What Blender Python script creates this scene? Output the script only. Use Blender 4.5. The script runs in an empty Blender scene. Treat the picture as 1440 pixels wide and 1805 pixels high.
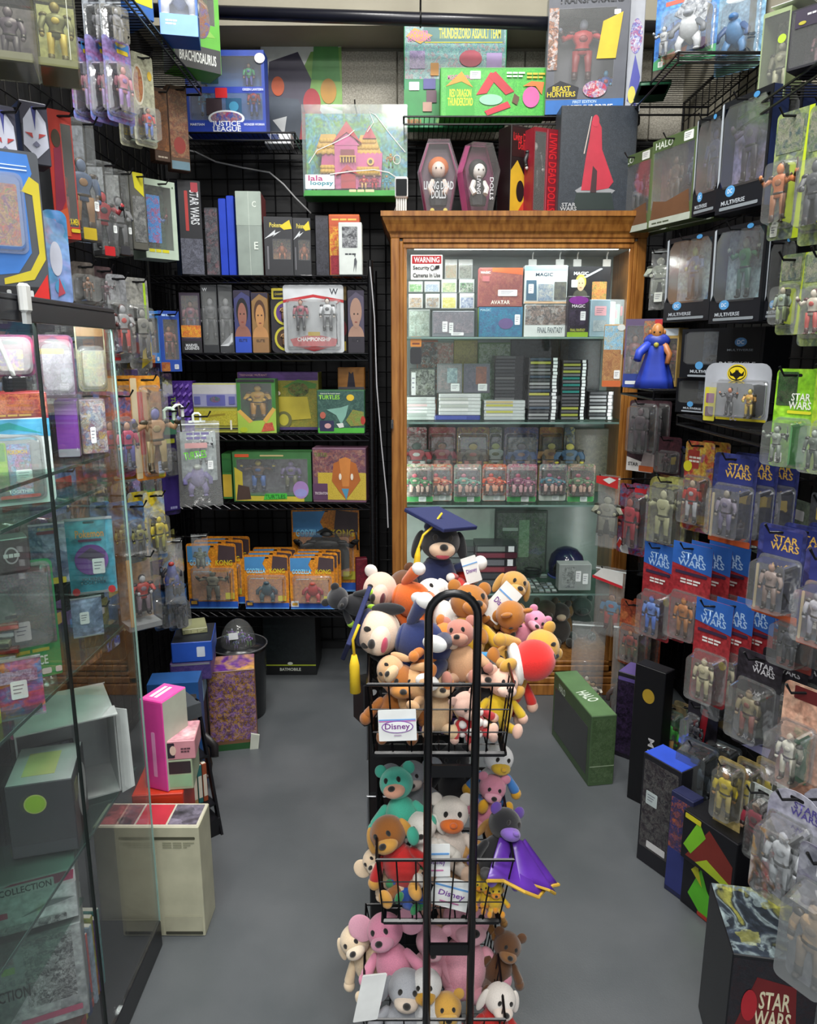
import bpy, math, random
from mathutils import Vector, Matrix
rnd = random.Random(7)
PI = math.pi
R_ = math.radians
SC = bpy.context.scene
COL = SC.collection

# ------------------------------------------------------------------ camera
F, CX, CY, PITCH, EYE = 1303.0, 720.0, 902.5, R_(12.1), 1.6
cam_data = bpy.data.cameras.new('camera')
cam_data.sensor_fit = 'HORIZONTAL'
cam_data.sensor_width = 36.0
cam_data.lens = 36.0 * F / 1440.0
cam_data.clip_start = 0.05
cam = bpy.data.objects.new('camera', cam_data)
cam.location = (0, 0, EYE)
cam.rotation_euler = (PI / 2 - PITCH, 0, 0)
COL.objects.link(cam)
SC.camera = cam
# ------------------------------------------------------------------ world, exposure
w = bpy.data.worlds.new('shop_ambient'); SC.world = w; w.use_nodes = True
w.node_tree.nodes['Background'].inputs[0].default_value = (0.93, 0.97, 1.0, 1)
w.node_tree.nodes['Background'].inputs[1].default_value = 0.8
SC.view_settings.view_transform = 'Standard'
SC.view_settings.look = 'None'
SC.view_settings.gamma = 1
SC.view_settings.use_curve_mapping = False
SC.view_settings.exposure = 0.2
LIGHT_W = 50.0

# ------------------------------------------------------------------ camera rays -> points in the room
cP, sP = math.cos(PITCH), math.sin(PITCH)
def ray(px, py):
    u, v = (px - CX) / F, (CY - py) / F
    return Vector((u, cP + v * sP, -sP + v * cP))
EYEV = Vector((0, 0, EYE))
def hitY(px, py, y): d = ray(px, py); return EYEV + d * (y / d.y)
def hitX(px, py, x): d = ray(px, py); return EYEV + d * (x / d.x)
def hitZ(px, py, z): d = ray(px, py); return EYEV + d * ((z - EYE) / d.z)
def hitP(px, py, c, n):
    d = ray(px, py)
    return EYEV + d * ((c - EYEV).dot(n) / d.dot(n))

# ------------------------------------------------------------------ materials
def hexc(h):
    h = h.lstrip('#')
    if len(h) == 3: h = ''.join(c * 2 for c in h)
    out = []
    for i in (0, 2, 4):
        c = int(h[i:i + 2], 16) / 255
        out.append(c / 12.92 if c <= 0.04045 else ((c + 0.055) / 1.055) ** 2.4)
    return (out[0], out[1], out[2], 1)
MC = {}
def newmat(name):
    m = bpy.data.materials.new(name); m.use_nodes = True
    nt = m.node_tree
    for n in list(nt.nodes):
        if n.type != 'OUTPUT_MATERIAL': nt.nodes.remove(n)
    return m, nt, nt.nodes['Material Output']
def nd(nt, t, **kw):
    n = nt.nodes.new(t)
    for k, v in kw.items(): setattr(n, k, v)
    return n
def bump(nt, scale, strength, dist=0.002, coord='Object', detail=2):
    tc = nd(nt, 'ShaderNodeTexCoord'); no = nd(nt, 'ShaderNodeTexNoise')
    no.inputs['Scale'].default_value = scale; no.inputs['Detail'].default_value = detail
    nt.links.new(tc.outputs[coord], no.inputs['Vector'])
    b = nd(nt, 'ShaderNodeBump'); b.inputs['Strength'].default_value = strength; b.inputs['Distance'].default_value = dist
    nt.links.new(no.outputs['Fac'], b.inputs['Height'])
    return b
def M(h, rough=0.42, metal=0.0, var=0.07, bmp=0, scale=14, sheen=0):
    """printed card, plastic, paint: one colour with slight mottling"""
    k = ('M', h, rough, metal, var, bmp, scale, sheen)
    if k in MC: return MC[k]
    m, nt, out = newmat('paint_' + h.strip('#'))
    p = nd(nt, 'ShaderNodeBsdfPrincipled')
    c = hexc(h)
    tc = nd(nt, 'ShaderNodeTexCoord'); no = nd(nt, 'ShaderNodeTexNoise'); no.inputs['Scale'].default_value = scale
    no.inputs['Detail'].default_value = 3
    nt.links.new(tc.outputs['Object'], no.inputs['Vector'])
    rp = nd(nt, 'ShaderNodeValToRGB')
    rp.color_ramp.elements[0].position = .3; rp.color_ramp.elements[1].position = .7
    rp.color_ramp.elements[0].color = tuple(x * (1 - var * 2) for x in c[:3]) + (1,)
    rp.color_ramp.elements[1].color = tuple(min(1, x * (1 + var)) for x in c[:3]) + (1,)
    nt.links.new(no.outputs['Fac'], rp.inputs['Fac'])
    nt.links.new(rp.outputs['Color'], p.inputs['Base Color'])
    p.inputs['Roughness'].default_value = rough; p.inputs['Metallic'].default_value = metal
    if sheen: p.inputs['Sheen Weight'].default_value = sheen
    if bmp:
        b = bump(nt, 60 if not sheen else 55, bmp, 0.003)
        nt.links.new(b.outputs['Normal'], p.inputs['Normal'])
    nt.links.new(p.outputs['BSDF'], out.inputs['Surface'])
    MC[k] = m
    return m
def ART(cols, scale=22, seed=0, rough=0.3):
    """busy printed artwork: warped patches in the given ink colours"""
    cols = cols.split() if isinstance(cols, str) else list(cols)
    scale = scale * 1.7
    k = ('A', tuple(cols), scale, seed, rough)
    if k in MC: return MC[k]
    m, nt, out = newmat('printed_art')
    p = nd(nt, 'ShaderNodeBsdfPrincipled'); p.inputs['Roughness'].default_value = rough
    tc = nd(nt, 'ShaderNodeTexCoord'); mp = nd(nt, 'ShaderNodeMapping')
    mp.inputs['Location'].default_value = (seed * 1.37, seed * .71, seed * .93)
    nt.links.new(tc.outputs['Object'], mp.inputs['Vector'])
    no = nd(nt, 'ShaderNodeTexNoise'); no.inputs['Scale'].default_value = scale * .7; no.inputs['Detail'].default_value = 5
    nt.links.new(mp.outputs['Vector'], no.inputs['Vector'])
    mx = nd(nt, 'ShaderNodeVectorMath', operation='SCALE'); mx.inputs['Scale'].default_value = 3.2 / scale
    nt.links.new(no.outputs['Color'], mx.inputs[0])
    ad = nd(nt, 'ShaderNodeVectorMath', operation='ADD')
    nt.links.new(mp.outputs['Vector'], ad.inputs[0]); nt.links.new(mx.outputs[0], ad.inputs[1])
    vo = nd(nt, 'ShaderNodeTexVoronoi'); vo.inputs['Scale'].default_value = scale
    nt.links.new(ad.outputs[0], vo.inputs['Vector'])
    sp = nd(nt, 'ShaderNodeSeparateColor'); nt.links.new(vo.outputs['Color'], sp.inputs['Color'])
    rp = nd(nt, 'ShaderNodeValToRGB'); rp.color_ramp.interpolation = 'CONSTANT'
    els = rp.color_ramp.elements
    els[0].color = hexc(cols[0]); els[0].position = 0
    els[1].color = hexc(cols[-1]); els[1].position = 1 - 1 / len(cols)
    for i, c in enumerate(cols[1:-1], 1):
        e = els.new(i / len(cols)); e.color = hexc(c)
    nt.links.new(sp.outputs[0], rp.inputs['Fac'])
    n3 = nd(nt, 'ShaderNodeTexNoise'); n3.inputs['Scale'].default_value = scale * .55; n3.inputs['Detail'].default_value = 4; n3.inputs['Distortion'].default_value = 2.2
    nt.links.new(mp.outputs['Vector'], n3.inputs['Vector'])
    m3 = nd(nt, 'ShaderNodeMapRange'); m3.inputs['From Min'].default_value = .32; m3.inputs['From Max'].default_value = .68
    nt.links.new(n3.outputs['Fac'], m3.inputs['Value'])
    rq = nd(nt, 'ShaderNodeValToRGB'); eq = rq.color_ramp.elements
    eq[0].color = hexc(cols[-1]); eq[1].color = hexc(cols[0])
    for i, c in enumerate(cols[::-1][1:-1], 1):
        e = eq.new(i / (len(cols) - 1)); e.color = hexc(c)
    nt.links.new(m3.outputs[0], rq.inputs['Fac'])
    mc = nd(nt, 'ShaderNodeMix', data_type='RGBA'); mc.inputs[0].default_value = .62
    nt.links.new(rp.outputs['Color'], mc.inputs[6]); nt.links.new(rq.outputs['Color'], mc.inputs[7])
    n2 = nd(nt, 'ShaderNodeTexNoise'); n2.inputs['Scale'].default_value = scale * 5; n2.inputs['Detail'].default_value = 2
    nt.links.new(mp.outputs['Vector'], n2.inputs['Vector'])
    hs = nd(nt, 'ShaderNodeHueSaturation'); mr = nd(nt, 'ShaderNodeMapRange')
    mr.inputs['From Min'].default_value = .3; mr.inputs['From Max'].default_value = .7
    mr.inputs['To Min'].default_value = .65; mr.inputs['To Max'].default_value = 1.25
    nt.links.new(n2.outputs['Fac'], mr.inputs['Value']); nt.links.new(mr.outputs[0], hs.inputs['Value'])
    nt.links.new(mc.outputs[2], hs.inputs['Color'])
    nt.links.new(hs.outputs['Color'], p.inputs['Base Color'])
    nt.links.new(p.outputs['BSDF'], out.inputs['Surface'])
    MC[k] = m
    return m
def CLEAR(kind='blister', tint='fff'):
    """thin clear plastic or glass: see-through with a fresnel gloss and a little haze"""
    k = ('C', kind, tint)
    if k in MC: return MC[k]
    gl, haze, rough, bs, bsc = {'blister': (.2, .065, .08, .28, 17), 'bag': (.26, .13, .16, .9, 38),
                                'glass': (.07, .004, .015, 0, 1), 'acrylic': (.10, .05, .12, .1, 9),
                                'cling': (.10, .02, .08, .5, 30)}[kind]
    m, nt, out = newmat('clear_' + kind)
    tr = nd(nt, 'ShaderNodeBsdfTransparent'); tr.inputs[0].default_value = hexc(tint)
    g = nd(nt, 'ShaderNodeBsdfGlossy'); g.inputs['Roughness'].default_value = rough
    df = nd(nt, 'ShaderNodeBsdfDiffuse'); df.inputs[0].default_value = (.9, .93, .92, 1)
    fr = nd(nt, 'ShaderNodeFresnel'); fr.inputs['IOR'].default_value = 1.45
    if bs:
        b = bump(nt, bsc, bs, .01)
        for x in (g, fr): nt.links.new(b.outputs['Normal'], x.inputs['Normal'])
    ma = nd(nt, 'ShaderNodeMath', operation='MULTIPLY_ADD'); ma.inputs[1].default_value = {'glass': .26, 'acrylic': .3, 'bag': .55}.get(kind, .6); ma.inputs[2].default_value = gl * .2
    ma.use_clamp = True
    nt.links.new(fr.outputs[0], ma.inputs[0])
    m1 = nd(nt, 'ShaderNodeMixShader'); m1.inputs[0].default_value = haze
    nt.links.new(tr.outputs[0], m1.inputs[1]); nt.links.new(df.outputs[0], m1.inputs[2])
    m2 = nd(nt, 'ShaderNodeMixShader')
    nt.links.new(ma.outputs[0], m2.inputs[0]); nt.links.new(m1.outputs[0], m2.inputs[1]); nt.links.new(g.outputs[0], m2.inputs[2])
    nt.links.new(m2.outputs[0], out.inputs['Surface'])
    MC[k] = m
    return m
def EMIT(h, s):
    k = ('E', h, s)
    if k in MC: return MC[k]
    m, nt, out = newmat('lit_diffuser')
    e = nd(nt, 'ShaderNodeEmission'); e.inputs[0].default_value = hexc(h); e.inputs[1].default_value = s
    nt.links.new(e.outputs[0], out.inputs['Surface']); MC[k] = m
    return m
def WOOD():
    if 'wood' in MC: return MC['wood']
    m, nt, out = newmat('honey_oak')
    p = nd(nt, 'ShaderNodeBsdfPrincipled'); p.inputs['Roughness'].default_value = .33
    tc = nd(nt, 'ShaderNodeTexCoord'); mp = nd(nt, 'ShaderNodeMapping'); mp.inputs['Scale'].default_value = (22, 22, 2.2)
    nt.links.new(tc.outputs['Object'], mp.inputs[0])
    no = nd(nt, 'ShaderNodeTexNoise'); no.inputs['Scale'].default_value = 2.4; no.inputs['Detail'].default_value = 6
    nt.links.new(mp.outputs[0], no.inputs['Vector'])
    rp = nd(nt, 'ShaderNodeValToRGB'); e = rp.color_ramp.elements
    e[0].position = .3; e[0].color = hexc('744418'); e[1].position = .72; e[1].color = hexc('a87234')
    nt.links.new(no.outputs['Fac'], rp.inputs[0]); nt.links.new(rp.outputs[0], p.inputs['Base Color'])
    b = nd(nt, 'ShaderNodeBump'); b.inputs['Strength'].default_value = .12; nt.links.new(no.outputs['Fac'], b.inputs['Height'])
    nt.links.new(b.outputs[0], p.inputs['Normal'])
    nt.links.new(p.outputs[0], out.inputs[0]); MC['wood'] = m
    return m
def SURF(key, c0, c1, scale, rough, bs=0, bscale=80, fine=0):
    if key in MC: return MC[key]
    m, nt, out = newmat(key)
    p = nd(nt, 'ShaderNodeBsdfPrincipled'); p.inputs['Roughness'].default_value = rough
    tc = nd(nt, 'ShaderNodeTexCoord'); no = nd(nt, 'ShaderNodeTexNoise'); no.inputs['Scale'].default_value = scale; no.inputs['Detail'].default_value = 5
    nt.links.new(tc.outputs['Object'], no.inputs['Vector'])
    rp = nd(nt, 'ShaderNodeValToRGB'); e = rp.color_ramp.elements
    e[0].position = .35; e[0].color = hexc(c0); e[1].position = .65; e[1].color = hexc(c1)
    nt.links.new(no.outputs['Fac'], rp.inputs[0]); nt.links.new(rp.outputs[0], p.inputs['Base Color'])
    if bs:
        b = bump(nt, bscale, bs, .004); nt.links.new(b.outputs[0], p.inputs['Normal'])
    nt.links.new(p.outputs[0], out.inputs[0]); MC[key] = m
    return m
BLK = M('0d0d10', .38, var=.1)
BLKM = M('101013', .3, .3)
WHT = M('e6e8e6', .4)
PRICE = M('e9edf0', .5)

# ------------------------------------------------------------------ mesh building
class G:
    def __init__(s): s.v = []; s.f = []; s.m = []
    def add(s, vs, fs, mi=0):
        o = len(s.v); s.v += [tuple(v) for v in vs]
        for i, f in enumerate(fs):
            s.f.append(tuple(o + k for k in f)); s.m.append(mi[i] if isinstance(mi, (list, tuple)) else mi)
        return s
    def box(s, x0, x1, y0, y1, z0, z1, mi=0):
        vs = [(x, y, z) for x in (x0, x1) for y in (y0, y1) for z in (z0, z1)]
        # faces: left, right, front(-y), back, bottom, top
        fs = [(0, 1, 3, 2), (4, 6, 7, 5), (0, 4, 5, 1), (2, 3, 7, 6), (0, 2, 6, 4), (1, 5, 7, 3)]
        return s.add(vs, fs, mi)
    def cbox(s, x0, x1, y0, y1, z0, z1, c=.002, front=0, side=0, top=0, mi=0):
        """box with chamfered edges; separate slots for the front, the sides and the top"""
        c = min(c, (x1 - x0) * .3, (y1 - y0) * .3, (z1 - z0) * .3)
        X, Y, Z = (x0, x1), (y0, y1), (z0, z1)
        vs = []; idx = {}
        for i in (0, 1):
            for j in (0, 1):
                for k in (0, 1):
                    sx, sy, sz = (c, -c)[i], (c, -c)[j], (c, -c)[k]
                    for ax in range(3):
                        p = [X[i] + sx, Y[j] + sy, Z[k] + sz]
                        p[ax] = (X[i], Y[j], Z[k])[ax]
                        idx[(i, j, k, ax)] = len(vs); vs.append(p)
        fs = []; ms = []
        def q(a, mm): fs.append(a); ms.append(mm)
        I = idx
        q((I[0,0,0,0], I[0,0,1,0], I[0,1,1,0], I[0,1,0,0]), side or mi); q((I[1,0,0,0], I[1,1,0,0], I[1,1,1,0], I[1,0,1,0]), side or mi)
        q((I[0,0,0,1], I[1,0,0,1], I[1,0,1,1], I[0,0,1,1]), front or mi); q((I[0,1,0,1], I[0,1,1,1], I[1,1,1,1], I[1,1,0,1]), mi)
        q((I[0,0,0,2], I[0,1,0,2], I[1,1,0,2], I[1,0,0,2]), mi); q((I[0,0,1,2], I[1,0,1,2], I[1,1,1,2], I[0,1,1,2]), top or mi)
        for a in (0, 1):
            for b in (0, 1):
                q((I[a,b,0,0], I[a,b,1,0], I[a,b,1,1], I[a,b,0,1]), mi)
                q((I[a,0,b,0], I[a,1,b,0], I[a,1,b,2], I[a,0,b,2]), mi)
                q((I[0,a,b,1], I[1,a,b,1], I[1,a,b,2], I[0,a,b,2]), mi)
                for d in (0, 1): q((I[a,b,d,0], I[a,b,d,1], I[a,b,d,2]), mi)
        return s.add(vs, fs, ms)
    def prism(s, pts, y0, y1, mi=0, shrink=None, caps=(1, 1)):
        """polygon in x,z swept from y0 to y1 (shrink scales the y0 end about its centre)"""
        n = len(pts)
        cx = sum(p[0] for p in pts) / n; cz = sum(p[1] for p in pts) / n
        k = shrink or 1
        a = [(cx + (p[0] - cx) * k, y0, cz + (p[1] - cz) * k) for p in pts]; b = [(p[0], y1, p[1]) for p in pts]
        fs = [(i, (i + 1) % n, n + (i + 1) % n, n + i) for i in range(n)]
        if caps[0]: fs.append(tuple(range(n))[::-1])
        if caps[1]: fs.append(tuple(range(n, 2 * n)))
        return s.add(a + b, fs, mi)
    def frame(s, x0, x1, z0, z1, ix0, ix1, iz0, iz1, y0, y1, mi=0):
        o = [(x0, z0), (x1, z0), (x1, z1), (x0, z1)]; i_ = [(ix0, iz0), (ix1, iz0), (ix1, iz1), (ix0, iz1)]
        vs = [(x, y0, z) for x, z in o] + [(x, y0, z) for x, z in i_] + [(x, y1, z) for x, z in o] + [(x, y1, z) for x, z in i_]
        fs = []
        for k in range(4):
            j = (k + 1) % 4
            fs += [(k, j, 4 + j, 4 + k), (8 + k, 12 + k, 12 + j, 8 + j), (k, 8 + k, 8 + j, j), (4 + k, 4 + j, 12 + j, 12 + k)]
        return s.add(vs, fs, mi)
    def tube(s, path, r, n=6, closed=False, mi=0, caps=True):
        path = [Vector(p) for p in path]; N = len(path); vs = []
        up = Vector((0, 0, 1)); prev = None
        for i, p in enumerate(path):
            if closed: t = path[(i + 1) % N] - path[i - 1]
            else: t = path[min(i + 1, N - 1)] - path[max(i - 1, 0)]
            t.normalize()
            a = prev if prev is not None else (up if abs(t.z) < .9 else Vector((1, 0, 0)))
            a = a - t * a.dot(t)
            if a.length < 1e-6: a = Vector((0, 1, 0)) - t * t.y
            a.normalize(); b = t.cross(a); prev = a
            rr = r[i] if isinstance(r, (list, tuple)) else r
            vs += [p + (a * math.cos(2 * PI * k / n) + b * math.sin(2 * PI * k / n)) * rr for k in range(n)]
        fs = []
        for i in range(N if closed else N - 1):
            for k in range(n):
                j = (i + 1) % N
                fs.append((i * n + k, i * n + (k + 1) % n, j * n + (k + 1) % n, j * n + k))
        if not closed and caps: fs += [tuple(range(n))[::-1], tuple((N - 1) * n + k for k in range(n))]
        return s.add(vs, fs, mi)
    def bar(s, a, b, r, mi=0, n=4): return s.tube([a, b], r, n, mi=mi)
    def ell(s, c, r, nu=14, nv=9, mi=0, rot=None):
        vs = []; fs = []
        for j in range(nv + 1):
            th = PI * j / nv
            for i in range(nu):
                ph = 2 * PI * i / nu
                p = Vector((r[0] * math.sin(th) * math.cos(ph), r[1] * math.sin(th) * math.sin(ph), r[2] * math.cos(th)))
                if rot: p = rot @ p
                vs.append(p + Vector(c))
        for j in range(nv):
            for i in range(nu):
                a, b = j * nu + i, j * nu + (i + 1) % nu
                fs.append((a, a + nu, b + nu, b))
        return s.add(vs, fs, mi)
    def lathe(s, prof, n=24, c=(0, 0), mi=0):
        vs = [(c[0] + r * math.cos(2 * PI * k / n), c[1] + r * math.sin(2 * PI * k / n), z) for r, z in prof for k in range(n)]
        fs = []
        for j in range(len(prof) - 1):
            for k in range(n):
                a, b = j * n + k, j * n + (k + 1) % n
                fs.append((a, b, b + n, a + n))
        return s.add(vs, fs, mi)
    def loft(s, rings, mi=0):
        n = len(rings[0]); vs = [p for r in rings for p in r]; fs = []
        for j in range(len(rings) - 1):
            for k in range(n):
                a, b = j * n + k, j * n + (k + 1) % n
                fs.append((a, b, b + n, a + n))
        fs += [tuple(range(n))[::-1], tuple((len(rings) - 1) * n + k for k in range(n))]
        return s.add(vs, fs, mi)
    def mesh(s, name, smooth=False):
        me = bpy.data.meshes.new(name); me.from_pydata(s.v, [], s.f)
        me.polygons.foreach_set('material_index', s.m)
        if smooth: me.polygons.foreach_set('use_smooth', [True] * len(s.f))
        me.update(); return me
    def obj(s, name, mats, parent=None, smooth=False, loc=(0, 0, 0), rot=(0, 0, 0)):
        me = s.mesh(name, smooth)
        for m in (mats if isinstance(mats, (list, tuple)) else [mats]): me.materials.append(m)
        return link(name, me, parent, loc, rot)
def link(name, me, parent=None, loc=(0, 0, 0), rot=(0, 0, 0), scale=(1, 1, 1), mats=None):
    o = bpy.data.objects.new(name, me); COL.objects.link(o)
    o.parent = parent; o.location = loc; o.rotation_euler = rot; o.scale = scale
    if mats:
        for i, m in enumerate(mats):
            if i < len(o.material_slots): o.material_slots[i].link = 'OBJECT'; o.material_slots[i].material = m
    return o
def tag(o, label, cat, group=None):
    o['label'] = label; o['category'] = cat
    if group: o['group'] = group
    return o
def thing(name, label, cat, loc=(0, 0, 0), a=0.0, group=None, rot=None):
    o = bpy.data.objects.new(name, None); o.empty_display_size = .02
    COL.objects.link(o); o.location = loc; o.rotation_euler = rot or (0, 0, a)
    return tag(o, label, cat, group)
def struct(o):
    o['kind'] = 'structure'; return o
ORD = ('first', 'second', 'third', 'fourth', 'fifth', 'sixth', 'seventh', 'eighth', 'ninth', 'tenth', 'eleventh', 'twelfth', 'thirteenth', 'fourteenth', 'fifteenth', 'sixteenth', 'seventeenth', 'eighteenth', 'nineteenth', 'twentieth')
def dup(o, off, parent=None, label=None):
    c = o.copy(); COL.objects.link(c); c.parent = parent
    if parent is None: c.location = o.location + Vector(off)
    if label: c['label'] = label
    for ch in list(o.children): dup(ch, off, c)
    return c
def rrect(x0, x1, z0, z1, r, n=4):
    r = min(r, (x1 - x0) * .49, (z1 - z0) * .49); pts = []
    for cx, cz, a0 in ((x1 - r, z1 - r, 0), (x0 + r, z1 - r, 90), (x0 + r, z0 + r, 180), (x1 - r, z0 + r, 270)):
        for k in range(n + 1):
            a = R_(a0 + 90 * k / n); pts.append((cx + r * math.cos(a), cz + r * math.sin(a)))
    return pts
# ------------------------------------------------------------------ lettering
TX = {}
def textmesh(s, bold=.018, shear=0.0):
    k = (s, bold, shear)
    if k in TX: return TX[k]
    cu = bpy.data.curves.new('lettering', 'FONT'); cu.body = s; cu.resolution_u = 2; cu.offset = bold; cu.shear = shear
    cu.align_x = 'CENTER'; cu.space_line = .78
    o = bpy.data.objects.new('lettering', cu); COL.objects.link(o)
    dg = bpy.context.evaluated_depsgraph_get()
    me = bpy.data.meshes.new_from_object(o.evaluated_get(dg))
    bpy.data.objects.remove(o); bpy.data.curves.remove(cu)
    vs = me.vertices
    xs = [v.co.x for v in vs]; ys = [v.co.y for v in vs]
    if not xs: TX[k] = None; return None
    cx, cy, sx, sy = (min(xs) + max(xs)) / 2, (min(ys) + max(ys)) / 2, max(max(xs) - min(xs), 1e-4), max(max(ys) - min(ys), 1e-4)
    for v in vs: v.co = ((v.co.x - cx) / sx, 0, (v.co.y - cy) / sy)
    me.materials.clear(); me.materials.append(None); me.update()
    TX[k] = me
    return me
def letter(s, parent, x, y, z, w, h, h_col, roll=0, bold=.018, rz=0, rx=0, rough=.4, shear=0.0):
    me = textmesh(s, bold, shear)
    if not me: return
    return link('lettering', me, parent, (x, y, z), (rx, roll, rz), (w, 1, h), [M(h_col, rough)])

# ================================================================== generic toy shapes
def ring(cx, cy, z, rx, ry, n=8): return [(cx + rx * math.cos(2 * PI * k / n), cy + ry * math.sin(2 * PI * k / n), z) for k in range(n)]
def limb(g, pts, mi, n=7): g.tube([p[0] for p in pts], [p[1] for p in pts], n, mi=mi)
def humanoid(arms):
    g = G()
    for s in (-1, 1):
        limb(g, [((s * .085, 0, .50), .075), ((s * .10, -.01, .27), .055), ((s * .105, .01, .06), .04), ((s * .105, 0, .02), .045)], 2)
        g.ell((s * .11, -.04, .025), (.048, .09, .03), 8, 5, 3)
        limb(g, [((s * .105, .005, .16), .056), ((s * .105, .005, .03), .05)], 3)
        g.ell((s * .175, 0, .80), (.075, .07, .05), 8, 5, 3)
        sh = (s * .17, 0, .78)
        if arms == 0: el, ha = (s * .23, .01, .62), (s * .22, -.05, .46)
        elif arms == 1: el, ha = (s * .30, -.02, .70), (s * .36, -.10, .84)
        else: el, ha = (s * .25, -.04, .62), (s * .14, -.16, .60)
        limb(g, [(sh, .062), (el, .05), (ha, .036)], 1)
        mid_ = tuple((el[k] + ha[k]) / 2 for k in range(3)); limb(g, [(mid_, .05), (tuple(mid_[k] + (ha[k] - mid_[k]) * .8 for k in range(3)), .045)], 3)
        g.ell(ha, (.04, .04, .045), 8, 5, 0)
    g.loft([ring(0, 0, .44, .13, .085), ring(0, 0, .52, .12, .085), ring(0, 0, .60, .11, .075), ring(0, -.01, .72, .17, .10), ring(0, 0, .80, .17, .085), ring(0, 0, .84, .07, .055)], 1)
    limb(g, [((0, 0, .82), .045), ((0, 0, .88), .04)], 0, 8)
    g.ell((0, -.01, .93), (.075, .085, .095), 12, 8, 0)
    g.ell((0, .018, .955), (.084, .085, .09), 12, 7, 3)
    g.loft([ring(0, 0, .50, .127, .092), ring(0, 0, .54, .122, .092)], 3)
    g.ell((0, -.085, .70), (.07, .03, .06), 10, 6, 2)
    if arms == 1: limb(g, [((.38, -.12, .62), .012), ((.36, -.12, 1.05), .014)], 3)
    if arms == 2: g.prism([(-.2, .06), (.2, .06), (.17, .8), (-.17, .8)], .075, .095, 3)
    return g.mesh('figure', True)
def creature():
    g = G()
    limb(g, [((0, .35, .22), .02), ((0, .18, .30), .07), ((0, 0, .42), .17), ((0, -.08, .62), .16), ((0, -.12, .78), .10)], 0, 10)
    g.ell((0, -.20, .84), (.09, .13, .085), 10, 7, 1)
    for s in (-1, 1):
        limb(g, [((s * .10, .02, .40), .09), ((s * .16, -.06, .20), .065), ((s * .15, -.02, .03), .05)], 0); g.ell((s * .15, -.07, .03), (.06, .09, .03), 8, 5, 0)
        limb(g, [((s * .13, -.1, .66), .07), ((s * .26, -.14, .50), .055), ((s * .26, -.22, .36), .05)], 2)
    for k in range(5): g.prism([(-.012, .5 + k * .08), (.012, .5 + k * .08), (0, .60 + k * .08)], .12 - k * .03, .14 - k * .03, 2)
    return g.mesh('figure', True)
def vehicle():
    g = G()
    g.prism([(-.5, .12), (.5, .12), (.48, .26), (.28, .30), (.16, .44), (-.2, .46), (-.34, .30), (-.49, .26)], -.16, .16, 0)
    g.prism([(.26, .31), (.15, .42), (-.18, .44), (-.30, .31)], -.165, .165, 1)
    for x in (-.3, .32):
        for s in (-1, 1):
            g.prism([(x + .11 * math.cos(2 * PI * k / 12), .11 + .11 * math.sin(2 * PI * k / 12)) for k in range(12)], s * .17 - .03, s * .17 + .03, 2)
    return g.mesh('figure')
FIG = {0: humanoid(0), 1: humanoid(1), 2: humanoid(2), 'c': creature(), 'v': vehicle()}
for me in FIG.values():
    for k in range(4): me.materials.append(None)
def shade(h):
    h = h if len(h) == 6 else ''.join(c * 2 for c in h)
    return ''.join('%02x' % int(int(h[i:i + 2], 16) * .42) for i in (0, 2, 4))
def figure(parent, x, y, z, h, cols, pose=0, wide=1.0, rz=0, depth=None, roll=0):
    """a small figure, its three colours skin or head / torso / legs"""
    o = link('figure', FIG[pose], parent, (x, y, z), (0, roll, rz), (h * wide, min(h, (depth or h * .5) * 2.0), h), [M(c, .45) for c in cols.split()] + [M(shade(cols.split()[2]), .4)])
    return o

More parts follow.
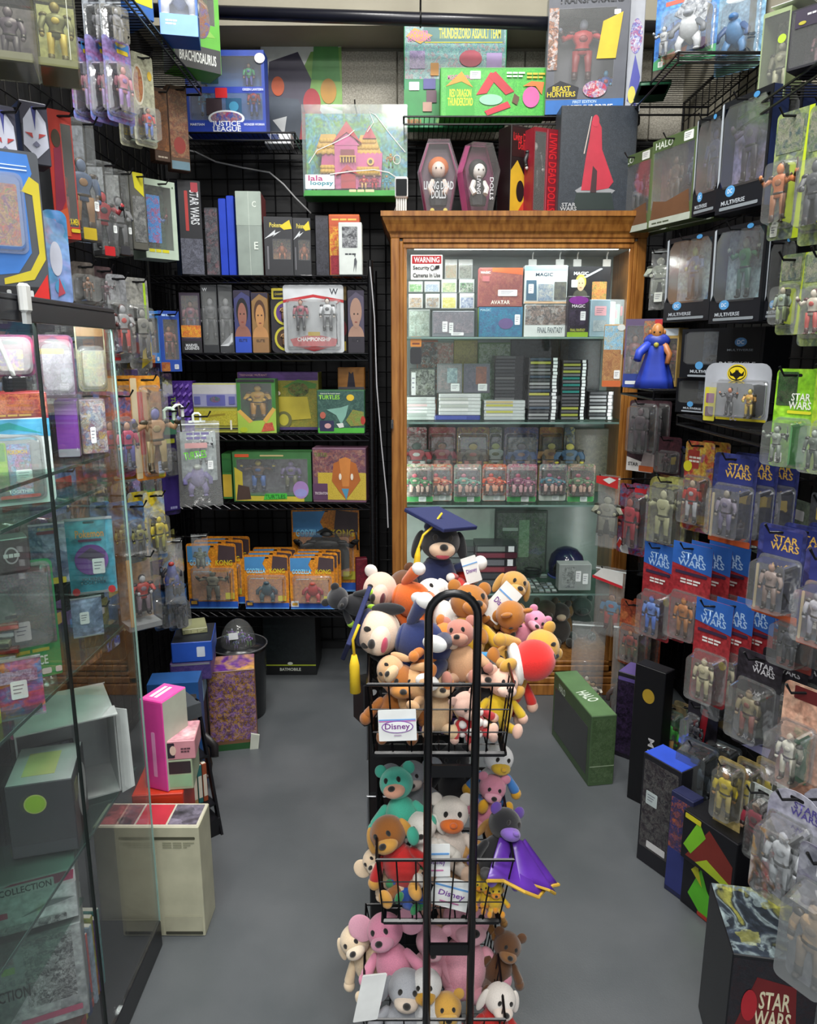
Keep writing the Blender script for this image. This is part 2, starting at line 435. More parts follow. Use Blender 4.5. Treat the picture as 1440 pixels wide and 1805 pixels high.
# ================================================================== placing a printed face in the room
def place(R, pl):
    """R = left, right, top, bottom of the face; pl = (axis, distance, base z or None, yaw in degrees)"""
    x0, x1, y0, y1 = R
    ax, dist, z, a = pl; a = R_(a)
    pc, qc = (x0 + x1) / 2, (y0 + y1) / 2
    if ax == 'Y': c = hitY(pc, qc, dist)
    elif ax == 'X': c = hitX(pc, qc, dist)
    else: c = hitZ(pc, y1, dist); z = dist
    n = Vector((math.sin(a), -math.cos(a), 0))
    L, Rr = hitP(x0, qc, c, n), hitP(x1, qc, c, n)
    top, bot = hitP(pc, y0, c, n), hitP(pc, y1, c, n)
    mid = (L + Rr) / 2; w_ = (Rr - L).length
    zb = z if z is not None else bot.z
    return Vector((mid.x, mid.y, zb)), w_, top.z - zb, a
def decals(t, w, h, dec, y=-.0006):
    """flat print on a face: letters, panels, discs, portraits, price stickers; positions are fractions of the face"""
    for i, dd in enumerate(dec):
        k = dd[0]; yy = y - i * .00045
        if k == 't':
            _, s, cx, cz, ww, hh, c = dd[:7]
            letter(s, t, (cx - .5) * w, yy, cz * h, ww * w, hh * h, c, roll=R_(dd[7]) if len(dd) > 7 else 0)
        elif k == 'tv':     # lettering that runs down a spine
            _, s, cx, cz, ww, hh, c = dd[:7]
            letter(s, t, (cx - .5) * w, yy, cz * h, hh * h, ww * w, c, roll=PI / 2)
        elif k == 'r' or k == 's':
            _, cx, cz, ww, hh, c = dd[:6]
            g = G(); x, z = (cx - .5) * w, cz * h
            g.prism(rrect(x - ww * w / 2, x + ww * w / 2, z - hh * h / 2, z + hh * h / 2, .002, 1), yy, yy + .0005)
            o = g.obj('price_sticker' if k == 's' else 'printed_panel', (ART(c, 40, i) if ' ' in c else M(c)), t)
            if k == 's':
                for q in range(3):
                    G().box(x - ww * w * .36, x + ww * w * (.3 - .1 * q), yy - .0003, yy - .0001, z + hh * h * (.22 - .2 * q), z + hh * h * (.27 - .2 * q)).obj('price_line', M('667'), o)
        elif k == 'b':      # lines of print too small to read
            _, cx, cz, ww, hh, c = dd[:6]
            n = max(1, dd[6] if len(dd) > 6 else 2)
            for q in range(n):
                x, z = (cx - .5) * w, (cz + hh * (.5 - (q + .5) / n)) * h
                for (u0, u1) in ((-.5, -.22), (-.17, .1), (.15, .5 - .12 * q)):
                    G().box(x + u0 * ww * w, x + u1 * ww * w, yy, yy + .0004, z - hh * h * .28 / n, z + hh * h * .28 / n).obj('small_print', M(c), t)
        elif k == 'e':
            _, cx, cz, ww, hh, c = dd[:6]
            x, z = (cx - .5) * w, cz * h
            G().prism([(x + ww * w / 2 * math.cos(2 * PI * q / 24), z + hh * h / 2 * math.sin(2 * PI * q / 24)) for q in range(24)], yy, yy + .0004).obj('printed_disc', ART(c, 40, i) if ' ' in c else M(c), t)
        elif k == 'p':
            _, pts, c = dd
            G().prism([((p[0] - .5) * w, p[1] * h) for p in pts], yy, yy + .0004).obj('printed_shape', ART(c, 40, i) if ' ' in c else M(c), t)
        elif k == 'head':   # a plain painted portrait: hair, face, shoulders
            _, cx, cz, ww, hh, skin, hair, shirt = dd
            x, z = (cx - .5) * w, cz * h; a, b = ww * w / 2, hh * h / 2
            def blob(nm, ex, ez, ra, rb, col, q): G().prism([(x + ex * a + ra * a * math.cos(2 * PI * u / 20), z + ez * b + rb * b * math.sin(2 * PI * u / 20)) for u in range(20)], yy - q * .0003, yy - q * .0003 + .0002).obj(nm, M(col), t)
            blob('printed_shoulders', 0, -.95, 1.0, .62, shirt, 0); blob('printed_hair', 0, .32, .72, .66, hair, 1); blob('printed_face', 0, .12, .54, .62, skin, 2)
            for s in (-1, 1): blob('printed_eye', s * .22, .2, .09, .045, '2a1c18', 3)
            blob('printed_mouth', 0, -.2, .18, .035, '7a3b33', 3)
def carton(label, R, pl, d, body, dec=(), art=None, side=None, top=None, name='toy_carton', cat='box', group=None, tilt=0, sdec=None):
    loc, w, h, a = place(R, pl)
    t = thing(name, label, cat, loc, a, group, rot=(R_(tilt), 0, a) if tilt else None)
    mats = [M(body)]; fi = si = ti = 0
    if art: mats.append(art); fi = 1
    if side: mats.append(side if not isinstance(side, str) else M(side)); si = len(mats) - 1
    if top: mats.append(top if not isinstance(top, str) else M(top)); ti = len(mats) - 1
    G().cbox(-w / 2, w / 2, 0, d, 0, h, .0022, fi, si, ti).obj('carton', mats, t)
    # the tuck flap on top
    G().box(-w / 2 + .004, w / 2 - .004, .003, d * .55, h, h + .0009).obj('flap', mats[ti] if ti else mats[0], t)
    decals(t, w, h, dec)
    t['w'] = w; t['h'] = h
    return t
def winbox(label, R, pl, d, body, win, back, figs=(), dec=(), side=None, name='boxed_figure', cat='toy box', group=None, tilt=0, tint='fff', shape=None):
    """carton with a clear window: win = x0,x1,z0,z1 as fractions; figs = (x, z0, height, colours, pose, wide)"""
    loc, w, h, a = place(R, pl)
    t = thing(name, label, cat, loc, a, group, rot=(R_(tilt), 0, a) if tilt else None)
    x0, x1 = -w / 2, w / 2
    ix0, ix1, iz0, iz1 = (win[0] - .5) * w, (win[1] - .5) * w, win[2] * h, win[3] * h
    g = G(); c = .0015
    mats = [M(body)] + ([side if not isinstance(side, str) else M(side)] if side else [])
    si = 1 if side else 0
    g.frame(x0, x1, 0, h, ix0, ix1, iz0, iz1, 0, .003)
    for A in ((x0, x0 + c), (x1 - c, x1)): g.box(A[0], A[1], .003, d, 0, h, si)
    g.box(x0 + c, x1 - c, .003, d, 0, c); g.box(x0 + c, x1 - c, .003, d, h - c, h); g.box(x0, x1, d, d + .0015, 0, h)
    g.obj('carton', mats, t)
    G().prism(shape and [((p[0] - .5) * w, p[1] * h) for p in shape] or rrect(ix0 - .002, ix1 + .002, iz0 - .002, iz1 + .002, .006), -.0004, .0012).obj('window', CLEAR('acrylic', tint), t)
    G().box(x0 + .003, x1 - .003, d * .86, d * .86 + .0015, .003, h - .003).obj('backing', back, t)
    G().box(ix0, ix1, .004, d * .84, max(iz0 - .012, .002), iz0 - .002).obj('tray', mats[0], t)
    for q in figs:
        fx, fz, fh, cols = q[:4]; pose = q[4] if len(q) > 4 else 0; wd = q[5] if len(q) > 5 else 1
        figure(t, (fx - .5) * w, d * .5, fz * h, fh * h, cols, pose, wd, depth=d * .8)
    decals(t, w, h, dec)
    t['w'] = w; t['h'] = h
    return t
def blister(label, R, pl, card, bub, bd, figs=(), dec=(), art=None, name='blister_pack', cat='toy pack', group=None, r=.012, hole=True, bubr=.014, tilt=0, roll=0, tint='fff', shrink=.9):
    """printed card with a clear bubble: bub = x0,x1,z0,z1 fractions, bd = bubble depth"""
    loc, w, h, a = place(R, pl)
    t = thing(name, label, cat, loc, a, group, rot=(R_(tilt), R_(roll), a))
    G().prism(rrect(-w / 2, w / 2, 0, h, r), 0, .0016).obj('backing_card', art or M(card), t)
    if hole:
        G().prism(rrect(-.014, .014, h - .018, h - .011, .003, 2), -.0005, .0018).obj('hang_slot', BLK, t)
    bx0, bx1, bz0, bz1 = (bub[0] - .5) * w, (bub[1] - .5) * w, bub[2] * h, bub[3] * h
    pts = rrect(bx0, bx1, bz0, bz1, bubr)
    g = G(); g.prism(pts, -bd, -.001, 0, shrink, (1, 0))
    lip = rrect(bx0 - .004, bx1 + .004, bz0 - .004, bz1 + .004, bubr)
    g.prism(lip, -.002, -.0008, 0)
    g.obj('bubble', CLEAR('blister', tint), t)
    for q in figs:
        fx, fz, fh, cols = q[:4]; pose = q[4] if len(q) > 4 else 0; wd = q[5] if len(q) > 5 else 1
        figure(t, (fx - .5) * w, -bd * .5, fz * h, fh * h, cols, pose, wd, depth=bd * .85)
    decals(t, w, h, dec)
    t['w'] = w; t['h'] = h
    return t
def sheet_bag(g, w, h, d, seed, bottom=.25, nx=9, nz=12):
    """a soft clear bag: two wrinkled skins pinched at the sides and the top"""
    r = random.Random(seed)
    for s in (-1, 1):
        vs = []
        for j in range(nz + 1):
            v = j / nz
            for i in range(nx + 1):
                u = i / nx
                bul = (math.sin(PI * u) ** .6) * (math.sin(PI * min(1, v / .95 + .04)) ** .5 if v < .97 else 0) * (1.15 - .75 * v)
                wob = r.uniform(-.07, .07)
                vs.append(((u - .5) * w * (1 - .04 * math.sin(PI * v)), s * d * .5 * max(0, bul + wob * bul), v * h + r.uniform(-.004, .004)))
        fs = [(j * (nx + 1) + i, j * (nx + 1) + i + 1, (j + 1) * (nx + 1) + i + 1, (j + 1) * (nx + 1) + i) for j in range(nz) for i in range(nx)]
        g.add(vs, fs)
    return g
def zipbag(label, R, pl, d, figs, dec=(), zipc='dfe6e6', name='clear_bag', cat='bag', group=None, tilt=0, seed=1, insert=None, hanger=False):
    loc, w, h, a = place(R, pl)
    t = thing(name, label, cat, loc, a, group, rot=(R_(tilt), 0, a))
    sheet_bag(G(), w, h, d, seed).obj('bag_film', CLEAR('bag'), t, True)
    G().box(-w / 2, w / 2, -.001, .001, h * .955, h * .97).obj('zip_strip', M(zipc), t)
    if insert: G().prism(rrect(-w * .4, w * .4, h * .3, h * .88, .004), .001, .002).obj('insert_card', insert, t)
    for q in figs:
        fx, fz, fh, cols = q[:4]; pose = q[4] if len(q) > 4 else 0; wd = q[5] if len(q) > 5 else 1
        figure(t, (fx - .5) * w, -d * .05, fz * h, fh * h, cols, pose, wd, depth=d * .55, roll=q[6] if len(q) > 6 else 0)
    decals(t, w, h, dec, y=-d * .5 - .001)
    if hanger:
        g = G(); zc = h + .012
        g.tube([(x * .013, 0, zc + z * .016) for x, z in ((-1, -1), (-1, .6), (-.5, 1), (.5, 1), (1, .6), (1, -1))], .0045, 6)
        g.box(-.03, .03, -.002, .002, h - .006, h + .002)
        g.obj('plastic_hanger', M('e4ece8', .35), t)
    t['w'] = w; t['h'] = h
    return t
# ------------------------------------------------------------------ peg hooks on the grid walls
XR, XL, YB = 1.27, -1.17, 3.80
HOOKG = {'R': 'peg hooks on the wall beside the oak cabinet', 'L': 'peg hooks on the wall above the glass case', 'B': 'peg hooks on the back wall'}
HOOKL = {'R': 'thin black wire peg hook on the grid wall next to the oak cabinet', 'L': 'thin black wire peg hook on the grid wall above the glass case', 'B': 'thin black wire peg hook on the back grid wall'}
def hook(p, wall, reach=.03):
    g = G()
    if wall == 'B':
        q = Vector((p.x, YB - .004, p.z)); e = Vector((p.x, p.y - reach, p.z)); tip = e + Vector((0, -.012, .02))
        plate = (p.x - .018, p.x + .018, YB - .008, YB - .003, p.z - .016, p.z + .016)
    else:
        s = 1 if wall == 'R' else -1; xw = XR if s > 0 else XL
        q = Vector((xw - s * .004, p.y, p.z)); e = Vector((p.x - s * reach, p.y, p.z)); tip = e + Vector((-s * .012, 0, .02))
        plate = (min(xw - s * .008, xw - s * .003), max(xw - s * .008, xw - s * .003), p.y - .018, p.y + .018, p.z - .016, p.z + .016)
    o = p.copy()
    t = thing('peg_hook', HOOKL[wall], 'hook', q, 0, HOOKG[wall])
    g.tube([(q - q), (e - q), (tip - q)], .0032, 6); g.obj('prong', BLKM, t)
    G().box(plate[0] - q.x, plate[1] - q.x, plate[2] - q.y, plate[3] - q.y, plate[4] - q.z, plate[5] - q.z).obj('back_plate', BLKM, t)
    return t
def hang(t, wall, n=0, step=None, bd=.04, group=None):
    """hang a finished pack on a peg hook, with n more of the same behind it"""
    s = step or bd + .008
    top = t.location + Vector((0, 0, t['h'] - .0145))
    hook(top, wall)
    if n:
        t['group'] = group or (t['label'] + ' packs')
        d = {'R': (1, 0, 0), 'L': (-1, 0, 0), 'B': (0, 1, 0)}[wall]
        words = t['label'].replace(',', '').split()[:12]
        while words[-1] in ('a', 'an', 'the', 'and', 'with', 'of', 'on', 'in', 'at', 'its', 'beside', 'under', 'behind', 'to', 'by', 'next', 'from', 'first', 'upper', 'lower', 'big', 'white'): words.pop()
        for k in range(1, n + 1): dup(t, Vector(d) * s * k, None, ' '.join(words) + ', %s on its hook' % ORD[k])
    return t

# ================================================================== the room
FLOORM = SURF('grey_painted_concrete', '494d50', '56595c', 3.0, .34, .06, 220)
BLACKW = SURF('black_painted_wall', '08080b', '0e0e12', 5, .6)
CREAM = SURF('cream_painted_wall', '8f8a7a', '999484', 4, .7)
PANELM = SURF('speckled_grey_acoustic_panel', '8f8b80', 'b8b3a6', 150, .8, .6, 160)
Y0, Y1, ZC = -2.2, 3.85, 4.3
G().box(-1.6, 1.7, Y0, Y1 + .1, -.1, 0).obj('floor', FLOORM)['kind'] = 'structure'
G().box(-1.6, 1.7, Y0, Y1 + .1, ZC, ZC + .1).obj('ceiling', CREAM)['kind'] = 'structure'
wb = struct(G().box(-1.6, 1.7, Y1, Y1 + .1, 0, 2.60).obj('wall_back', BLACKW))
up = G().box(-1.6, 1.7, Y1 + .01, Y1 + .1, 2.60, ZC).obj('wall_back_upper', CREAM); struct(up)
for i, (xa, xb) in enumerate(((-1.25, -.655), (-.65, -.055), (-.05, .545), (.55, 1.145), (1.15, 1.4))):   # acoustic panels, each its own board
    G().cbox(xa, xb, Y1 - .016, Y1 + .009, 2.602, 2.985, .004).obj('acoustic_panel', PANELM, up)
struct(G().box(-1.3, -1.2, .2, Y1, 0, ZC).obj('wall_left', BLACKW))
struct(G().box(1.3, 1.4, .2, Y1, 0, 2.42).obj('wall_right', BLACKW))
struct(G().box(1.3, 1.4, .2, Y1, 2.42, ZC).obj('wall_right_upper', CREAM))
struct(G().box(-1.2, 1.3, 3.6, Y1, 3.0, ZC).obj('trim_soffit', CREAM))
# water pipe under the soffit
t = thing('ceiling_pipe', 'long dark navy pipe running under the cream soffit', 'pipe', (0, 3.45, 2.97))
pa, pb = hitY(360, 21, 3.45), hitY(1170, 49, 3.45)
dx = (pb - pa) / (pb.x - pa.x); pa = pa + dx * (-1.2 - pa.x); pb = pb + dx * (1.3 - pb.x)
o0 = Vector((0, 3.45, 2.97))
G().tube([pa - o0, pb - o0], .026, 14).obj('pipe', M('14151f', .3), t, True)
for k in (.12, .5, .85):
    p = pa.lerp(pb, k) - o0
    G().tube([(p.x, p.y + .028 * math.cos(u), p.z + .028 * math.sin(u)) for u in [2 * PI * q / 12 for q in range(12)]], .004, 5, True).bar((p.x, p.y, p.z + .028), (p.x, p.y, ZC - o0.z), .004).obj('pipe_clamp', BLKM, t)
# ceiling lights (above the frame)
for i, (x, y) in enumerate(((-.55, 1.9), (.6, 1.9), (0, .7), (-.75, -1.15), (.75, -1.15), (0, -2.0))):
    t = thing('ceiling_light', 'flat white fluorescent ceiling panel above the aisle', 'light', (x, y, ZC - .03), 0, 'ceiling panels above the aisle')
    G().frame(-.3, .3, -.3, .3, -.28, .28, -.28, .28, -.012, .03).obj('light_frame', WHT, t, rot=(PI / 2, 0, 0))
    G().box(-.28, .28, -.28, .28, .004, .01).obj('diffuser', EMIT('ffffff', 3.0), t)
    ld = bpy.data.lights.new('tube_light', 'AREA'); ld.shape = 'RECTANGLE'; ld.size = .56; ld.size_y = .56
    ld.energy = LIGHT_W; ld.color = (1.0, .985, .95)
    lo = bpy.data.objects.new('tube_light', ld); COL.objects.link(lo); lo.parent = t; lo.location = (0, 0, -.014)

# ------------------------------------------------------------------ grid walls
def gridwall(label, loc, rz, width, z0, z1, pitch=.0762):
    t = thing('grid_wall', label, 'grid wall', loc, rz)
    g = G(); n = int(width / pitch)
    for i in range(n + 1): g.bar((i * pitch, 0, z0), (i * pitch, 0, z1), .0026)
    g.obj('upright_wires', BLKM, t)
    g = G()
    for j in range(int((z1 - z0) / pitch) + 1): g.bar((0, -.005, z0 + j * pitch), (n * pitch, -.005, z0 + j * pitch), .0026)
    g.obj('cross_wires', BLKM, t)
    g = G()
    for x in (0, n * pitch): g.bar((x, 0, z0 - .02), (x, 0, z1), .006, n=6)
    for z in (z0, z1): g.bar((0, 0, z), (n * pitch, 0, z), .006, n=6)
    g.obj('rim', BLKM, t)
gridwall('black wire grid wall behind the wire shelving and the oak cabinet', (-1.18, YB + .03, 0), 0, 2.44, .06, 2.58)
gridwall('black wire grid wall on the side with the glass case', (XL - .012, .7, 0), PI / 2, 3.05, .06, 2.74)
gridwall('black wire grid wall on the side next to the oak cabinet', (XR + .012, 3.76, 0), -PI / 2, 3.05, .06, 2.74)

# ------------------------------------------------------------------ wire ledges
def wire_ledge(label, x0, x1, y0, y1, z, along='y', pitch=.022, lip=.03, brackets=True):
    """a wire shelf hung on a grid wall: rim, cross wires, raised lip"""
    t = thing('wire_shelf', label, 'shelf', ((x0 + x1) / 2, (y0 + y1) / 2, z))
    hx, hy = (x1 - x0) / 2, (y1 - y0) / 2
    g = G()
    if along == 'y':
        n = int((y1 - y0) / pitch)
        for i in range(n + 1): g.bar((-hx, -hy + i * pitch, -.004), (hx, -hy + i * pitch, -.004), .0017)
    else:
        n = int((x1 - x0) / pitch)
        for i in range(n + 1): g.bar((-hx + i * pitch, -hy, -.004), (-hx + i * pitch, hy, -.004), .0017)
    g.obj('deck_wires', BLKM, t)
    g = G()
    for zz in (-.006, -.006 - lip):
        g.tube([(-hx, -hy, zz), (hx, -hy, zz), (hx, hy, zz), (-hx, hy, zz)], .0042, 6, True)
    for x, y in ((-hx, -hy), (hx, -hy), (hx, hy), (-hx, hy)): g.bar((x, y, -.006), (x, y, -.006 - lip), .004)
    g.obj('rim', BLKM, t)
    return t
wire_ledge('black wire shelf high above the hanging packs, a green dinosaur box on it', -1.165, -.85, 2.35, 3.32, 2.672)
wire_ledge('black wire shelf high on the back wall under the blue hero box', -1.1, -.49, 3.46, 3.80, hitY(420, 236, 3.5).z, 'x')
ZTR = hitY(840, 208, 3.46).z
wire_ledge('black wire shelf high on the back wall under the green robot boxes', -.02, .98, 3.42, 3.80, ZTR, 'x')
wire_ledge('black wire shelf jutting out above the green window boxes', .93, 1.262, 2.82, 3.40, 2.62)
wire_ledge('black wire shelf under the tall clear boxes with lime discs', 1.0, 1.262, 1.85, 2.44, 2.30)
wire_ledge('black narrow shelf under the caped blue figure', .86, 1.262, 2.62, 3.02, hitY(1125, 684, 2.7).z)
wire_ledge('black shelf under the stacked black vehicle boxes', .92, 1.262, 1.72, 2.54, 1.40)

# ------------------------------------------------------------------ the five-tier wire shelving unit
SX0, SX1, SY0, SY1 = -1.12, -.165, 3.32, 3.74
SZ = [hitY(560, y, SY0).z for y in (485, 622, 764, 886, 1076)]
t = thing('wire_shelving_unit', 'tall black wire shelving unit with five tiers against the back wall', 'shelving', ((SX0 + SX1) / 2, (SY0 + SY1) / 2, 0))
hx, hy = (SX1 - SX0) / 2, (SY1 - SY0) / 2
for sx in (-1, 1):
    for sy in (-1, 1):
        g = G(); g.tube([(sx * hx, sy * hy, 0), (sx * hx, sy * hy, SZ[0] + .06)], .0125, 10)
        for k in range(60): g.tube([(sx * hx, sy * hy, .1 + k * .03), (sx * hx, sy * hy, .106 + k * .03)], .0136, 10)
        g.obj('post', BLKM, t)
for z in SZ:
    g = G()
    for x in range(int(2 * hx / .024)): g.bar((-hx + .02 + x * .024, -hy, z - .004), (-hx + .02 + x * .024, hy, z - .004), .0018)
    for k in (-.5, 0, .5): g.bar((-hx, k * hy, z - .008), (hx, k * hy, z - .008), .003)
    sh = g.obj('shelf', BLKM, t)
    g = G()
    for y in (-hy, hy):
        g.bar((-hx, y, z - .003), (hx, y, z - .003), .0035, n=6); g.bar((-hx, y, z - .032), (hx, y, z - .032), .0035, n=6)
        n = 22
        for k in range(n):
            xa = -hx + 2 * hx * k / n; xb = xa + 2 * hx / n
            g.bar((xa, y, z - .004), (xb, y, z - .031), .0022)
    for x in (-hx, hx):
        g.bar((x, -hy, z - .003), (x, hy, z - .003), .0035); g.bar((x, -hy, z - .032), (x, hy, z - .032), .0035)
    g.obj('truss_edge', M('17171b', .25, .5), sh)

# ------------------------------------------------------------------ the oak display cabinet
CBX0, CBX1, CBY0, CBY1 = -.075, 1.005, 3.28, 3.74
CTOP = hitY(900, 372, CBY0 - .03).z
WD = WOOD()
CSZ = [hitY(880, y, CBY0 + .04).z for y in (594, 744, 890, 1046)]
ZB, ZT = .17, hitY(880, 438, CBY0).z
t = thing('display_cabinet', 'tall honey oak cabinet with a glass front and crown moulding', 'cabinet', ((CBX0 + CBX1) / 2, CBY0, 0))
ox, oy = (CBX0 + CBX1) / 2, CBY0
hw = (CBX1 - CBX0) / 2; dp = CBY1 - CBY0; sw = .068
CAB = t
for s in (-1, 1):
    G().cbox(min(s * hw, s * (hw - .02)), max(s * hw, s * (hw - .02)), .012, dp, 0, CTOP - .1, .002).obj('side_panel', WD, t)
g = G(); g.box(-hw + .02, hw - .02, dp - .012, dp, .02, CTOP - .1); g.obj('back_panel', M('7f8886', .25, var=.05), t)
g = G(); g.box(-hw + .02, hw - .02, .02, dp - .012, ZB - .03, ZB); g.obj('floor_panel', WD, t)
g = G(); g.box(-hw + .02, hw - .02, .02, dp - .012, ZT + .02, ZT + .04); g.obj('top_panel', M('8a8f90', .3), t)
for s in (-1, 1):     # stiles with a stepped moulding
    st = G().cbox(min(s * hw, s * (hw - sw * .55)), max(s * hw, s * (hw - sw * .55)), 0, .022, .02, CTOP - .1, .003).obj('stile', WD, t)
    a, b = sorted((s * (hw - sw * .52), s * (hw - sw * .78))); G().cbox(a, b, .004, .024, ZB, ZT + .03, .004).obj('moulding', WD, st)
    a, b = sorted((s * (hw - sw * .75), s * (hw - sw))); G().cbox(a, b, .009, .024, ZB, ZT + .02, .004).obj('moulding', WD, st)
rl = G().cbox(-hw, hw, -.002, .022, ZT + .045, CTOP - .085, .003).obj('top_rail', WD, t)
for i in range(2): G().cbox(-hw + .05, hw - .05, .003 + i * .005, .022, ZT + .022 - i * .022, ZT + .044 - i * .022, .004).obj('moulding', WD, rl)
g = G()     # crown moulding swept outwards
prof = [(0, -.10), (.004, -.085), (.012, -.075), (.022, -.05), (.030, -.035), (.034, -.022), (.040, -.02), (.040, 0)]
rings = []
for o_, z in prof: rings.append([(-hw - o_, -o_, CTOP + z), (hw + o_, -o_, CTOP + z), (hw + o_, dp, CTOP + z), (-hw - o_, dp, CTOP + z)])
g.loft(rings); g.obj('crown_moulding', WD, t)
br = G().cbox(-hw, hw, -.004, .022, .0, .055, .003).obj('base_rail', WD, t)
for i, (za, zb, yy) in enumerate(((.058, .09, 0), (.094, .115, .006), (.12, .15, .002), (.153, .172, .008))): G().cbox(-hw + (.05 if i > 1 else 0), hw - (.05 if i > 1 else 0), yy, .022, za, zb, .005).obj('moulding', WD, br)
for z in CSZ: G().box(-hw + .024, hw - .024, .035, dp - .03, z - .008, z).obj('glass_shelf', CLEAR('glass', 'cfe9de'), t)
for z in CSZ: G().box(-hw + .024, hw - .024, .0335, .0348, z - .008, z).obj('shelf_edge', M('7f9f97', .15), t)
dr = G().box(-hw + sw - .006, hw - sw + .006, .013, .017, ZB - .005, ZT + .005).obj('glass_door', CLEAR('glass'), t)
G().tube([(-hw + .004, -.004, 1.28), (-hw + .004, -.018, 1.28), (-hw + .004, -.02, 1.30), (-hw + .004, -.018, 1.315)], .006, 8).obj('door_lock', M('b9bcc0', .2, .9), t)
for (px, pz) in ((-.31, ZT), (.31, ZT)):
    ld = bpy.data.lights.new('strip_light', 'AREA'); ld.shape = 'RECTANGLE'; ld.size = .5; ld.size_y = .05; ld.energy = 2.2; ld.color = (.93, 1, .97)
    lo = bpy.data.objects.new('strip_light', ld); COL.objects.link(lo); lo.parent = t; lo.location = (px, .07, ZT + .004)
G().box(-hw + .1, hw - .1, .05, .09, ZT + .006, ZT + .018).obj('light_strip', EMIT('f4fff9', 5), t)
for s in (-1, 1):      # upright fill strips added behind the stiles to brighten the shelves
    ld = bpy.data.lights.new('strip_light', 'AREA'); ld.shape = 'RECTANGLE'; ld.size = .02; ld.size_y = 1.6; ld.energy = 1.8; ld.color = (.93, 1, .97)
    lo = bpy.data.objects.new('strip_light', ld); COL.objects.link(lo); lo.parent = t
    lo.location = (s * (hw - .035), .045, 1.1); lo.rotation_euler = (PI / 2 * 1.0, 0, R_(25) * s)
    G().box(-.006, .006, -.004, .0, -.85, .85).obj('added_upright_strip', M('dfe6e4'), t, loc=(s * (hw - .03), .035, 1.1))
# warning notice stuck to the glass
wl, ww_, wh_, _ = place((724, 780, 449, 493), ('Y', CBY0 + .010, None, 0))
t = thing('warning_sign', 'red and white security camera warning notice stuck on the cabinet glass', 'sign', wl)
G().prism(rrect(-ww_ / 2, ww_ / 2, 0, wh_, .003), 0, .0015).obj('sign_plate', WHT, t)
decals(t, ww_, wh_, (('r', .5, .8, .92, .32, 'b3161f'), ('t', 'WARNING', .5, .8, .8, .22, 'ffffff'), ('t', 'Security', .33, .46, .52, .2, '111111'), ('t', 'Cameras In Use', .5, .18, .86, .17, '111111'), ('e', .68, .47, .13, .2, '111111'), ('e', .68, .47, .09, .14, 'eeeeee'), ('p', ((.74, .4), (.9, .46), (.9, .58), (.78, .56)), '111111')))

# ------------------------------------------------------------------ the glass display case beside the aisle
GX, GXB, GY0, GY1, GZ = -.68, -1.14, .78, 1.75, 1.70
t = thing('glass_display_case', 'upright glass display case with a black top and card packs inside', 'display case', ((GX + GXB) / 2, (GY0 + GY1) / 2, 0))
CASE = t
cx, cy = (GX + GXB) / 2, (GY0 + GY1) / 2; ax, ay = (GX - GXB) / 2, (GY1 - GY0) / 2
G().cbox(-ax - .006, ax + .006, -ay - .006, ay + .006, GZ - .010, GZ, .002).obj('case_top', M('23242a', .3), t)
for nm, b in (('valance', (ax - .004, ax + .006, -ay - .006, ay + .006)), ('valance', (-ax, ax - .004, -ay - .006, -ay + .004)), ('valance', (-ax, ax - .004, ay - .004, ay + .006))): G().cbox(b[0], b[1], b[2], b[3], GZ - .046, GZ - .010, .002).obj(nm, M('23242a', .3), t)
G().cbox(-ax, ax, -ay, ay, 0, .08, .003).obj('case_base', M('1b1c20', .35), t)
G().box(-ax, -ax + .01, -ay, ay, .08, GZ - .038).obj('case_back', M('8a908e', .4), t)
jy = hitX(66, 600, GX).y - cy
for i, (ya, yb) in enumerate(((-ay + .002, jy - .0012), (jy + .0012, ay - .006))):
    G().box(ax - .005, ax, ya, yb, .082, GZ - .04).obj('glass_door', CLEAR('glass'), t)
G().box(ax - .006, ax + .001, jy - .0014, jy + .0014, .082, GZ - .04).obj('door_seal', M('0c1412', .3), t)
for y in (-ay, ay - .005): G().box(-ax + .01, ax - .006, y, y + .005, .08, GZ - .038).obj('glass_end', CLEAR('glass'), t)
G().box(ax - .02, ax - .008, -ay + .05, ay - .05, GZ - .014, GZ - .011).obj('light_strip', EMIT('f4fff9', 3), t)  # glowing strip added out of sight behind the valance
for ly in (-.25, .22):  # unseen fill lamps added to brighten the packs in the case
    ld = bpy.data.lights.new('strip_light', 'AREA'); ld.shape = 'RECTANGLE'; ld.size = .012; ld.size_y = .4; ld.energy = 3.6; ld.color = (.95, 1, .98)
    lo = bpy.data.objects.new('strip_light', ld); COL.objects.link(lo); lo.parent = t; lo.location = (ax - .016, ly, GZ - .0155); lo.rotation_euler = (0, R_(10), 0)
G().box(ax - .004, ax, ay - .005, ay - .001, .082, GZ - .04).obj('glass_edge', M('8fb0a6', .15), t)
GSZ = (.55, .94, 1.30, hitX(140, 794, -.80).z)
for z in GSZ:
    G().box(-ax + .012, ax - .03, -ay + .008, ay - .008, z - .007, z).obj('glass_shelf', CLEAR('glass', 'd9efe6'), t)
    G().box(ax - .0295, ax - .028, -ay + .008, ay - .008, z - .007, z).obj('shelf_edge', M('2f4a44', .15), t)

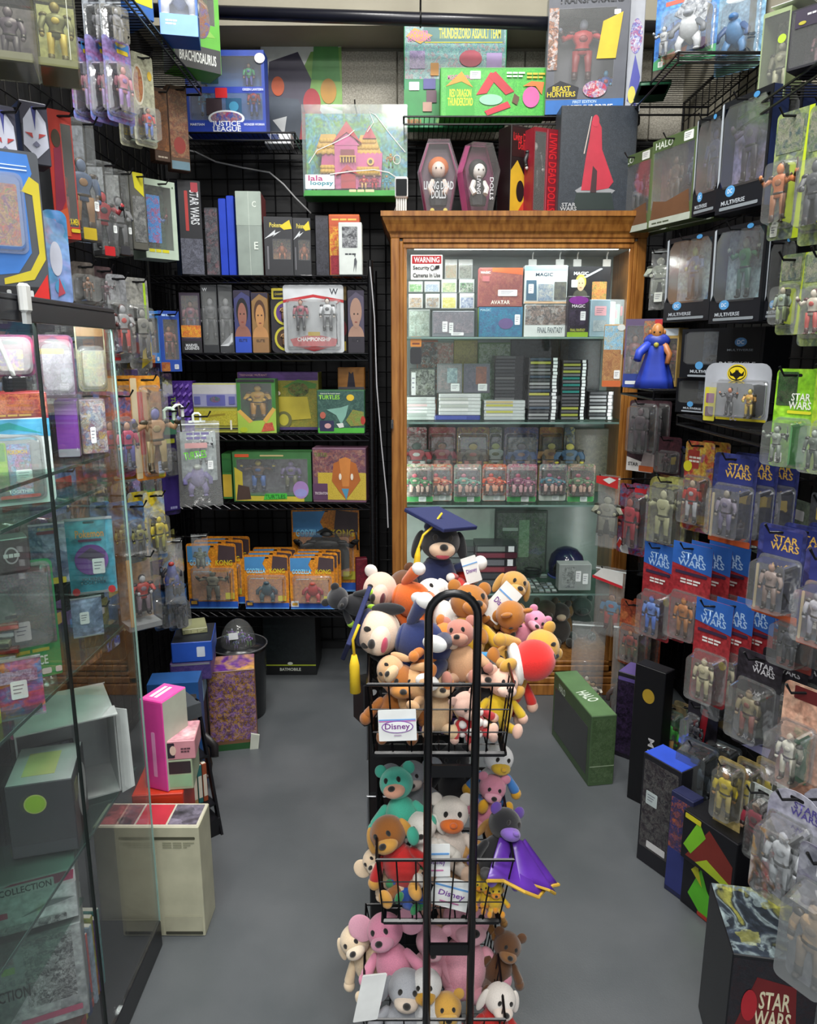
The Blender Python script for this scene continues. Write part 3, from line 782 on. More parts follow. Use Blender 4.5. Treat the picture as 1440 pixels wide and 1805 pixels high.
# ================================================================== high on the back wall
# printed poster: generic stand-in, big soft colour shapes only
loc, w, h, a = place((462, 603, 74, 246), ('Y', Y1 - .022, None, 0))
t = thing('wall_poster', 'tall art poster in purple, green, red and gold on the back wall', 'poster', loc)
G().prism(rrect(-w / 2, w / 2, 0, h, .001, 1), 0, .003).obj('poster_sheet', M('dfe3dd'), t)
decals(t, w, h, (('p', ((.35, .45), (1, .3), (1, .95), (.62, .9)), '7fae58'), ('p', ((.62, .62), (.98, .6), (.96, .97), (.66, .97)), '5a9a55'), ('p', ((.02, .1), (.5, .05), (.62, .62), (.46, .9), (.1, .8)), '4a4658'),
                 ('p', ((.0, .0), (.6, 0), (.45, .42), (.05, .45)), '46505f'), ('e', .62, .38, .22, .3, 'a8323c'), ('p', ((.45, 0), (.95, 0), (.72, .3), (.5, .28)), 'a8323c'), ('e', .83, .5, .2, .26, 'b98836'), ('e', .2, .55, .16, .2, 'c0562e'), ('p', ((.12, .2), (.3, .24), (.26, .05)), 'd9dcdf')), y=-.0006)
# blue boxed set of six small figures
t = winbox('big blue window box with small figures in two rows on the high wire shelf', (327, 467, 88, 229), ('Y', 3.50, hitY(420, 236, 3.5).z, 0), .09, '23429f', (.04, .96, .17, .93), M('2c62a8'),
           ((.78, .58, .3, '9a7a66 2b8a5c 3a3f8a'), (.2, .25, .33, '5aa0c8 3a8fbf 2f6fae'), (.83, .25, .33, 'c89a80 a8323c 2a4a9a'), (.2, .58, .3, '8fae9a 3a7a5c 2c3c7a')),
           (('r', .5, .53, .96, .075, '2440a8'), ('r', .31, .71, .22, .22, '17404a'), ('r', .35, .33, .2, .2, '3a2c34'), ('r', .6, .33, .2, .2, '1c4f74'), ('e', .31, .7, .12, .12, '2c8a4a'), ('e', .6, .33, .12, .12, '3a8ab0'), ('e', .5, .185, .46, .2, 'd9dfe6'), ('e', .5, .19, .4, .15, 'b98a6a 2c5aa0 a8323c'), ('r', .5, .07, .98, .14, '2440a8'), ('t', 'JUSTICE\nLEAGUE', .5, .09, .36, .13, 'e8ecf4'), ('r', .45, .49, .15, .12, 'cc1f26'), ('e', .95, .9, .13, .12, 'e6dede'), ('t', 'GREEN LANTERN', .85, .53, .26, .03, 'dfe6f4'), ('t', 'WONDER WOMAN', .85, .11, .26, .03, 'dfe6f4'), ('t', 'MARTIAN', .13, .11, .18, .03, 'dfe6f4')), side='2b4cb0')
carton('white box of figures lying on the high wire shelf behind the blue window box', (466, 512, 232, 244), ('Y', 3.66, hitY(420, 236, 3.5).z + .001, 0), .1, 'd8dadc', (('r', .4, .5, .3, .6, '2b3a6a'),))
# the dollhouse play set hung on the back wall
loc, w, h, a = place((533, 718, 184, 346), ('Y', 3.56, None, 0)); d = .13
t = thing('doll_house_set', 'large clear box with a pink toy house with yellow roofs inside', 'toy box', loc)
G().box(-w / 2, w / 2, d, d + .003, 0, h).obj('backing', ART('3a8fb0 5ab0c4 4f9a52 79b04e 2f86b4 8fc0c8', 9, 3), t)
G().box(-w / 2, w / 2, 0, d, 0, .014).obj('base_tray', M('2f8a3a'), t)
g = G()
g.box(-w / 2, w / 2, -.001, 0, .014, h); g.box(-w / 2, -w / 2 + .001, 0, d, .014, h); g.box(w / 2 - .001, w / 2, 0, d, .014, h); g.box(-w / 2, w / 2, 0, d, h - .001, h)
g.obj('clear_cover', CLEAR('acrylic'), t)
g = G()
for pts in (((-w / 2, .0), (w / 2, .0)),): pass
hs = .94
PK = M('d0609a', .35); PK2 = M('c04a86', .35); YL = M('d8b04a', .4); RD = M('c0303a', .35)
def hp(pts): return [((x - .5) * w, z * h) for x, z in pts]
wall_ = G().prism(hp(((.3, .1), (.52, .1), (.52, .62), (.3, .62))), .03, .10).obj('house_wall', PK, t)
wall_ = G().prism(hp(((.14, .15), (.32, .15), (.3, .52), (.18, .52))), .045, .10).obj('house_wall', PK2, t)
wall_ = G().prism(hp(((.52, .12), (.74, .12), (.76, .5), (.52, .5))), .035, .10).obj('house_wall', PK, t)
G().prism(hp(((.28, .6), (.42, .84), (.56, .6), (.42, .72))), .02, .10).obj('gable_trim', RD, t)
G().prism(hp(((.3, .58), (.42, .76), (.54, .58))), .028, .10).obj('gable', PK, t)
for (cx, cz, nx_) in ((.24, .57, 5), (.62, .56, 6)):
    roof = G().prism(hp(((cx - .13, cz - .07), (cx + .13, cz - .07), (cx + .07, cz + .14), (cx - .07, cz + .14))), .04, .10).obj('roof', YL, t)
    for r in range(3):
        for k in range(nx_): G().ell(((cx - .11 + .22 * k / (nx_ - 1) * (1 - r * .22) + .022 * r - .5) * w, .04, (cz - .06 + r * .065) * h), (.012, .006, .010), 8, 5).obj('roof_tile', YL, roof)
for (cx, cz, nx_) in ((.23, .31, 4), (.62, .29, 7)):
    roof = G().prism(hp(((cx - .07 * nx_ / 4, cz - .045), (cx + .07 * nx_ / 4, cz - .045), (cx + .06 * nx_ / 4, cz + .05), (cx - .06 * nx_ / 4, cz + .05))), .02, .10).obj('roof', YL, t)
    for r in range(2):
        for k in range(nx_): G().ell(((cx - .05 * nx_ / 4 + .1 * nx_ / 4 * k / (nx_ - 1) - .5) * w, .02, (cz - .02 + r * .045) * h), (.011, .006, .009), 8, 5).obj('roof_tile', YL, roof)
G().prism(hp(((.31, .24), (.42, .36), (.54, .24), (.42, .3))), .015, .08).obj('porch_roof', RD, t)
dr = G().prism(hp(((.36, .1), (.5, .1), (.5, .26), (.36, .26))), .022, .06).obj('front_door', M('c02a36', .3), t)
bl = G().prism(hp(((.36, .4), (.49, .4), (.49, .53), (.36, .53))), .02, .04).obj('balcony_door', M('8a2432', .4), t)
for k in range(6): G().box((.355 + .028 * k - .5) * w, (.365 + .028 * k - .5) * w, .008, .014, .38 * h, .44 * h).obj('baluster', YL, t)
G().box((.35 - .5) * w, (.505 - .5) * w, .006, .016, .44 * h, .455 * h).obj('balcony_rail', YL, t)
G().prism([((.645 - .5) * w + .016 * math.cos(u), .4 * h + .016 * math.sin(u)) for u in [2 * PI * q / 16 for q in range(16)]], .026, .04).obj('round_window', M('e0c060', .4), t)
G().prism([((.645 - .5) * w + .008 * math.cos(u), .4 * h + .008 * math.sin(u)) for u in [2 * PI * q / 12 for q in range(12)]], .024, .04).obj('round_pane', M('4a3a2a', .4), t)
G().prism(hp(((.57, .66), (.64, .8), (.7, .66))), .03, .08).obj('dormer', M('c8404e', .4), t)
for (x, z, c) in ((.1, .12, 'c86a8a d04a5a e0b070'), (.58, .14, 'd0607a c02a36 e0b070'), (.68, .14, 'd8a08a b03050 c02a36'), (.8, .14, 'd8b070 58b0c0 3a8fb0'), (.84, .38, 'c8a03a b07a30 5aa04a')):
    figure(t, (x - .5) * w, .02, (z - .06) * h, .16 * h, c, 0, 1.3, depth=.03)
decals(t, w, h, (('r', .16, .16, .28, .16, 'dfe8ea'), ('t', 'lala', .12, .2, .14, .06, 'b0407a'), ('t', 'loopsy', .18, .14, .22, .06, '3a8a9a'), ('r', .5, .035, .98, .06, '3f9a42'), ('b', .56, .06, .24, .05, 'e0d0a0', 1)), y=-.003)
g = G()     # white cords tied around the box
def P(x, z): return ((x - .5) * w, -.006, z * h)
g.tube([P(.06, .36), P(.14, .5), P(.3, .58), P(.44, .66), P(.5, .72)], .0022, 5)
g.tube([P(.62, .7), P(.68, .8), P(.64, .92), P(.7, .88), P(.82, .7), P(.92, .56), P(.98, .48)], .0022, 5)
g.tube([P(.26, .24), P(.45, .27), P(.68, .29), P(.82, .26), P(.9, .2), P(.98, .2)], .0026, 5)
g.tube([P(.9 + .035 * math.cos(u), .4 + .05 * math.sin(u)) for u in [2 * PI * q / 10 for q in range(10)]], .002, 5, True)
g.obj('tie_cord', M('e8e8e4', .6), t)
hook(loc + Vector((0, d * .5, h + .01)), 'B', .02)
# green robot cartons on the high shelf
t = carton('tall green boxed robot team with yellow title, leaning at the back of the high shelf', (712, 892, 40, 217), ('Y', 3.60, ZTR, 0), .07, '2f8a5a', (
    ('r', .5, .72, .98, .5, '6f9a9a 4f8a86 8fb4ae 5a8a9a b06a72'), ('r', .2, .2, .4, .34, '2f8a48'), ('r', .58, .885, .78, .15, '4a7a78'), ('t', 'THUNDERZORD ASSAULT TEAM', .64, .9, .6, .1, 'd8d03a'), ('r', .58, .815, .76, .008, 'd8d03a'), ('p', ((.02, .87), (.1, .95), (.28, .88), (.16, .8)), 'c8a040'), ('t', 'POWER\nRANGERS', .15, .875, .22, .1, 'd070a8'), ('r', .13, .65, .15, .17, '6a5a8a 9a8ab0 4a4a6a'), ('r', .88, .64, .15, .15, 'a890c0'), ('s', .1, .4, .1, .08, 'e8ecec'),
    ('r', .3, .56, .08, .12, 'c88a2c'), ('r', .25, .42, .12, .1, '4a4a8a'), ('r', .27, .3, .1, .12, '5a3a4a'), ('r', .23, .2, .09, .09, 'b08a7a'), ('e', .65, .66, .22, .16, 'b04a5a'), ('t', 'THUNDERZORD', .1, .05, .14, .06, 'c8502a'), ('e', .34, .06, .05, .05, '7ab060')), tilt=0)
t = carton('low green boxed red dragon robot in front of the taller robot box', (776, 962, 119, 205), ('Y', 3.45, ZTR, 0), .1, '3f9a3a', (
    ('r', .5, .5, .97, .93, '3fae36 35a034 52b83c'), ('r', .19, .38, .27, .68, '3aa038'), ('t', 'RED DRAGON\nTHUNDERZORD', .19, .4, .24, .34, 'd8d824'), ('t', 'MIGHTY MORPHIN', .19, .8, .24, .1, 'c860a0'), ('p', ((.05, .62), (.2, .92), (.31, .6), (.2, .72)), 'd0902c'), ('s', .33, .85, .1, .16, 'dfeaea'),
    ('p', ((.34, .45), (.47, .9), (.55, .86), (.44, .48)), 'c02a34'), ('p', ((.45, .82), (.52, .92), (.7, .52), (.62, .45)), 'b02832'), ('p', ((.42, .12), (.45, .03), (.67, .2), (.64, .32)), 'c0283a'), ('e', .48, .35, .22, .22, '8fc8a8'), ('p', ((.68, .3), (.7, .48), (.75, .4), (.73, .24)), '5a3a24'), ('e', .86, .4, .16, .42, 'c85a9a'), ('p', ((.78, .62), (.86, .72), (.98, .7), (.96, .45), (.9, .62)), 'd8702a'), ('b', .9, .83, .17, .14, 'd0b030', 2), ('b', .71, .85, .17, .13, 'd8ecd8', 2)), top='b8d0b8')
# big silver robot box above the corner
zt = ZTR
t = winbox('tall silver and blue boxed robot with yellow stripe on the high corner shelf', (964, 1104, -10, 196), ('Y', 3.40, zt, -6), .13, '5c5f68', (.1, .84, .22, .86), M('54545c'),
           ((.46, .3, .5, '7a8090 b02a2e 8a2226', 1, 1.2), (.78, .08, .3, '5aa0c8 3a58a8 b02a2e', 2)),
           (('r', .5, .06, .99, .12, '2a6ab4'), ('t', 'OPTIMUS PRIME', .56, .05, .6, .05, 'f0f4f8'), ('t', 'FIRST EDITION', .5, .1, .3, .025, 'bcd4ec'), ('p', ((0, .14), (.4, .13), (.42, .22), (.18, .28), (.02, .22)), '22242a'), ('t', 'BEAST\nHUNTERS', .2, .19, .36, .09, 'd8c02a'), ('t', 'TRANSFORMERS', .52, .93, .8, .055, '2c2e34'), ('r', .07, .62, .12, .5, '8a6a54 4a4a50 b0785a c8ccd0'), ('s', .85, .82, .08, .04, 'f0f0f0'), ('p', ((.62, .45), (.68, .75), (.92, .82), (.86, .45)), 'd8b82c'), ('e', .62, .2, .3, .14, '4a78b8 c02a34 c8d4dc')), side=ART('8a9098 9aa0a8 7a828e', 6, 2), tilt=5)
carton('slim white panel box with robot art on the high corner shelf', (1107, 1134, -10, 176), ('Y', 3.38, zt, -10), .06, '9a9ea8', (('e', .5, .65, .8, .3, 'b0303a 3a4aa0 d0d0d8'), ('p', ((.1, .1), (.5, .5), (.9, .3), (.7, .05)), '3a3f9a'), ('e', .4, .15, .5, .15, 'c8c04a')))

# ================================================================== on top of the cabinet
# small white camera on a ribbed base
loc, w, h, a = place((696, 719, 311, 367), ('Y', 3.30, CTOP, 0))
t = thing('security_camera', 'small white cube camera with dark face on a ribbed white base', 'camera', loc)
g = G()
for k in range(5): g.cbox(-w * .42 + k * w * .17, -w * .42 + k * w * .17 + w * .14, .004, .034, 0, h * .42, .002)
g.obj('ribbed_base', M('d4d4d0', .5), t)
G().cbox(-w / 2, w / 2, -.004, .04, h * .42, h, .006).obj('camera_body', M('e6e8ea', .3), t)
G().prism(rrect(-w * .42, w * .42, h * .47, h * .93, .004), -.006, -.003).obj('lens_panel', M('08080a', .12), t)
G().tube([(0, .04, h * .6), (-.01, .08, h * .5), (-.03, .11, .03), (-.02, .16, .004), (.0, .3, .004)], .0022, 6).obj('power_cord', M('d8d8d8'), t)
# coffin shaped clear doll boxes
def coffin(label, R, y, body, hair, skin, extra, yaw):
    loc, w, h, a = place(R, ('Y', y, CTOP, yaw))
    t = thing('coffin_doll_box', label, 'toy box', loc, a)
    d = .10
    pts = [(-.30 * w, 0), (.30 * w, 0), (.5 * w, .62 * h), (.27 * w, h), (-.27 * w, h), (-.5 * w, .62 * h)]
    inn = [(x * .82, .04 * h + z * .92) for x, z in pts]
    G().prism(pts, d, d + .003).obj('backing', M(extra, .4), t)
    G().prism(pts, 0, d, caps=(1, 0), shrink=.93).obj('clear_cover', CLEAR('acrylic'), t)
    o = G()
    n = len(pts)
    for i in range(n):
        j = (i + 1) % n
        o.add([(inn[i][0], .06, inn[i][1]), (inn[j][0], .06, inn[j][1]), (pts[j][0] * .96, d, pts[j][1] * .98), (pts[i][0] * .96, d, pts[i][1] * .98)], [(0, 1, 2, 3)])
    o.obj('lining', M(body, .4), t)
    G().ell((0, .05, .62 * h), (.17 * w, .03, .11 * h), 14, 10).obj('doll_head', M(skin), t, True)
    G().ell((0, .062, .655 * h), (.25 * w, .03, .14 * h), 14, 8).obj('doll_hair', M(hair, .7), t, True)
    for s in (-1, 1): G().ell((s * .06 * w, .022, .625 * h), (.02 * w, .004, .012 * h), 8, 5).obj('doll_eye', M('2a1c1c'), t, True)
    G().loft([ring(0, .055, z * h, rx * w, .025, 10) for z, rx in ((.16, .2), (.25, .23), (.4, .15), (.5, .12))]).obj('doll_dress', M('2c2c30', .7), t)
    for s in (-1, 1): G().tube([(s * .12 * w, .05, .48 * h), (s * .2 * w, .04, .38 * h), (s * .14 * w, .03, .3 * h)], .012, 7).obj('doll_arm', M(skin), t)
    return t, w, h
t, w, h = coffin('clear coffin box with an orange-haired doll and silver lettering', (736, 811, 240, 366), 3.36, 'b0407a', 'b0602c', 'd6c0b4', '5a3a4c', 0)
decals(t, w, h, (('t', 'LIVING DEAD\nDOLLS', .5, .33, .7, .22, 'b8bcc0'), ('e', .35, .07, .1, .06, 'c0b060'), ('e', .66, .07, .1, .06, 'c0b060')), y=-.002)
t, w, h = coffin('clear coffin box with a black and white haired doll', (817, 884, 246, 368), 3.34, 'c0508a', '1c1c20', 'd8d4d0', '7a3a5c', 14)
decals(t, w, h, (('tv', 'LIVING', .4, .4, .1, .24, 'c8c8cc'), ('tv', 'DOLLS', .74, .36, .1, .3, 'c8c8cc')), y=-.002)
# red and black boxes
carton('black, yellow and red flame printed doll box on the cabinet top', (900, 938, 222, 370), ('Y', 3.37, CTOP, 30), .09, '1c1214', (('r', .5, .82, .9, .32, '2a0e10'), ('t', 'Living Dead\nDolls', .5, .83, .8, .18, 'c0242a'), ('p', ((0, 0), (.6, 0), (.95, .3), (.3, .62), (0, .5)), 'c8a02a'), ('p', ((.3, .02), (.9, .3), (.8, .1)), 'b8402a'), ('e', .45, .28, .36, .24, '141012'), ('s', .85, .45, .2, .05, 'e0e0e0')), side='17090b')
winbox('red doll box with vertical red letters beside the flame printed box', (940, 986, 226, 370), ('Y', 3.34, CTOP, 24), .09, '7a1a26', (.04, .45, .05, .95), M('1c1216'), ((.25, .3, .55, 'b8b0ac 1c1c20 1c1c20'),), (('tv', 'LIVING DEAD DOLLS', .72, .5, .3, .9, 'c8242c'), ('r', .5, .5, .02, .98, 'b05a6a')), side='8a1c2a')
# dark box with a red cloaked statue
t = carton('large charcoal statue box printed with a red cloaked guard', (986, 1121, 186, 371), ('Y', 3.31, CTOP, 0), .12, '2c3036', (
    ('r', .5, .5, .96, .98, '343a42 2e343c 3a4048'), ('p', ((.22, .22), (.4, .3), (.75, .22), (.66, .16), (.3, .16)), '8a8c90'), ('p', ((.2, .04), (.75, .04), (.7, .2), (.24, .2)), '1e2c2a'), ('p', ((.4, .86), (.47, .88), (.53, .8), (.55, .6), (.72, .3), (.66, .24), (.5, .22), (.46, .4), (.42, .22), (.3, .22), (.34, .5), (.38, .7)), 'b0283c'), ('p', ((.44, .45), (.5, .4), (.5, .2), (.42, .2)), '3a2026'), ('e', .45, .86, .09, .11, 'b52c42'), ('p', ((.31, .56), (.325, .56), (.40, .9), (.39, .9)), 'c0b0a8'), ('t', 'STAR\nWARS', .14, .065, .22, .075, 'a8acb0')), side='4a4e54')

# ================================================================== tier 1 of the wire shelving (top)
z = SZ[0] + .001
def S(y=3.40, a=0, zz=None): return ('Y', y, z if zz is None else zz, a)
carton('tall black and blue game box with white vertical title on the top tier', (316, 357, 318, 482), S(3.33, 22), .2, '14161f', (('tv', 'STAR WARS', .7, .72, .38, .36, 'dfe3e8'), ('r', .72, .93, .3, .1, 'b03040'), ('r', .35, .68, .14, .42, 'b8302c'), ('r', .5, .2, .96, .38, '5a5c6a 4a4c58 6a6c7c 3a3c48')), side=ART('5a7ab0 4a6aa0 8a9ab8', 14, 2))
carton('slim grey printed box between the tall black box and blue binders', (362, 385, 366, 482), S(3.36, 0), .15, '3c3e44', (('r', .5, .5, .94, .96, '54565c 6a6c72 3a3c42 8a6a70'),))
for i, (r, yy) in enumerate((((387, 400, 350, 482), 3.37), ((401, 414, 345, 482), 3.37))):
    carton(('plain bright blue binder standing beside the slim grey box', 'plain bright blue binder leaning on the pale grey slipcase')[i], r, S(yy, 0), .24, '1f3fb8', (('r', .5, .5, .9, .97, '2244c2'),), name='binder', cat='binder')
carton('pale grey-green slipcase with two small silver emblems on its spine', (417, 462, 337, 482), S(3.35, 4), .18, '8a968f', (('r', .5, .8, .99, .4, '9aa79e'), ('r', .5, .5, .012, 1, 'c4ccc4'), ('t', 'C', .72, .85, .16, .07, 'd4dcd4'), ('t', 'E', .75, .36, .16, .09, 'd4dcd4')), side='7c3a3c', name='slipcase')
def pk(label, R, yy, a):
    winbox(label, R, S(yy, a), .08, '26272c', (.3, .92, .28, .62), ART('8a4a34 c07038 5a3048 c8a048', 18, len(label)), ((.6, .3, .3, 'b86a40 a85a38 8a4a34', 'c'),), (('t', 'Pokemon', .5, .86, .6, .08, 'd0c050'), ('p', ((.55, .84), (.9, .95), (.98, .8), (.7, .78)), 'd8c020'), ('p', ((0, .62), (.4, .78), (.38, .72), (.6, .76), (.3, .66), (.36, .7)), 'c8ccd0'), ('r', .12, .3, .06, .4, '6a6a70')))
pk('charcoal window box with yellow logo, next to the grey-green slipcase', (466, 516, 382, 480), 3.34, 6)
pk('charcoal window box with yellow logo and white bolt, next to the orange box', (517, 548, 384, 480), 3.37, 6)
carton('black shadowy window box between the charcoal and orange boxes', (556, 580, 380, 481), S(3.40, 8), .1, '1c1c22', (('r', .5, .5, .9, .94, '2a2a32 3a3a44 18181c'),))
carton('orange, yellow and red printed figure box behind the white statue box', (580, 634, 378, 481), S(3.42, 0), .08, 'c06030', (('r', .5, .9, .98, .14, 'b8502c'), ('b', .5, .92, .8, .05, 'd8b050', 1), ('r', .5, .55, .96, .5, 'c8702c d8b038 b8402c c86a30'), ('r', .3, .2, .5, .3, 'a8283a 8a2030')))
carton('small white statue box with a grey portrait and ink sketch', (597, 638, 392, 481), S(3.32, 0), .06, 'cfd6d2', (('r', .48, .72, .66, .4, '5a5c60 3a3c40 8a8c90 aaaeb0'), ('b', .5, .4, .46, .05, '30343a', 1), ('p', ((.62, .05), (.66, .3), (.72, .34), (.78, .26), (.72, .05), (.7, .2)), '4a4e54'), ('e', .69, .37, .06, .03, '4a4e54')), side='bcc4c0')
# tier 2
z = SZ[1] + .001
winbox('purple and orange hero box with fire print on the second tier', (318, 354, 516, 620), S(3.33, 14), .07, '2a1c30', (.1, .9, .25, .95), ART('8a3a6a a85a40 5a2a4a 7a5a3a', 22, 5), ((.5, .3, .55, '8a6a58 7a3a4c 3a2a4a'),), (('r', .5, .36, .96, .2, 'c8502a d8a02c b83a2a'), ('r', .5, .1, .98, .2, '1c1c20'), ('t', 'MARVEL\nLEGENDS', .5, .1, .7, .1, 'd4d8dc')))
winbox('grey clear-front wrestler box, beside the fire printed hero box', (356, 384, 502, 620), S(3.34, 10), .07, '2a2c30', (.08, .92, .12, .9), M('3c3e42'), ((.5, .2, .6, '8a8c90 4a4c50 2c2e32'),), (('t', 'W', .25, .93, .3, .05, 'd0d4d8'),))
winbox('grey clear-front wrestler box with a white wedge, beside the blue face box', (386, 411, 502, 620), S(3.35, 12), .07, '303236', (.08, .92, .12, .9), M('46484c'), ((.5, .2, .6, '9a9c9e 5a5c60 3a3c40'),), (('p', ((.0, .1), (.6, .1), (.9, .3), (.9, .16)), 'c8ccd0'),))
def facebox(label, R, yy, body, skin, hair, low, a=0):
    carton(label, R, S(yy, a), .07, body, (('p', ((0, .86), (.5, .98), (1, .9), (1, 1), (0, 1)), '2a2438'), ('head', .5, .56, .98, .66, skin, hair, skin), ('r', .5, .13, .98, .26, low), ('t', 'ELITE', .5, .2, .5, .045, '1c1c22')))
facebox('narrow blue-topped box printed with a dark-haired face', (413, 442, 512, 622), 3.33, '3a3c6a', '8a5c50', '17171c', '2a4ab0', 4)
facebox('narrow tan box printed with a brown-haired face', (444, 473, 516, 622), 3.33, '8a6a40', 'b08050', '4a3020', '8a6844', 4)
facebox('narrow dark box printed with a bald face, at the end of the second tier', (613, 642, 512, 620), 3.33, '4a4458', '9a7a6a', '9a7a6a', '2a2630', 4)
carton('gold and black boxed wrestler standing behind the silver blister', (594, 612, 503, 620), S(3.40), .06, '2a2420', (('r', .5, .88, .9, .2, '8a7038'), ('t', 'W', .3, .88, .4, .08, 'c8b060'), ('head', .5, .55, .9, .4, '8a6048', '1c1818', '7a2430'), ('r', .5, .1, .7, .14, 'c8b040')))
t = blister('silver blister of two wrestlers with yellow ring accessories at its side', (500, 606, 502, 620), S(3.33), 'b8bcc0', (.06, .94, .06, .78), .06, ((.3, .32, .44, 'b08a78 8a4050 2c2c34'), (.74, .32, .46, 'b8b0a8 c0c4c8 4a4c50')),
        (('r', .5, .88, .98, .22, 'c4c8cc'), ('t', 'W', .84, .9, .14, .09, '3a3c44'), ('p', ((0, .74), (.5, .82), (1, .74), (1, .78), (.5, .86), (0, .78)), 'a8282e'), ('p', ((.15, .1), (.5, .02), (.85, .1), (.9, .2), (.5, .28), (.1, .2)), 'b02830'), ('t', 'CHAMPIONSHIP', .5, .2, .56, .06, 'e8ecec'), ('r', .5, .28, .2, .06, 'a89030'), ('s', .74, .44, .12, .1, 'e8ecec')), hole=False, group=None)
g_ = place((478, 522, 508, 620), S(3.36))
t = thing('accessory_pack', 'black pack with two yellow ringed discs beside the silver blister', 'toy pack', g_[0])
w, h = g_[1], g_[2]
G().prism(rrect(-w / 2, w / 2, 0, h * .86, .02), 0, .01).obj('backing_card', M('2c2a30'), t)
G().prism(rrect(-w * .45, w * .45, h * .83, h, .004), -.002, .006).obj('header', M('c8b83a'), t)
decals(t, w, h, (('r', .5, .91, .74, .1, '1c1c20'), ('t', 'CHAMPIONSHIP', .5, .91, .66, .035, 'c8b83a'), ('e', .55, .62, .86, .38, 'c0b83a'), ('e', .55, .62, .68, .3, '5a3a7a'), ('e', .55, .22, .86, .38, 'c0b83a'), ('e', .55, .22, .68, .3, '4a3428')), y=-.003)
for zz in (.62, .22): figure(t, .05 * w, -.01, (zz - .13) * h, .26 * h, 'b08a60 a07a50 7a5a40', 2, 1, depth=.01)
# tier 3
z = SZ[2] + .001
t = carton('purple basket-weave printed box with lime lettering, at the wall end of tier three', (284, 342, 672, 766), S(3.36, 6), .1, '4a2a86', (('r', .5, .5, .97, .97, '5a3a9a 432480 6a4cac'),))
decals(t, t['w'], t['h'], [('p', ((.1 + i * .17 + (j % 2) * .08, .9 - j * .16), (.2 + i * .17 + (j % 2) * .08, .96 - j * .16), (.22 + i * .17 + (j % 2) * .08, .92 - j * .16), (.12 + i * .17 + (j % 2) * .08, .86 - j * .16)), '8a6ac8') for i in range(5) for j in range(5)] + [('tv', 'TURTLES', .4, .45, .14, .5, 'a0c83a'), ('r', .56, .4, .06, .4, 'c89aa0')], y=-.0012)
t = carton('cream and yellow boxed toy van with violet windows on tier three', (341, 419, 676, 768), S(3.34), .1, 'a8a846', (('r', .5, .8, 1, .36, 'b4b4b8'), ('r', .5, .66, .98, .26, '8a8cae'), ('r', .52, .66, .42, .22, '5a5c9a'), ('e', .5, .68, .24, .12, '3a6a6a 8a4a7a'), ('r', .1, .66, .14, .16, '5a5c9a'), ('r', .88, .66, .14, .16, '5a5c9a'), ('r', .5, .53, .98, .02, '6a6c70'), ('r', .5, .3, .98, .3, 'b0a838 a8a040'), ('p', ((.1, .34), (.7, .4), (.72, .36), (.1, .3)), '8a7c2a'), ('r', .5, .09, .98, .03, '303238'), ('r', .84, .16, .04, .2, 'd8d8c8')), top='9a9ca4')
t = winbox('green window box with a yellow bird warrior figure', (418, 486, 668, 768), S(3.33), .08, '3f7a3a', (.1, .9, .22, .92), M('1f5a2c'), ((.5, .24, .62, 'c8a030 b8902a a87820', 2, 1.5),), (('p', ((0, 0), (.0, .42), (.34, .22), (.7, .24), (1, .46), (1, 0)), '9ab84a'), ('p', ((0, .4), (.08, .44), (.4, .22), (.3, .18)), 'c8a050'), ('p', ((1, .44), (.92, .48), (.66, .24), (.74, .18)), 'c8a050'), ('p', ((.6, .02), (.95, .05), (.9, .2), (.7, .18)), 'b04a3c c86a50'), ('e', .15, .06, .2, .1, 'a8b830'), ('r', .5, .97, .98, .05, '2a2a2c')))
t = carton('wide purple-topped box with a yellow toy truck printed on it', (420, 562, 656, 764), S(3.46), .14, '8a8a38', (('r', .5, .5, .98, .98, '8a8a3a 7a7c34 9a8a34'), ('r', .5, .93, .99, .14, '5a3a7a'), ('t', 'TEENAGE MUTANT', .2, .95, .34, .035, 'd8a8b0'), ('p', ((.55, .74), (.75, .88), (.98, .8), (.96, .72)), '4a7a34'), ('e', .75, .7, .26, .24, '7a5a34 5a7a3a 3a2a20'), ('p', ((.5, .16), (.5, .58), (.86, .58), (.9, .2)), 'b8a83a'), ('r', .3, .45, .2, .3, '4a5a34 3a3a2c'), ('p', ((.3, .1), (.34, .36), (.5, .28), (.46, .1)), 'c06a30'), ('e', .56, .18, .2, .3, '6a6a40'), ('e', .56, .18, .12, .2, 'b8b040'), ('r', .6, .03, .8, .05, '4a3c6a'), ('e', .46, .64, .14, .1, 'd8c8b0')), top='4a3070')
t = carton('small orange box with a dark pointed-ear silhouette, behind the green game box', (596, 643, 648, 766), S(3.50), .08, 'a8702c', (('p', ((.02, .98), (.1, .6), (.9, .6), (.98, .98)), 'b87a30'), ('p', ((.42, .94), (.5, .9), (.58, .94), (.66, .66), (.34, .66)), '241c30'), ('r', .5, .64, .98, .1, '5a5c64')))
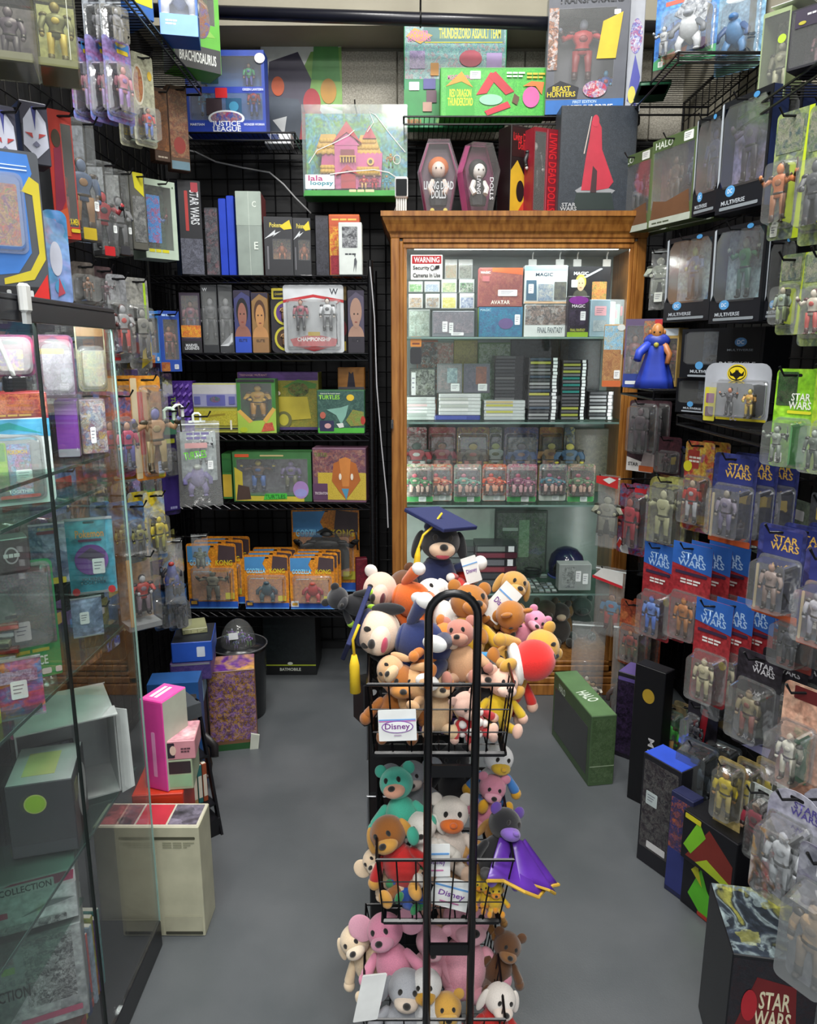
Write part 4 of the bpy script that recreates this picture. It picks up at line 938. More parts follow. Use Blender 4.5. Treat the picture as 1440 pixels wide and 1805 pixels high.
t = carton('green and teal boxed board game with lime title, at the post end of tier three', (559, 643, 688, 764), S(3.33), .1, '2c5a3c', (('r', .5, .5, .97, .96, '3a5a52 2a4a44 4a6a60'), ('t', 'TURTLES', .26, .84, .44, .1, '8ac83a'), ('t', 'TEENAGE MUTANT NINJA', .28, .92, .42, .03, 'd0d8c8'), ('e', .7, .83, .16, .15, 'd0b030'), ('p', ((.2, .55), (.5, .6), (.66, .66), (.6, .4), (.5, .2), (.4, .42)), '7aa89a'), ('r', .5, .06, .97, .12, '4aa83a'), ('p', ((.6, .3), (.75, .55), (.98, .5), (.98, .18), (.7, .16)), '6a8a40 8a7a3a 5a8a3c'), ('e', .96, .3, .1, .2, 'a8382c'), ('r', .2, .17, .3, .25, '2c2c4c'), ('e', .22, .17, .14, .12, 'c89a9a'), ('p', ((.4, .22), (.46, .12), (.56, .14), (.54, .24)), 'd0d4d0'), ('e', .12, .42, .12, .16, 'a85a4a')))
# tier 4
z = SZ[3] + .001
carton('slim green and yellow box end, behind the hanging clear bag', (392, 409, 800, 887), S(3.40), .12, '3a7a3c', (('r', .5, .3, .9, .5, 'c8a83a'), ('r', .5, .75, .9, .3, '2f6a38')))
t = winbox('wide green window box with two brown and violet animal figures', (411, 549, 797, 884), S(3.34), .09, '3a6a3c', (.05, .95, .14, .86), ART('6a6a70 5a5a64 7a7a80', 8, 4), ((.3, .2, .6, 'b8a83a 5a4438 2f5a9a', 1, 1.5), (.72, .22, .56, '7a6a9a 6a5a8a 5a5c40', 0, 1.4)), (('r', .12, .93, .18, .06, 'c0502c'), ('r', .5, .93, .3, .03, 'b0a070'), ('p', ((.02, .02), (.02, .7), (.12, .6), (.12, .12), (.9, .1), (.9, .0)), 'b8a83a'), ('p', ((.03, .03), (.06, .35), (.2, .3), (.22, .05)), '4a3a34'), ('e', .86, .24, .2, .36, '9a7ab0'), ('e', .86, .18, .16, .16, '8a8ac0'), ('p', ((.38, .04), (.4, .16), (.68, .17), (.68, .06)), '3fae3a'), ('t', 'TURTLES', .53, .105, .26, .08, '1c5a24')), side='2a5a30')
t = carton('purple, rust and yellow box with an orange horned dinosaur head', (551, 645, 790, 886), S(3.32, -4), .1, '6a4a5c', (('r', .5, .72, .97, .5, '7a4a5a 5a4050 8a5a50 9a7a70'), ('r', .55, .3, .9, .5, 'b8a03a c0a840'), ('r', .14, .2, .28, .3, '5a3c58'), ('t', 'TURTLES', .16, .88, .24, .07, '6a7a3c'), ('p', ((.36, .4), (.4, .72), (.6, .82), (.82, .72), (.9, .42), (.74, .2), (.62, .06), (.5, .2)), 'a8602c'), ('p', ((.5, .8), (.62, .84), (.72, .8), (.68, .3), (.56, .3)), 'c07a3c'), ('p', ((.54, .26), (.68, .26), (.63, .05)), '4a8aa8'), ('e', .52, .48, .05, .12, 'e0d8c8'), ('e', .74, .48, .05, .12, 'e0d8c8'), ('t', 'TRICERATON', .16, .17, .24, .05, 'c8b8c0')))
# tier 5: carded monsters
z = SZ[4] + .001
def monster(label, R, yy, cols, n, big=False, white=False, pose='c', step=.042):
    t = blister(label, R, ('Y', yy, z, 0), 'd08a2a', (.08, .92, .14, .62) if not big else (.1, .9, .2, .72), .035 if not big else .06, ((.52, .16 if not big else .22, .42 if not big else .5, cols, pose, 1.5 if not big else 1.9),),
        (('r', .5, .055, .99, .11, '2a5ab8'), ('r', .1, .1, .17, .11, 'd8dce0' if white else '2c3a6a'), ('r', .1, .095, .12, .05, 'd0a040'), ('p', ((.02, .72), (.02, .96), (.5, .97), (.42, .84), (.5, .72)), '4a8ac0'), ('p', ((.62, .72), (.66, .98), (.98, .95), (.98, .72)), '4a3c40'), ('t', 'GODZILLA', .27, .71, .42, .085, '8fdcff'), ('t', 'KONG', .75, .71, .34, .085, 'd8c030'), ('r', .5, .015, .99, .02, '6aa0d8'), ('r', .84, .2, .18, .1, 'c8c040')) + ((('p', ((.14, .3), (.2, .56), (.36, .72), (.5, .78), (.66, .7), (.84, .5), (.88, .3), (.6, .24), (.3, .24)), '2a2c2c'),) if big else ()), art=ART('d8902c d08428 c87a2a e09a30', 14, n), hole=True, r=.014, name='carded_monster', group=None)
    return t
def stack(t, n, off, lab):
    t['group'] = lab
    for k in range(1, n + 1): dup(t, Vector(off) * k, None, t['label'] + ', %s in its row' % ORD[k])
lk = 'orange and blue monster cards standing in rows'
t = monster('orange monster card with a grey ape figure inside', (331, 418, 958, 1078), 3.345, '5a5c50 6a6a5a 4a4c44', 1, pose=1); stack(t, 2, (.018, .07, .0), lk)
t = monster('blue and orange monster card with a dark scaly figure inside', (431, 509, 978, 1076), 3.34, '2a4a52 2c4450 24383f', 2); stack(t, 2, (.008, .07, .0), lk)
t = monster('blue and orange monster card with a red winged figure inside', (511, 590, 980, 1078), 3.335, 'a83a3a b04a3c 8a2c34', 3, white=True); stack(t, 2, (.010, .06, .0), lk)
t = monster('extra large orange monster card with a black ape figure at the back', (516, 634, 896, 1076), 3.60, '1c1e20 26282a 1c1e20', 4, big=True, pose=1)
carton('dark red card pack at the post end of the lowest tier', (628, 648, 985, 1076), S(3.45, 10), .04, '6a1c2c', (('r', .5, .5, .9, .9, '7a2030 4a1420'),))
# white cord drooping across the grid wall
t = thing('white_cable', 'thin white cord sagging across the black grid wall over the shelving', 'cord', hitY(320, 262, 3.79))
g = G(); o0 = t.location
g.tube([hitY(x, y, 3.79) - o0 for x, y in ((318, 262), (345, 268), (380, 285), (430, 296), (475, 304), (500, 325), (520, 348), (548, 376))], .004, 6); g.obj('cord', M('b8b8b8'), t)
t = thing('white_cable', 'thin white cord hanging down between shelving and oak cabinet', 'cord', hitY(652, 470, 3.30))
g = G(); o0 = t.location
g.tube([hitY(x, y, 3.30) - o0 for x, y in ((652, 470), (655, 500), (660, 560), (664, 680), (672, 780), (682, 880), (684, 930))], .0028, 6); g.obj('cord', M('b0b0b4'), t)
# under the lowest tier
carton('black vehicle box with a lime stripe on the floor under the shelving', (464, 557, 1085, 1190), ('Z', 0, None, 0), .22, '0e1012', (('r', .5, .6, .96, .7, '14181a 1a2022 0e1214'), ('r', .5, .17, .98, .02, '9aa82a'), ('t', 'BATMOBILE', .5, .1, .4, .05, 'c8ccc0'), ('e', .5, .2, .1, .05, 'b8bcb0')))
loc = hitZ(420, 1190, .0); loc.y = 3.12
loc = Vector((hitY(421, 1150, 3.1).x, 3.1, 0))
zr = hitY(421, 1135, 3.1).z; rr = .125
t = thing('domed_display', 'round black display drum with tiny green figures under a clear dome', 'display', loc)
G().lathe([(0, 0), (rr * .82, 0), (rr * .86, .01), (rr * .98, zr - .02), (rr, zr), (0, zr)], 28).obj('drum', M('15171a', .25), t, True)
G().tube([(rr * math.cos(u), rr * math.sin(u), zr) for u in [2 * PI * q / 28 for q in range(28)]], .004, 6, True).obj('drum_rim', M('6a6c70', .25, .6), t)
G().lathe([(rr * .62 * math.cos(u), zr + .002 + .115 * math.sin(u)) for u in [PI / 2 * q / 8 for q in range(9)]], 24).obj('dome', CLEAR('acrylic'), t, True)
for k in range(7):
    u = k * 2.4; figure(t, .045 * math.cos(u) * (k % 3 + 1) / 2, .045 * math.sin(u) * (k % 3 + 1) / 2, zr, .05 + .01 * (k % 2), ('7a9a5a 5a6a8a 6a5a8a', '8a8aa0 6a4a8a 5a7a4a')[k % 2], k % 3)
G().prism([(-.02, zr + .05), (.02, zr + .055), (.018, zr + .085), (-.022, zr + .08)], -.081, -.079).obj('price_sticker', PRICE, t)

# ================================================================== inside the oak cabinet
def C(shelf, y, a=0): return ('Y', y, (CSZ[shelf] if shelf < 4 else ZB) + .001, a)
# --- shelf 1: graded cards in slabs on a stepped stand, boxed card sets
cards = [('e6e0d0 d8b890 c8d0b0', 'white and sand'), ('c8c8b8 a8b0a0 8a8a80', 'grey leafy'), ('5aa858 7ac070 e0e8d8', 'green and white'), ('cfd6dc a8bcd0 8aa0b8', 'pale blue'), ('6aa868 d8d0a8 8ab878', 'green with a tan figure'), ('50a858 30302c d8e8d0', 'green with a black figure'),
         ('c8a878 8a7a6a d0d4d0', 'tan'), ('b08a4a 7a7470 c8ccc8', 'brown'), ('d8d03a c8c040 e8e4a8', 'bright yellow'), ('4a5a8a 8aa0c0 d0d8e0', 'navy and white')]
rects = [(784, 806, 457, 492), (808, 833, 457, 492), (720, 745, 496, 515), (748, 775, 496, 515), (778, 805, 492, 516), (809, 836, 492, 516), (720, 745, 518, 543), (750, 775, 518, 543), (778, 805, 517, 544), (810, 836, 517, 544)]
for (c, nm), r in zip(cards, rects):
    row = 0 if r[2] < 480 else (1 if r[2] < 510 else 2)
    loc, w, h, a = place(r, ('Y', 3.62 - row * .06, None, 0))
    t = thing('graded_card', nm + ' trading card in a clear slab on the cabinet top shelf', 'trading card', loc)
    G().cbox(-w / 2, w / 2, 0, .006, 0, h, .001).obj('slab_backing', M('d0d6d4', .3), t)
    G().prism(rrect(-w * .42, w * .42, h * .05, h * .72, .002), -.001, .0005).obj('card_art', ART(c, 60, len(nm)), t)
    G().prism(rrect(-w * .42, w * .42, h * .78, h * .95, .002), -.001, .0005).obj('grade_label', M('e8eae6'), t)
    G().cbox(-w / 2, w / 2, -.004, -.002, 0, h, .001).obj('clear_lid', CLEAR('acrylic'), t)
t = thing('card_riser', 'clear stepped plastic riser carrying rows of slabbed cards', 'riser', (hitY(778, 590, 3.5).x, 3.5, CSZ[0]))
for k in range(3):
    zz = [hitY(778, y, 3.62 - i * .06).z for i, y in enumerate((493, 516.5, 544))][k] - CSZ[0]
    G().box(-.16, .16, .08 - k * .06, .138 - k * .06, zz - .006, zz - .001).obj('step', CLEAR('acrylic', 'e8f0ee'), t)
    for s in (-1, 1): G().box(s * .158 - .002, s * .158 + .002, .08 - k * .06, .138 - k * .06, 0, zz - .006).obj('upright', CLEAR('acrylic', 'e8f0ee'), t)
carton('grey hazy card box with green foliage print, under the slabbed cards', (720, 758, 546, 590), C(0, 3.40), .05, '7a8480', (('r', .5, .5, .9, .9, '8a9a90 7a8478 9aa8a0 5a6a60'),))
carton('slate grey card tin with white notes in front of the slabbed cards', (762, 836, 548, 590), C(0, 3.38), .07, '6a7076', (('r', .5, .55, .94, .8, '7a7a80 6a6c74 8a8288'), ('s', .3, .4, .12, .4, 'e0e4e4'), ('s', .45, .35, .1, .4, 'd8dcdc'), ('s', .6, .12, .3, .12, 'e4e8e8')))
def magic(label, R, yy, body, dec, **kw): return carton(label, R, ('Y', yy, CSZ[0] + .001 if R[3] > 580 else hitY((R[0] + R[1]) / 2, R[3], yy).z, 0), .06, body, dec, name='card_game_box', **kw)
magic('rust red card game box with orange top band', (844, 921, 472, 541), 3.40, '8a4a48', (('r', .5, .5, .97, .97, '8a5048 7a4444 946050'), ('p', ((.3, .9), (1, .82), (1, 1), (.3, 1)), 'b8582c'), ('t', 'MAGIC', .15, .88, .22, .06, 'd8d0c8'), ('r', .16, .72, .16, .14, '9a5a5c'), ('s', .66, .36, .44, .16, 'd8dcdc'), ('t', 'AVATAR', .5, .12, .44, .1, 'd8d4c8')), side='a8484c').location.z = hitY(880, 541, 3.40).z
magic('teal blue card game box with lime edge, under the rust red box', (844, 921, 541, 590), 3.40, '2a6a8a', (('r', .5, .5, .97, .97, '2a6a8c 2f7a94 3a5a80 276080'), ('t', 'MAGIC', .15, .9, .24, .08, '9ac0d0'), ('e', .62, .45, .34, .36, '5a4a7a'), ('s', .88, .58, .12, .34, 'e4e8e8')), side='8ab03a')
t = magic('white and sky blue card game box with window cards', (924, 1000, 468, 536), 3.40, 'b8c4c4', (('r', .5, .93, .98, .12, '7aa8d0'), ('t', 'MAGIC', .46, .77, .4, .09, '2a3a4a'), ('p', ((.05, .1), (.05, .62), (.28, .62), (.3, .1)), '3a5a70'), ('s', .16, .4, .12, .24, 'e4e8e8'), ('r', .5, .3, .34, .44, '5a6e8a 7a8a98 a8a8a0'), ('r', .84, .35, .28, .46, '4a4c50 6a6a60'), ('r', .5, .04, .98, .05, 'b89a7a'))); t.location.z = hitY(960, 536, 3.40).z
magic('white card game box with four grey portraits, under the sky blue box', (924, 998, 537, 590), 3.40, 'c4ccca', (('r', .5, .68, .96, .6, '6a625c 4a4a4c 8a7a70 9aa0a0'), ('t', 'FINAL FANTASY', .62, .22, .6, .18, '5a6468'), ('t', 'MAGIC', .55, .96, .3, .06, '4a5458')))
magic('black card game box with a small gold swordsman print', (1001, 1076, 470, 536), 3.42, '17181c', (('t', 'MAGIC', .3, .82, .34, .09, 'd4d8d8'), ('head', .3, .5, .34, .6, 'b8a080', 'c8a840', '4a4a40'), ('r', .74, .35, .34, .5, 'a8684a c08a4c 6a7a4a'), ('s', .15, .55, .14, .2, 'dfe4e4'), ('p', ((.35, .72), (.75, .96), (.8, .94), (.42, .7)), '9aa0a4'))).location.z = hitY(1038, 536, 3.42).z
magic('black and purple card game box with a lime foot', (1000, 1038, 522, 592), 3.36, '2a2630', (('e', .5, .9, .9, .2, '7a2a8a'), ('t', 'MAGIC', .5, .76, .6, .08, 'd8d4dc'), ('r', .5, .48, .8, .4, '3a3444 2a2632 4a4256'), ('s', .72, .52, .24, .22, 'dfe4e4'), ('r', .5, .06, .98, .12, '8ab02a'), ('t', 'FINAL FANTASY', .5, .17, .7, .07, 'b8c050')))
for i in range(5):
    carton(('pale blue clear card case', 'white clear card case', 'frosted clear card case', 'pale grey clear card case', 'sky blue clear card case')[i] + ' in a row beside the black card boxes', (1041 + i * 11, 1075 + i * 9, 528 + (i % 3) * 4, 590), C(0, 3.36 + i * .045, 8), .03, ('8aa4b0', 'b8c4c4', 'a0b0b0', '9aa4a8', '8ab0c0')[i], (('s', .5, .7, .6, .25, 'd8a8b0'), ('r', .5, .3, .7, .3, 'a8b4b8 8a9aa0')), name='card_case')
for i in range(6):   # pane of spare glass shelves lying flat
    loc = Vector((hitY(882, 590, 3.5).x, 3.42, CSZ[0] + .001 + i * .008))
# white peg tags under the top
for i, x in enumerate((939, 987, 1018, 1070)):
    loc, w, h, a = place((x - 7, x + 7, 444, 470), ('Y', 3.55, None, 0))
    t = thing('hanging_clip', ('first', 'second', 'third', 'fourth')[i] + ' white plastic clip counted from the rust red box, hanging under the cabinet top', 'clip', loc)
    G().prism(rrect(-w / 2, w / 2, 0, h * .5, .003), 0, .004).obj('clip_plate', WHT, t)
    G().tube([(0, .002, h * .45), (0, .002, h * .8), (.004, .002, h)], .003, 6).obj('clip_stem', WHT, t)
# --- shelf 2: game cases
z2 = CSZ[1] + .001
GCASE = G().cbox(-.5, .5, -.5, .5, 0, 1, .03).mesh('case'); GCASE.materials.append(None)
GLAB = G().box(-.46, .2, -.503, -.5, .14, .86).mesh('spine_label'); GLAB.materials.append(None)
GSTK = G().box(.28, .42, -.506, -.5, .08, .92).mesh('price_sticker'); GSTK.materials.append(None)
def gcase(label, x, y, z, w, d, th, body, lab, stick, group, rz=0):
    t = thing('game_case', label, 'game case', (x, y, z), rz, group)
    link('case', GCASE, t, (0, 0, 0), (0, 0, 0), (w, d, th), [M(body, .25)])
    link('spine_label', GLAB, t, (0, 0, 0), (0, 0, 0), (w, d, th), [M(lab, .3)])
    if stick: link('price_sticker', GSTK, t, (0, 0, 0), (0, 0, 0), (w, d, th), [PRICE])
piles = [('black game case in the pile behind the standing cases', 872, 926, 627, 706, 706, '16171b', ('3a3c40', '4a4a4e', '2c2e32', '5a5a5c'), False),
         ('black game case in the tall pile with a white sticker row', 929, 984, 630, 741, 741, '17181c', ('7a7c80', '9a9c9e', '4a4c50', 'a8a84a', '3c4a5a', '6a6a6c'), True),
         ('black game case in the tall pile with a teal spine', 987, 1033, 634, 741, 741, '141518', ('6a6c70', '4a4c50', '9aa04a', '2a7a74', '5a5a5e'), True),
         ('black game case in the shortest pile, beside the stile', 1036, 1081, 690, 741, 741, '17181c', ('8a8c90', '5a5c60', 'a8aaac', '4a4c50'), True),
         ('pale game case in the mixed pile with yellow spines', 852, 926, 706, 741, 741, 'b8c0c0', ('a8b0b4', 'b8a878', 'c0c4c0', '8a9ab0', 'b0b048'), False),
         ('white game case in the middle white pile', 772, 848, 694, 733, 733, 'c4ccca', ('b8c0be', 'd0d4d2', 'a8b0a8'), False),
         ('white game case in the pile at the lock side', 716, 768, 700, 741, 741, 'c0c8c6', ('a8b0ae', 'c8b0b0', 'd0d4d2', '9aa4a0'), False)]
for lab, x0, x1, yt, yb, yb2, body, labs, st in piles:
    y = 3.42; a, b = hitY(x0, yb, y), hitY(x1, yb, y); zt = hitY((x0 + x1) / 2, yt, y).z
    zb = z2 if yb > 735 else (z2 + .07 if yb < 710 else z2 + .022)
    if yb < 710: y = 3.47
    n = max(2, round((zt - zb) / .0155)); th = (zt - zb) / n
    for k in range(n):
        gcase((ORD[k] + ' from the bottom: ' if n < 21 else '') + lab, (a.x + b.x) / 2 + rnd.uniform(-.002, .002), y + .07, zb + k * th, (b.x - a.x) * .97, .13, th * .95, body, labs[(k * 7 + k // 3) % len(labs)], st, 'stacked game cases, ' + lab[21:])
for k in range(4): gcase(ORD[k] + ' white game case from the bottom under the black pile', hitY(898, 740, 3.47).x, 3.56, z2 + k * .0165, .12, .12, .0155, 'b8c0c0', ('a8b0b4', '8a9a9a')[k % 2], False, 'white cases under the black pile')
gcase('dark blue game case lying under the middle white pile', hitY(806, 738, 3.42).x, 3.48, z2, .21, .13, .02, '2a3a8a', '3a4a9a', False, None)
for i, (r, body, dec) in enumerate((((722, 768, 640, 690), '3a3e3c', (('r', .5, .5, .9, .9, '4a5048 2c302c 8a908a 5a6450'), ('s', .15, .45, .16, .8, 'c0c4c4'))), ((770, 815, 638, 690), '6a6e70', (('r', .5, .5, .9, .9, '7a8084 8a8080 5a6a6c'), ('s', .72, .2, .34, .26, 'e0e4e4'), ('r', .6, .6, .4, .5, '9aaeb0 6a8088'))), ((817, 864, 638, 690), '54565e', (('r', .5, .5, .9, .9, '5a5c66 4a4c58 6a6470'), ('r', .66, .6, .4, .6, '8a5a4a 6a4a44'), ('s', .72, .2, .34, .24, 'e0e4e4'))))):
    t = carton(('dark game box with a white strip standing on the white cases', 'grey game box with a price sticker standing between two boxes', 'slate game box with a rust picture standing beside the black pile')[i], r, ('Y', 3.45, None, 0), .015, body, dec, name='game_box')
    zz = [hitY(740, 700, 3.42).z, hitY(810, 694, 3.42).z, hitY(840, 694, 3.42).z][i]; t.location.z = zz + .001
for i, (r, c, lb) in enumerate((((735, 772, 600, 636), 'a85a3a 6a6a68 4a4a4c c8c8c4', 'grey and rust loose game card'), ((770, 800, 602, 640), '8a9088 b87a70 d0d0cc', 'pale loose game card with pink patch'), ((800, 842, 600, 638), 'a89a5a b0a060 8a7c4a', 'large tan cardboard sleeve'), ((843, 900, 604, 634), '6a8a5a 9aaa8a c0ccc0 4a6a4a', 'green and white loose game card'), ((900, 985, 598, 628), '2c3438 3a4448 1c2226', 'dark glossy game box'), ((988, 1060, 598, 632), '24303a 1c2428 344048', 'navy glossy game box'))):
    carton(lb + ' leaning at the back of the second shelf', r, ('Y', 3.66, z2, 0), .012, c.split()[0], (('r', .5, .6, .94, .76, c),), name='game_box')
t = thing('price_tag', 'orange and black swing tag hanging on the inside of the glass', 'tag', hitY(733, 642, 3.32))
g = G(); G().prism(rrect(-.024, .024, .075, .118, .004), 0, .002).obj('tag_card', M('d88a2c'), t); G().prism(rrect(-.025, .025, 0, .072, .012), 0, .012).obj('tag_body', M('17171b', .25), t)
G().tube([(0, .001, .118), (.0, .001, .16)], .001, 4).obj('tag_string', M('888'), t)
G().box(-.016, .016, -.001, .0, .085, .092).obj('tag_print', M('7a3a14'), t)
# --- shelf 3: dolls in clear packs
fc = ['c85a6a 3a7a4a c8b0a0', 'b83a4a c86a4a d8b090', 'c07a8a 6a9a8a c8a090', 'c8402a d05a3a e0a080', 'b04a6a 8a4a6a c89aa0', '9a5a7a 4a7a8a c8a8a0', 'a8586a 5a7a5a c0a090']
adj = ['red and blue', 'pink and orange', 'white and teal', 'scarlet', 'rose', 'magenta', 'pink and green']
for i, (x0, x1) in enumerate(((713, 764), (752, 797), (800, 848), (850, 892), (893, 946), (950, 998), (1000, 1048))):
    c = fc[i]
    blister('clear ' + adj[i] + ' doll pack with price foot, front row of third shelf', (x0, x1, 818, 889), C(2, 3.38 + (i % 2) * .03), '8a9a8a', (.05, .95, .16, .9), .03, ((.35, .2, .55, c, 0, 1.6), (.7, .22, .45, c, 2, 1.5)), (('r', .5, .08, .96, .14, ('4a9a5a', 'b8c0b8')[i % 2]), ('s', .62, .08, .26, .13, 'e4e8e8')), art=ART(c + ' 8ab0a0', 40, i), hole=False, name='doll_pack')
for i, (x0, x1, c) in enumerate(((716, 752, '3a4a44 a8404a c8ccc8'), (755, 803, '9a6a5a a84a5a b88a80'), (805, 862, 'b89a4a 6a5a4a a85a54'), (862, 884, 'b8b84a c8ccc8 7a7a4a'), (888, 948, '6a5a6a 4a5a8a 9a7a74'), (950, 992, 'a8984a a87a4a 8a5a50'), (994, 1012, 'c8b83a 3a5a7a 4a4a3c'))):
    blister(('dark green and red', 'jar-shaped pink', 'tan and rose', 'slim yellow', 'grey-blue', 'olive and tan', 'yellow and navy')[i] + ' doll pack in the back row of the third shelf', (x0, x1, 753, 830), C(2, 3.60 + (i % 2) * .04), '8a8a80', (.06, .94, .1, .9), .03, ((.5, .25, .5, c, 0, 1.7),), (('r', .5, .12, .7, .08, 'd8dcd4'), ('r', .5, .3, .8, .05, '4a8a5a')), art=ART(c, 36, i + 9), hole=False, name='doll_pack')
carton('plain brown box with a dark label at the end of the third shelf', (1012, 1075, 756, 830), C(2, 3.64), .05, '4a4434', (('r', .5, .6, .9, .6, '54503c 3c3828 6a644c'),))
# --- shelf 4: consoles and cartridges
z4 = CSZ[3] + .001
carton('plain grey-white board standing at the back of the fourth shelf', (782, 872, 897, 968), C(3, 3.68), .01, 'b4bab4', (('r', .5, .5, .96, .96, 'b8beb8'),), name='display_board', cat='board')
carton('white paper note on the board behind the graduation toy', (712, 768, 897, 960), C(3, 3.60), .01, 'aeb6b2', (('r', .7, .7, .1, .5, '5a6a70'),), name='display_board', cat='board')
carton('black and green framed picture leaning at the back of the fourth shelf', (874, 965, 900, 958), C(3, 3.66), .02, '3a403c', (('r', .5, .5, .94, .92, '4a524c 5a6a58 6a6a6c 3a443e'), ('r', .28, .7, .3, .05, 'a8b0ac'), ('r', .55, .55, .2, .6, '6a8a6a 8aa08a')), name='picture_frame', cat='picture')
for k, (th, c, tw) in enumerate(((.035, '2c2e34', .2), (.035, '24262a', .21), (.03, '5a2430', .2), (.04, '1c1c20', .19), (.03, '4a1c2a', .2), (.035, '2e3234', .2), (.02, '3a3e40', .19))):
    x = hitY(874, 1030, 3.42).x; zz = z4 + sum((.035, .035, .03, .04, .03, .035, .02)[:k])
    if zz > z4 + .2: break
    gcase(('bottom grey console case', 'lower black console case', 'dark red striped console case', 'black console case with pale lettering', 'maroon striped console case', 'top grey console case')[min(k, 5)] + ' in the fourth shelf stack', x, 3.50, zz, tw, .15, th * .95, c, ('5a5c60', '3c3e44', '8a3a44', '6a6c72', '7a3040', '7a8480')[min(k, 5)], k % 2 == 1, None)
for k in range(6):
    x = hitY(800 + (k % 2) * 4, 980, 3.46).x
    gcase(('lowest', 'second', 'third', 'fourth', 'fifth', 'topmost')[k] + ' grey console case in the pile behind the waving toy', x, 3.58, z4 + k * .03, .21, .14, .027, '54585a', ('7a8082', '62686a')[k % 2], False, None)
for i in range(5):
    for j in range(6):
        x = hitY(918, 1020, 3.4).x + j * .03 - i * .002; y = 3.345 + i * .05
        if j > 3 and i > 2: continue
        t = thing('game_cartridge', 'grey game cartridge lying flat among rows on the fourth shelf', 'cartridge', (x, y, z4), R_(rnd.uniform(-6, 6)), 'flat grey cartridges on the fourth shelf')
        G().cbox(-.0125, .0125, -.02, .02, 0, .008, .001).obj('shell', M(('5a6462', '6a7472', '4a5452')[(i + j) % 3]), t)
        G().box(-.009, .009, -.014, .008, .008, .0086).obj('label', M(('8aa09a', 'a8b4b0', '3a4644', '7a8a94')[(i * 3 + j) % 4]), t)
loc = Vector((hitY(1000, 960, 3.58).x, 3.58, z4))
t = thing('helmet', 'glossy black and dark blue helmet on the fourth shelf', 'helmet', loc)
G().lathe([(.075, 0), (.088, .03), (.09, .07), (.078, .115), (.05, .145), (.02, .157), (0, .158)], 24).obj('helmet_shell', M('12183a', .15), t, True)
G().ell((-.02, -.062, .06), (.06, .035, .045), 16, 10).obj('visor', M('08090c', .08), t, True)
G().tube([(.088 * math.cos(u), .088 * math.sin(u), .012) for u in [2 * PI * q / 20 for q in range(20)]], .006, 6, True).obj('rim', M('2a3a7a', .2), t)
carton('silver console box with two white stickers on the fourth shelf', (985, 1042, 995, 1040), C(3, 3.36), .07, '8a9290', (('r', .3, .5, .4, .8, '6a7270 9aa2a0 3a4040'), ('s', .6, .55, .16, .4, 'dfe4e4'), ('s', .82, .45, .16, .4, 'dfe4e4')))
t = thing('cable_coil', 'dark coiled cable with silver plug on the fourth shelf', 'cable', Vector((hitY(945, 970, 3.5).x, 3.56, z4)))
G().tube([((.04 + .006 * math.sin(3 * u)) * math.cos(u), .04 * math.sin(u), .008 + .05 * u / 20) for u in [k * .45 for k in range(44)]], .004, 5).obj('coil', M('1c2022', .3), t)
G().cbox(.03, .07, -.01, .01, 0, .02, .003).obj('plug', M('a8b0b0', .2, .7), t)
# --- bottom: soft toys in shadow
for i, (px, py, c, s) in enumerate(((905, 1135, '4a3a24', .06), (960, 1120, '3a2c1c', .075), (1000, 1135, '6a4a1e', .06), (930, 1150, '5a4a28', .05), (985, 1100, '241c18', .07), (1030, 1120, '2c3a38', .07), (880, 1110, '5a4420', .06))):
    loc = Vector((hitY(px, py, 3.5).x, 3.42 + (i % 3) * .09, ZB + .001))
    t = thing('plush_toy', ('small brown', 'dark brown', 'golden brown', 'tiny olive', 'black and white', 'dark teal', 'tan')[i] + ' soft toy slumped on the cabinet floor', 'plush toy', loc)
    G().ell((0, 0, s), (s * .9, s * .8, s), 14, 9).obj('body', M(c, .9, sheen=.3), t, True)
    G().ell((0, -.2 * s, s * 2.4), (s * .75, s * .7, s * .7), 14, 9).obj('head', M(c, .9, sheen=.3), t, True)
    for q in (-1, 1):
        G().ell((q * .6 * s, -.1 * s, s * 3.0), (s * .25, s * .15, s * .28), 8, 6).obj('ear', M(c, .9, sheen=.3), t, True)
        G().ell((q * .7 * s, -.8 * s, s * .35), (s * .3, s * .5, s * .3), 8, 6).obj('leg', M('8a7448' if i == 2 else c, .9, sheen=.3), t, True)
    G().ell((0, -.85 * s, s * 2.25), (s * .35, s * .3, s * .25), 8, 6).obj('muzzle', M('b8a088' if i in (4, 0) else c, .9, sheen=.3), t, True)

# ================================================================== the wall above the glass case
def LX(x, a=58, z=None): return ('X', x, z, a)
def clearbox(label, R, pl, d, back, figs, dec=(), tint='fff', body=None, name='clear_box'):
    """an all-clear display box with a printed insert"""
    loc, w, h, a = place(R, pl)
    t = thing(name, label, 'toy box', loc, a)
    g = G(); g.cbox(-w / 2, w / 2, 0, d, 0, h, .006); g.obj('clear_cover', CLEAR('acrylic', tint), t)
    G().box(-w / 2 + .004, w / 2 - .004, d - .006, d - .004, .004, h - .004).obj('insert_card', back, t)
    G().box(-w / 2 + .004, w / 2 - .004, .004, d - .006, .003, .02).obj('tray', M(body or '8a8a74'), t)
    for q in figs: figure(t, (q[0] - .5) * w, d * .5, q[1] * h, q[2] * h, q[3], q[4] if len(q) > 4 else 0, 1.1, depth=d * .7)
    decals(t, w, h, dec)
    t['w'] = w; t['h'] = h
    return t
def lh(t, n=0, bd=.05): return hang(t, 'L', n, bd=bd)
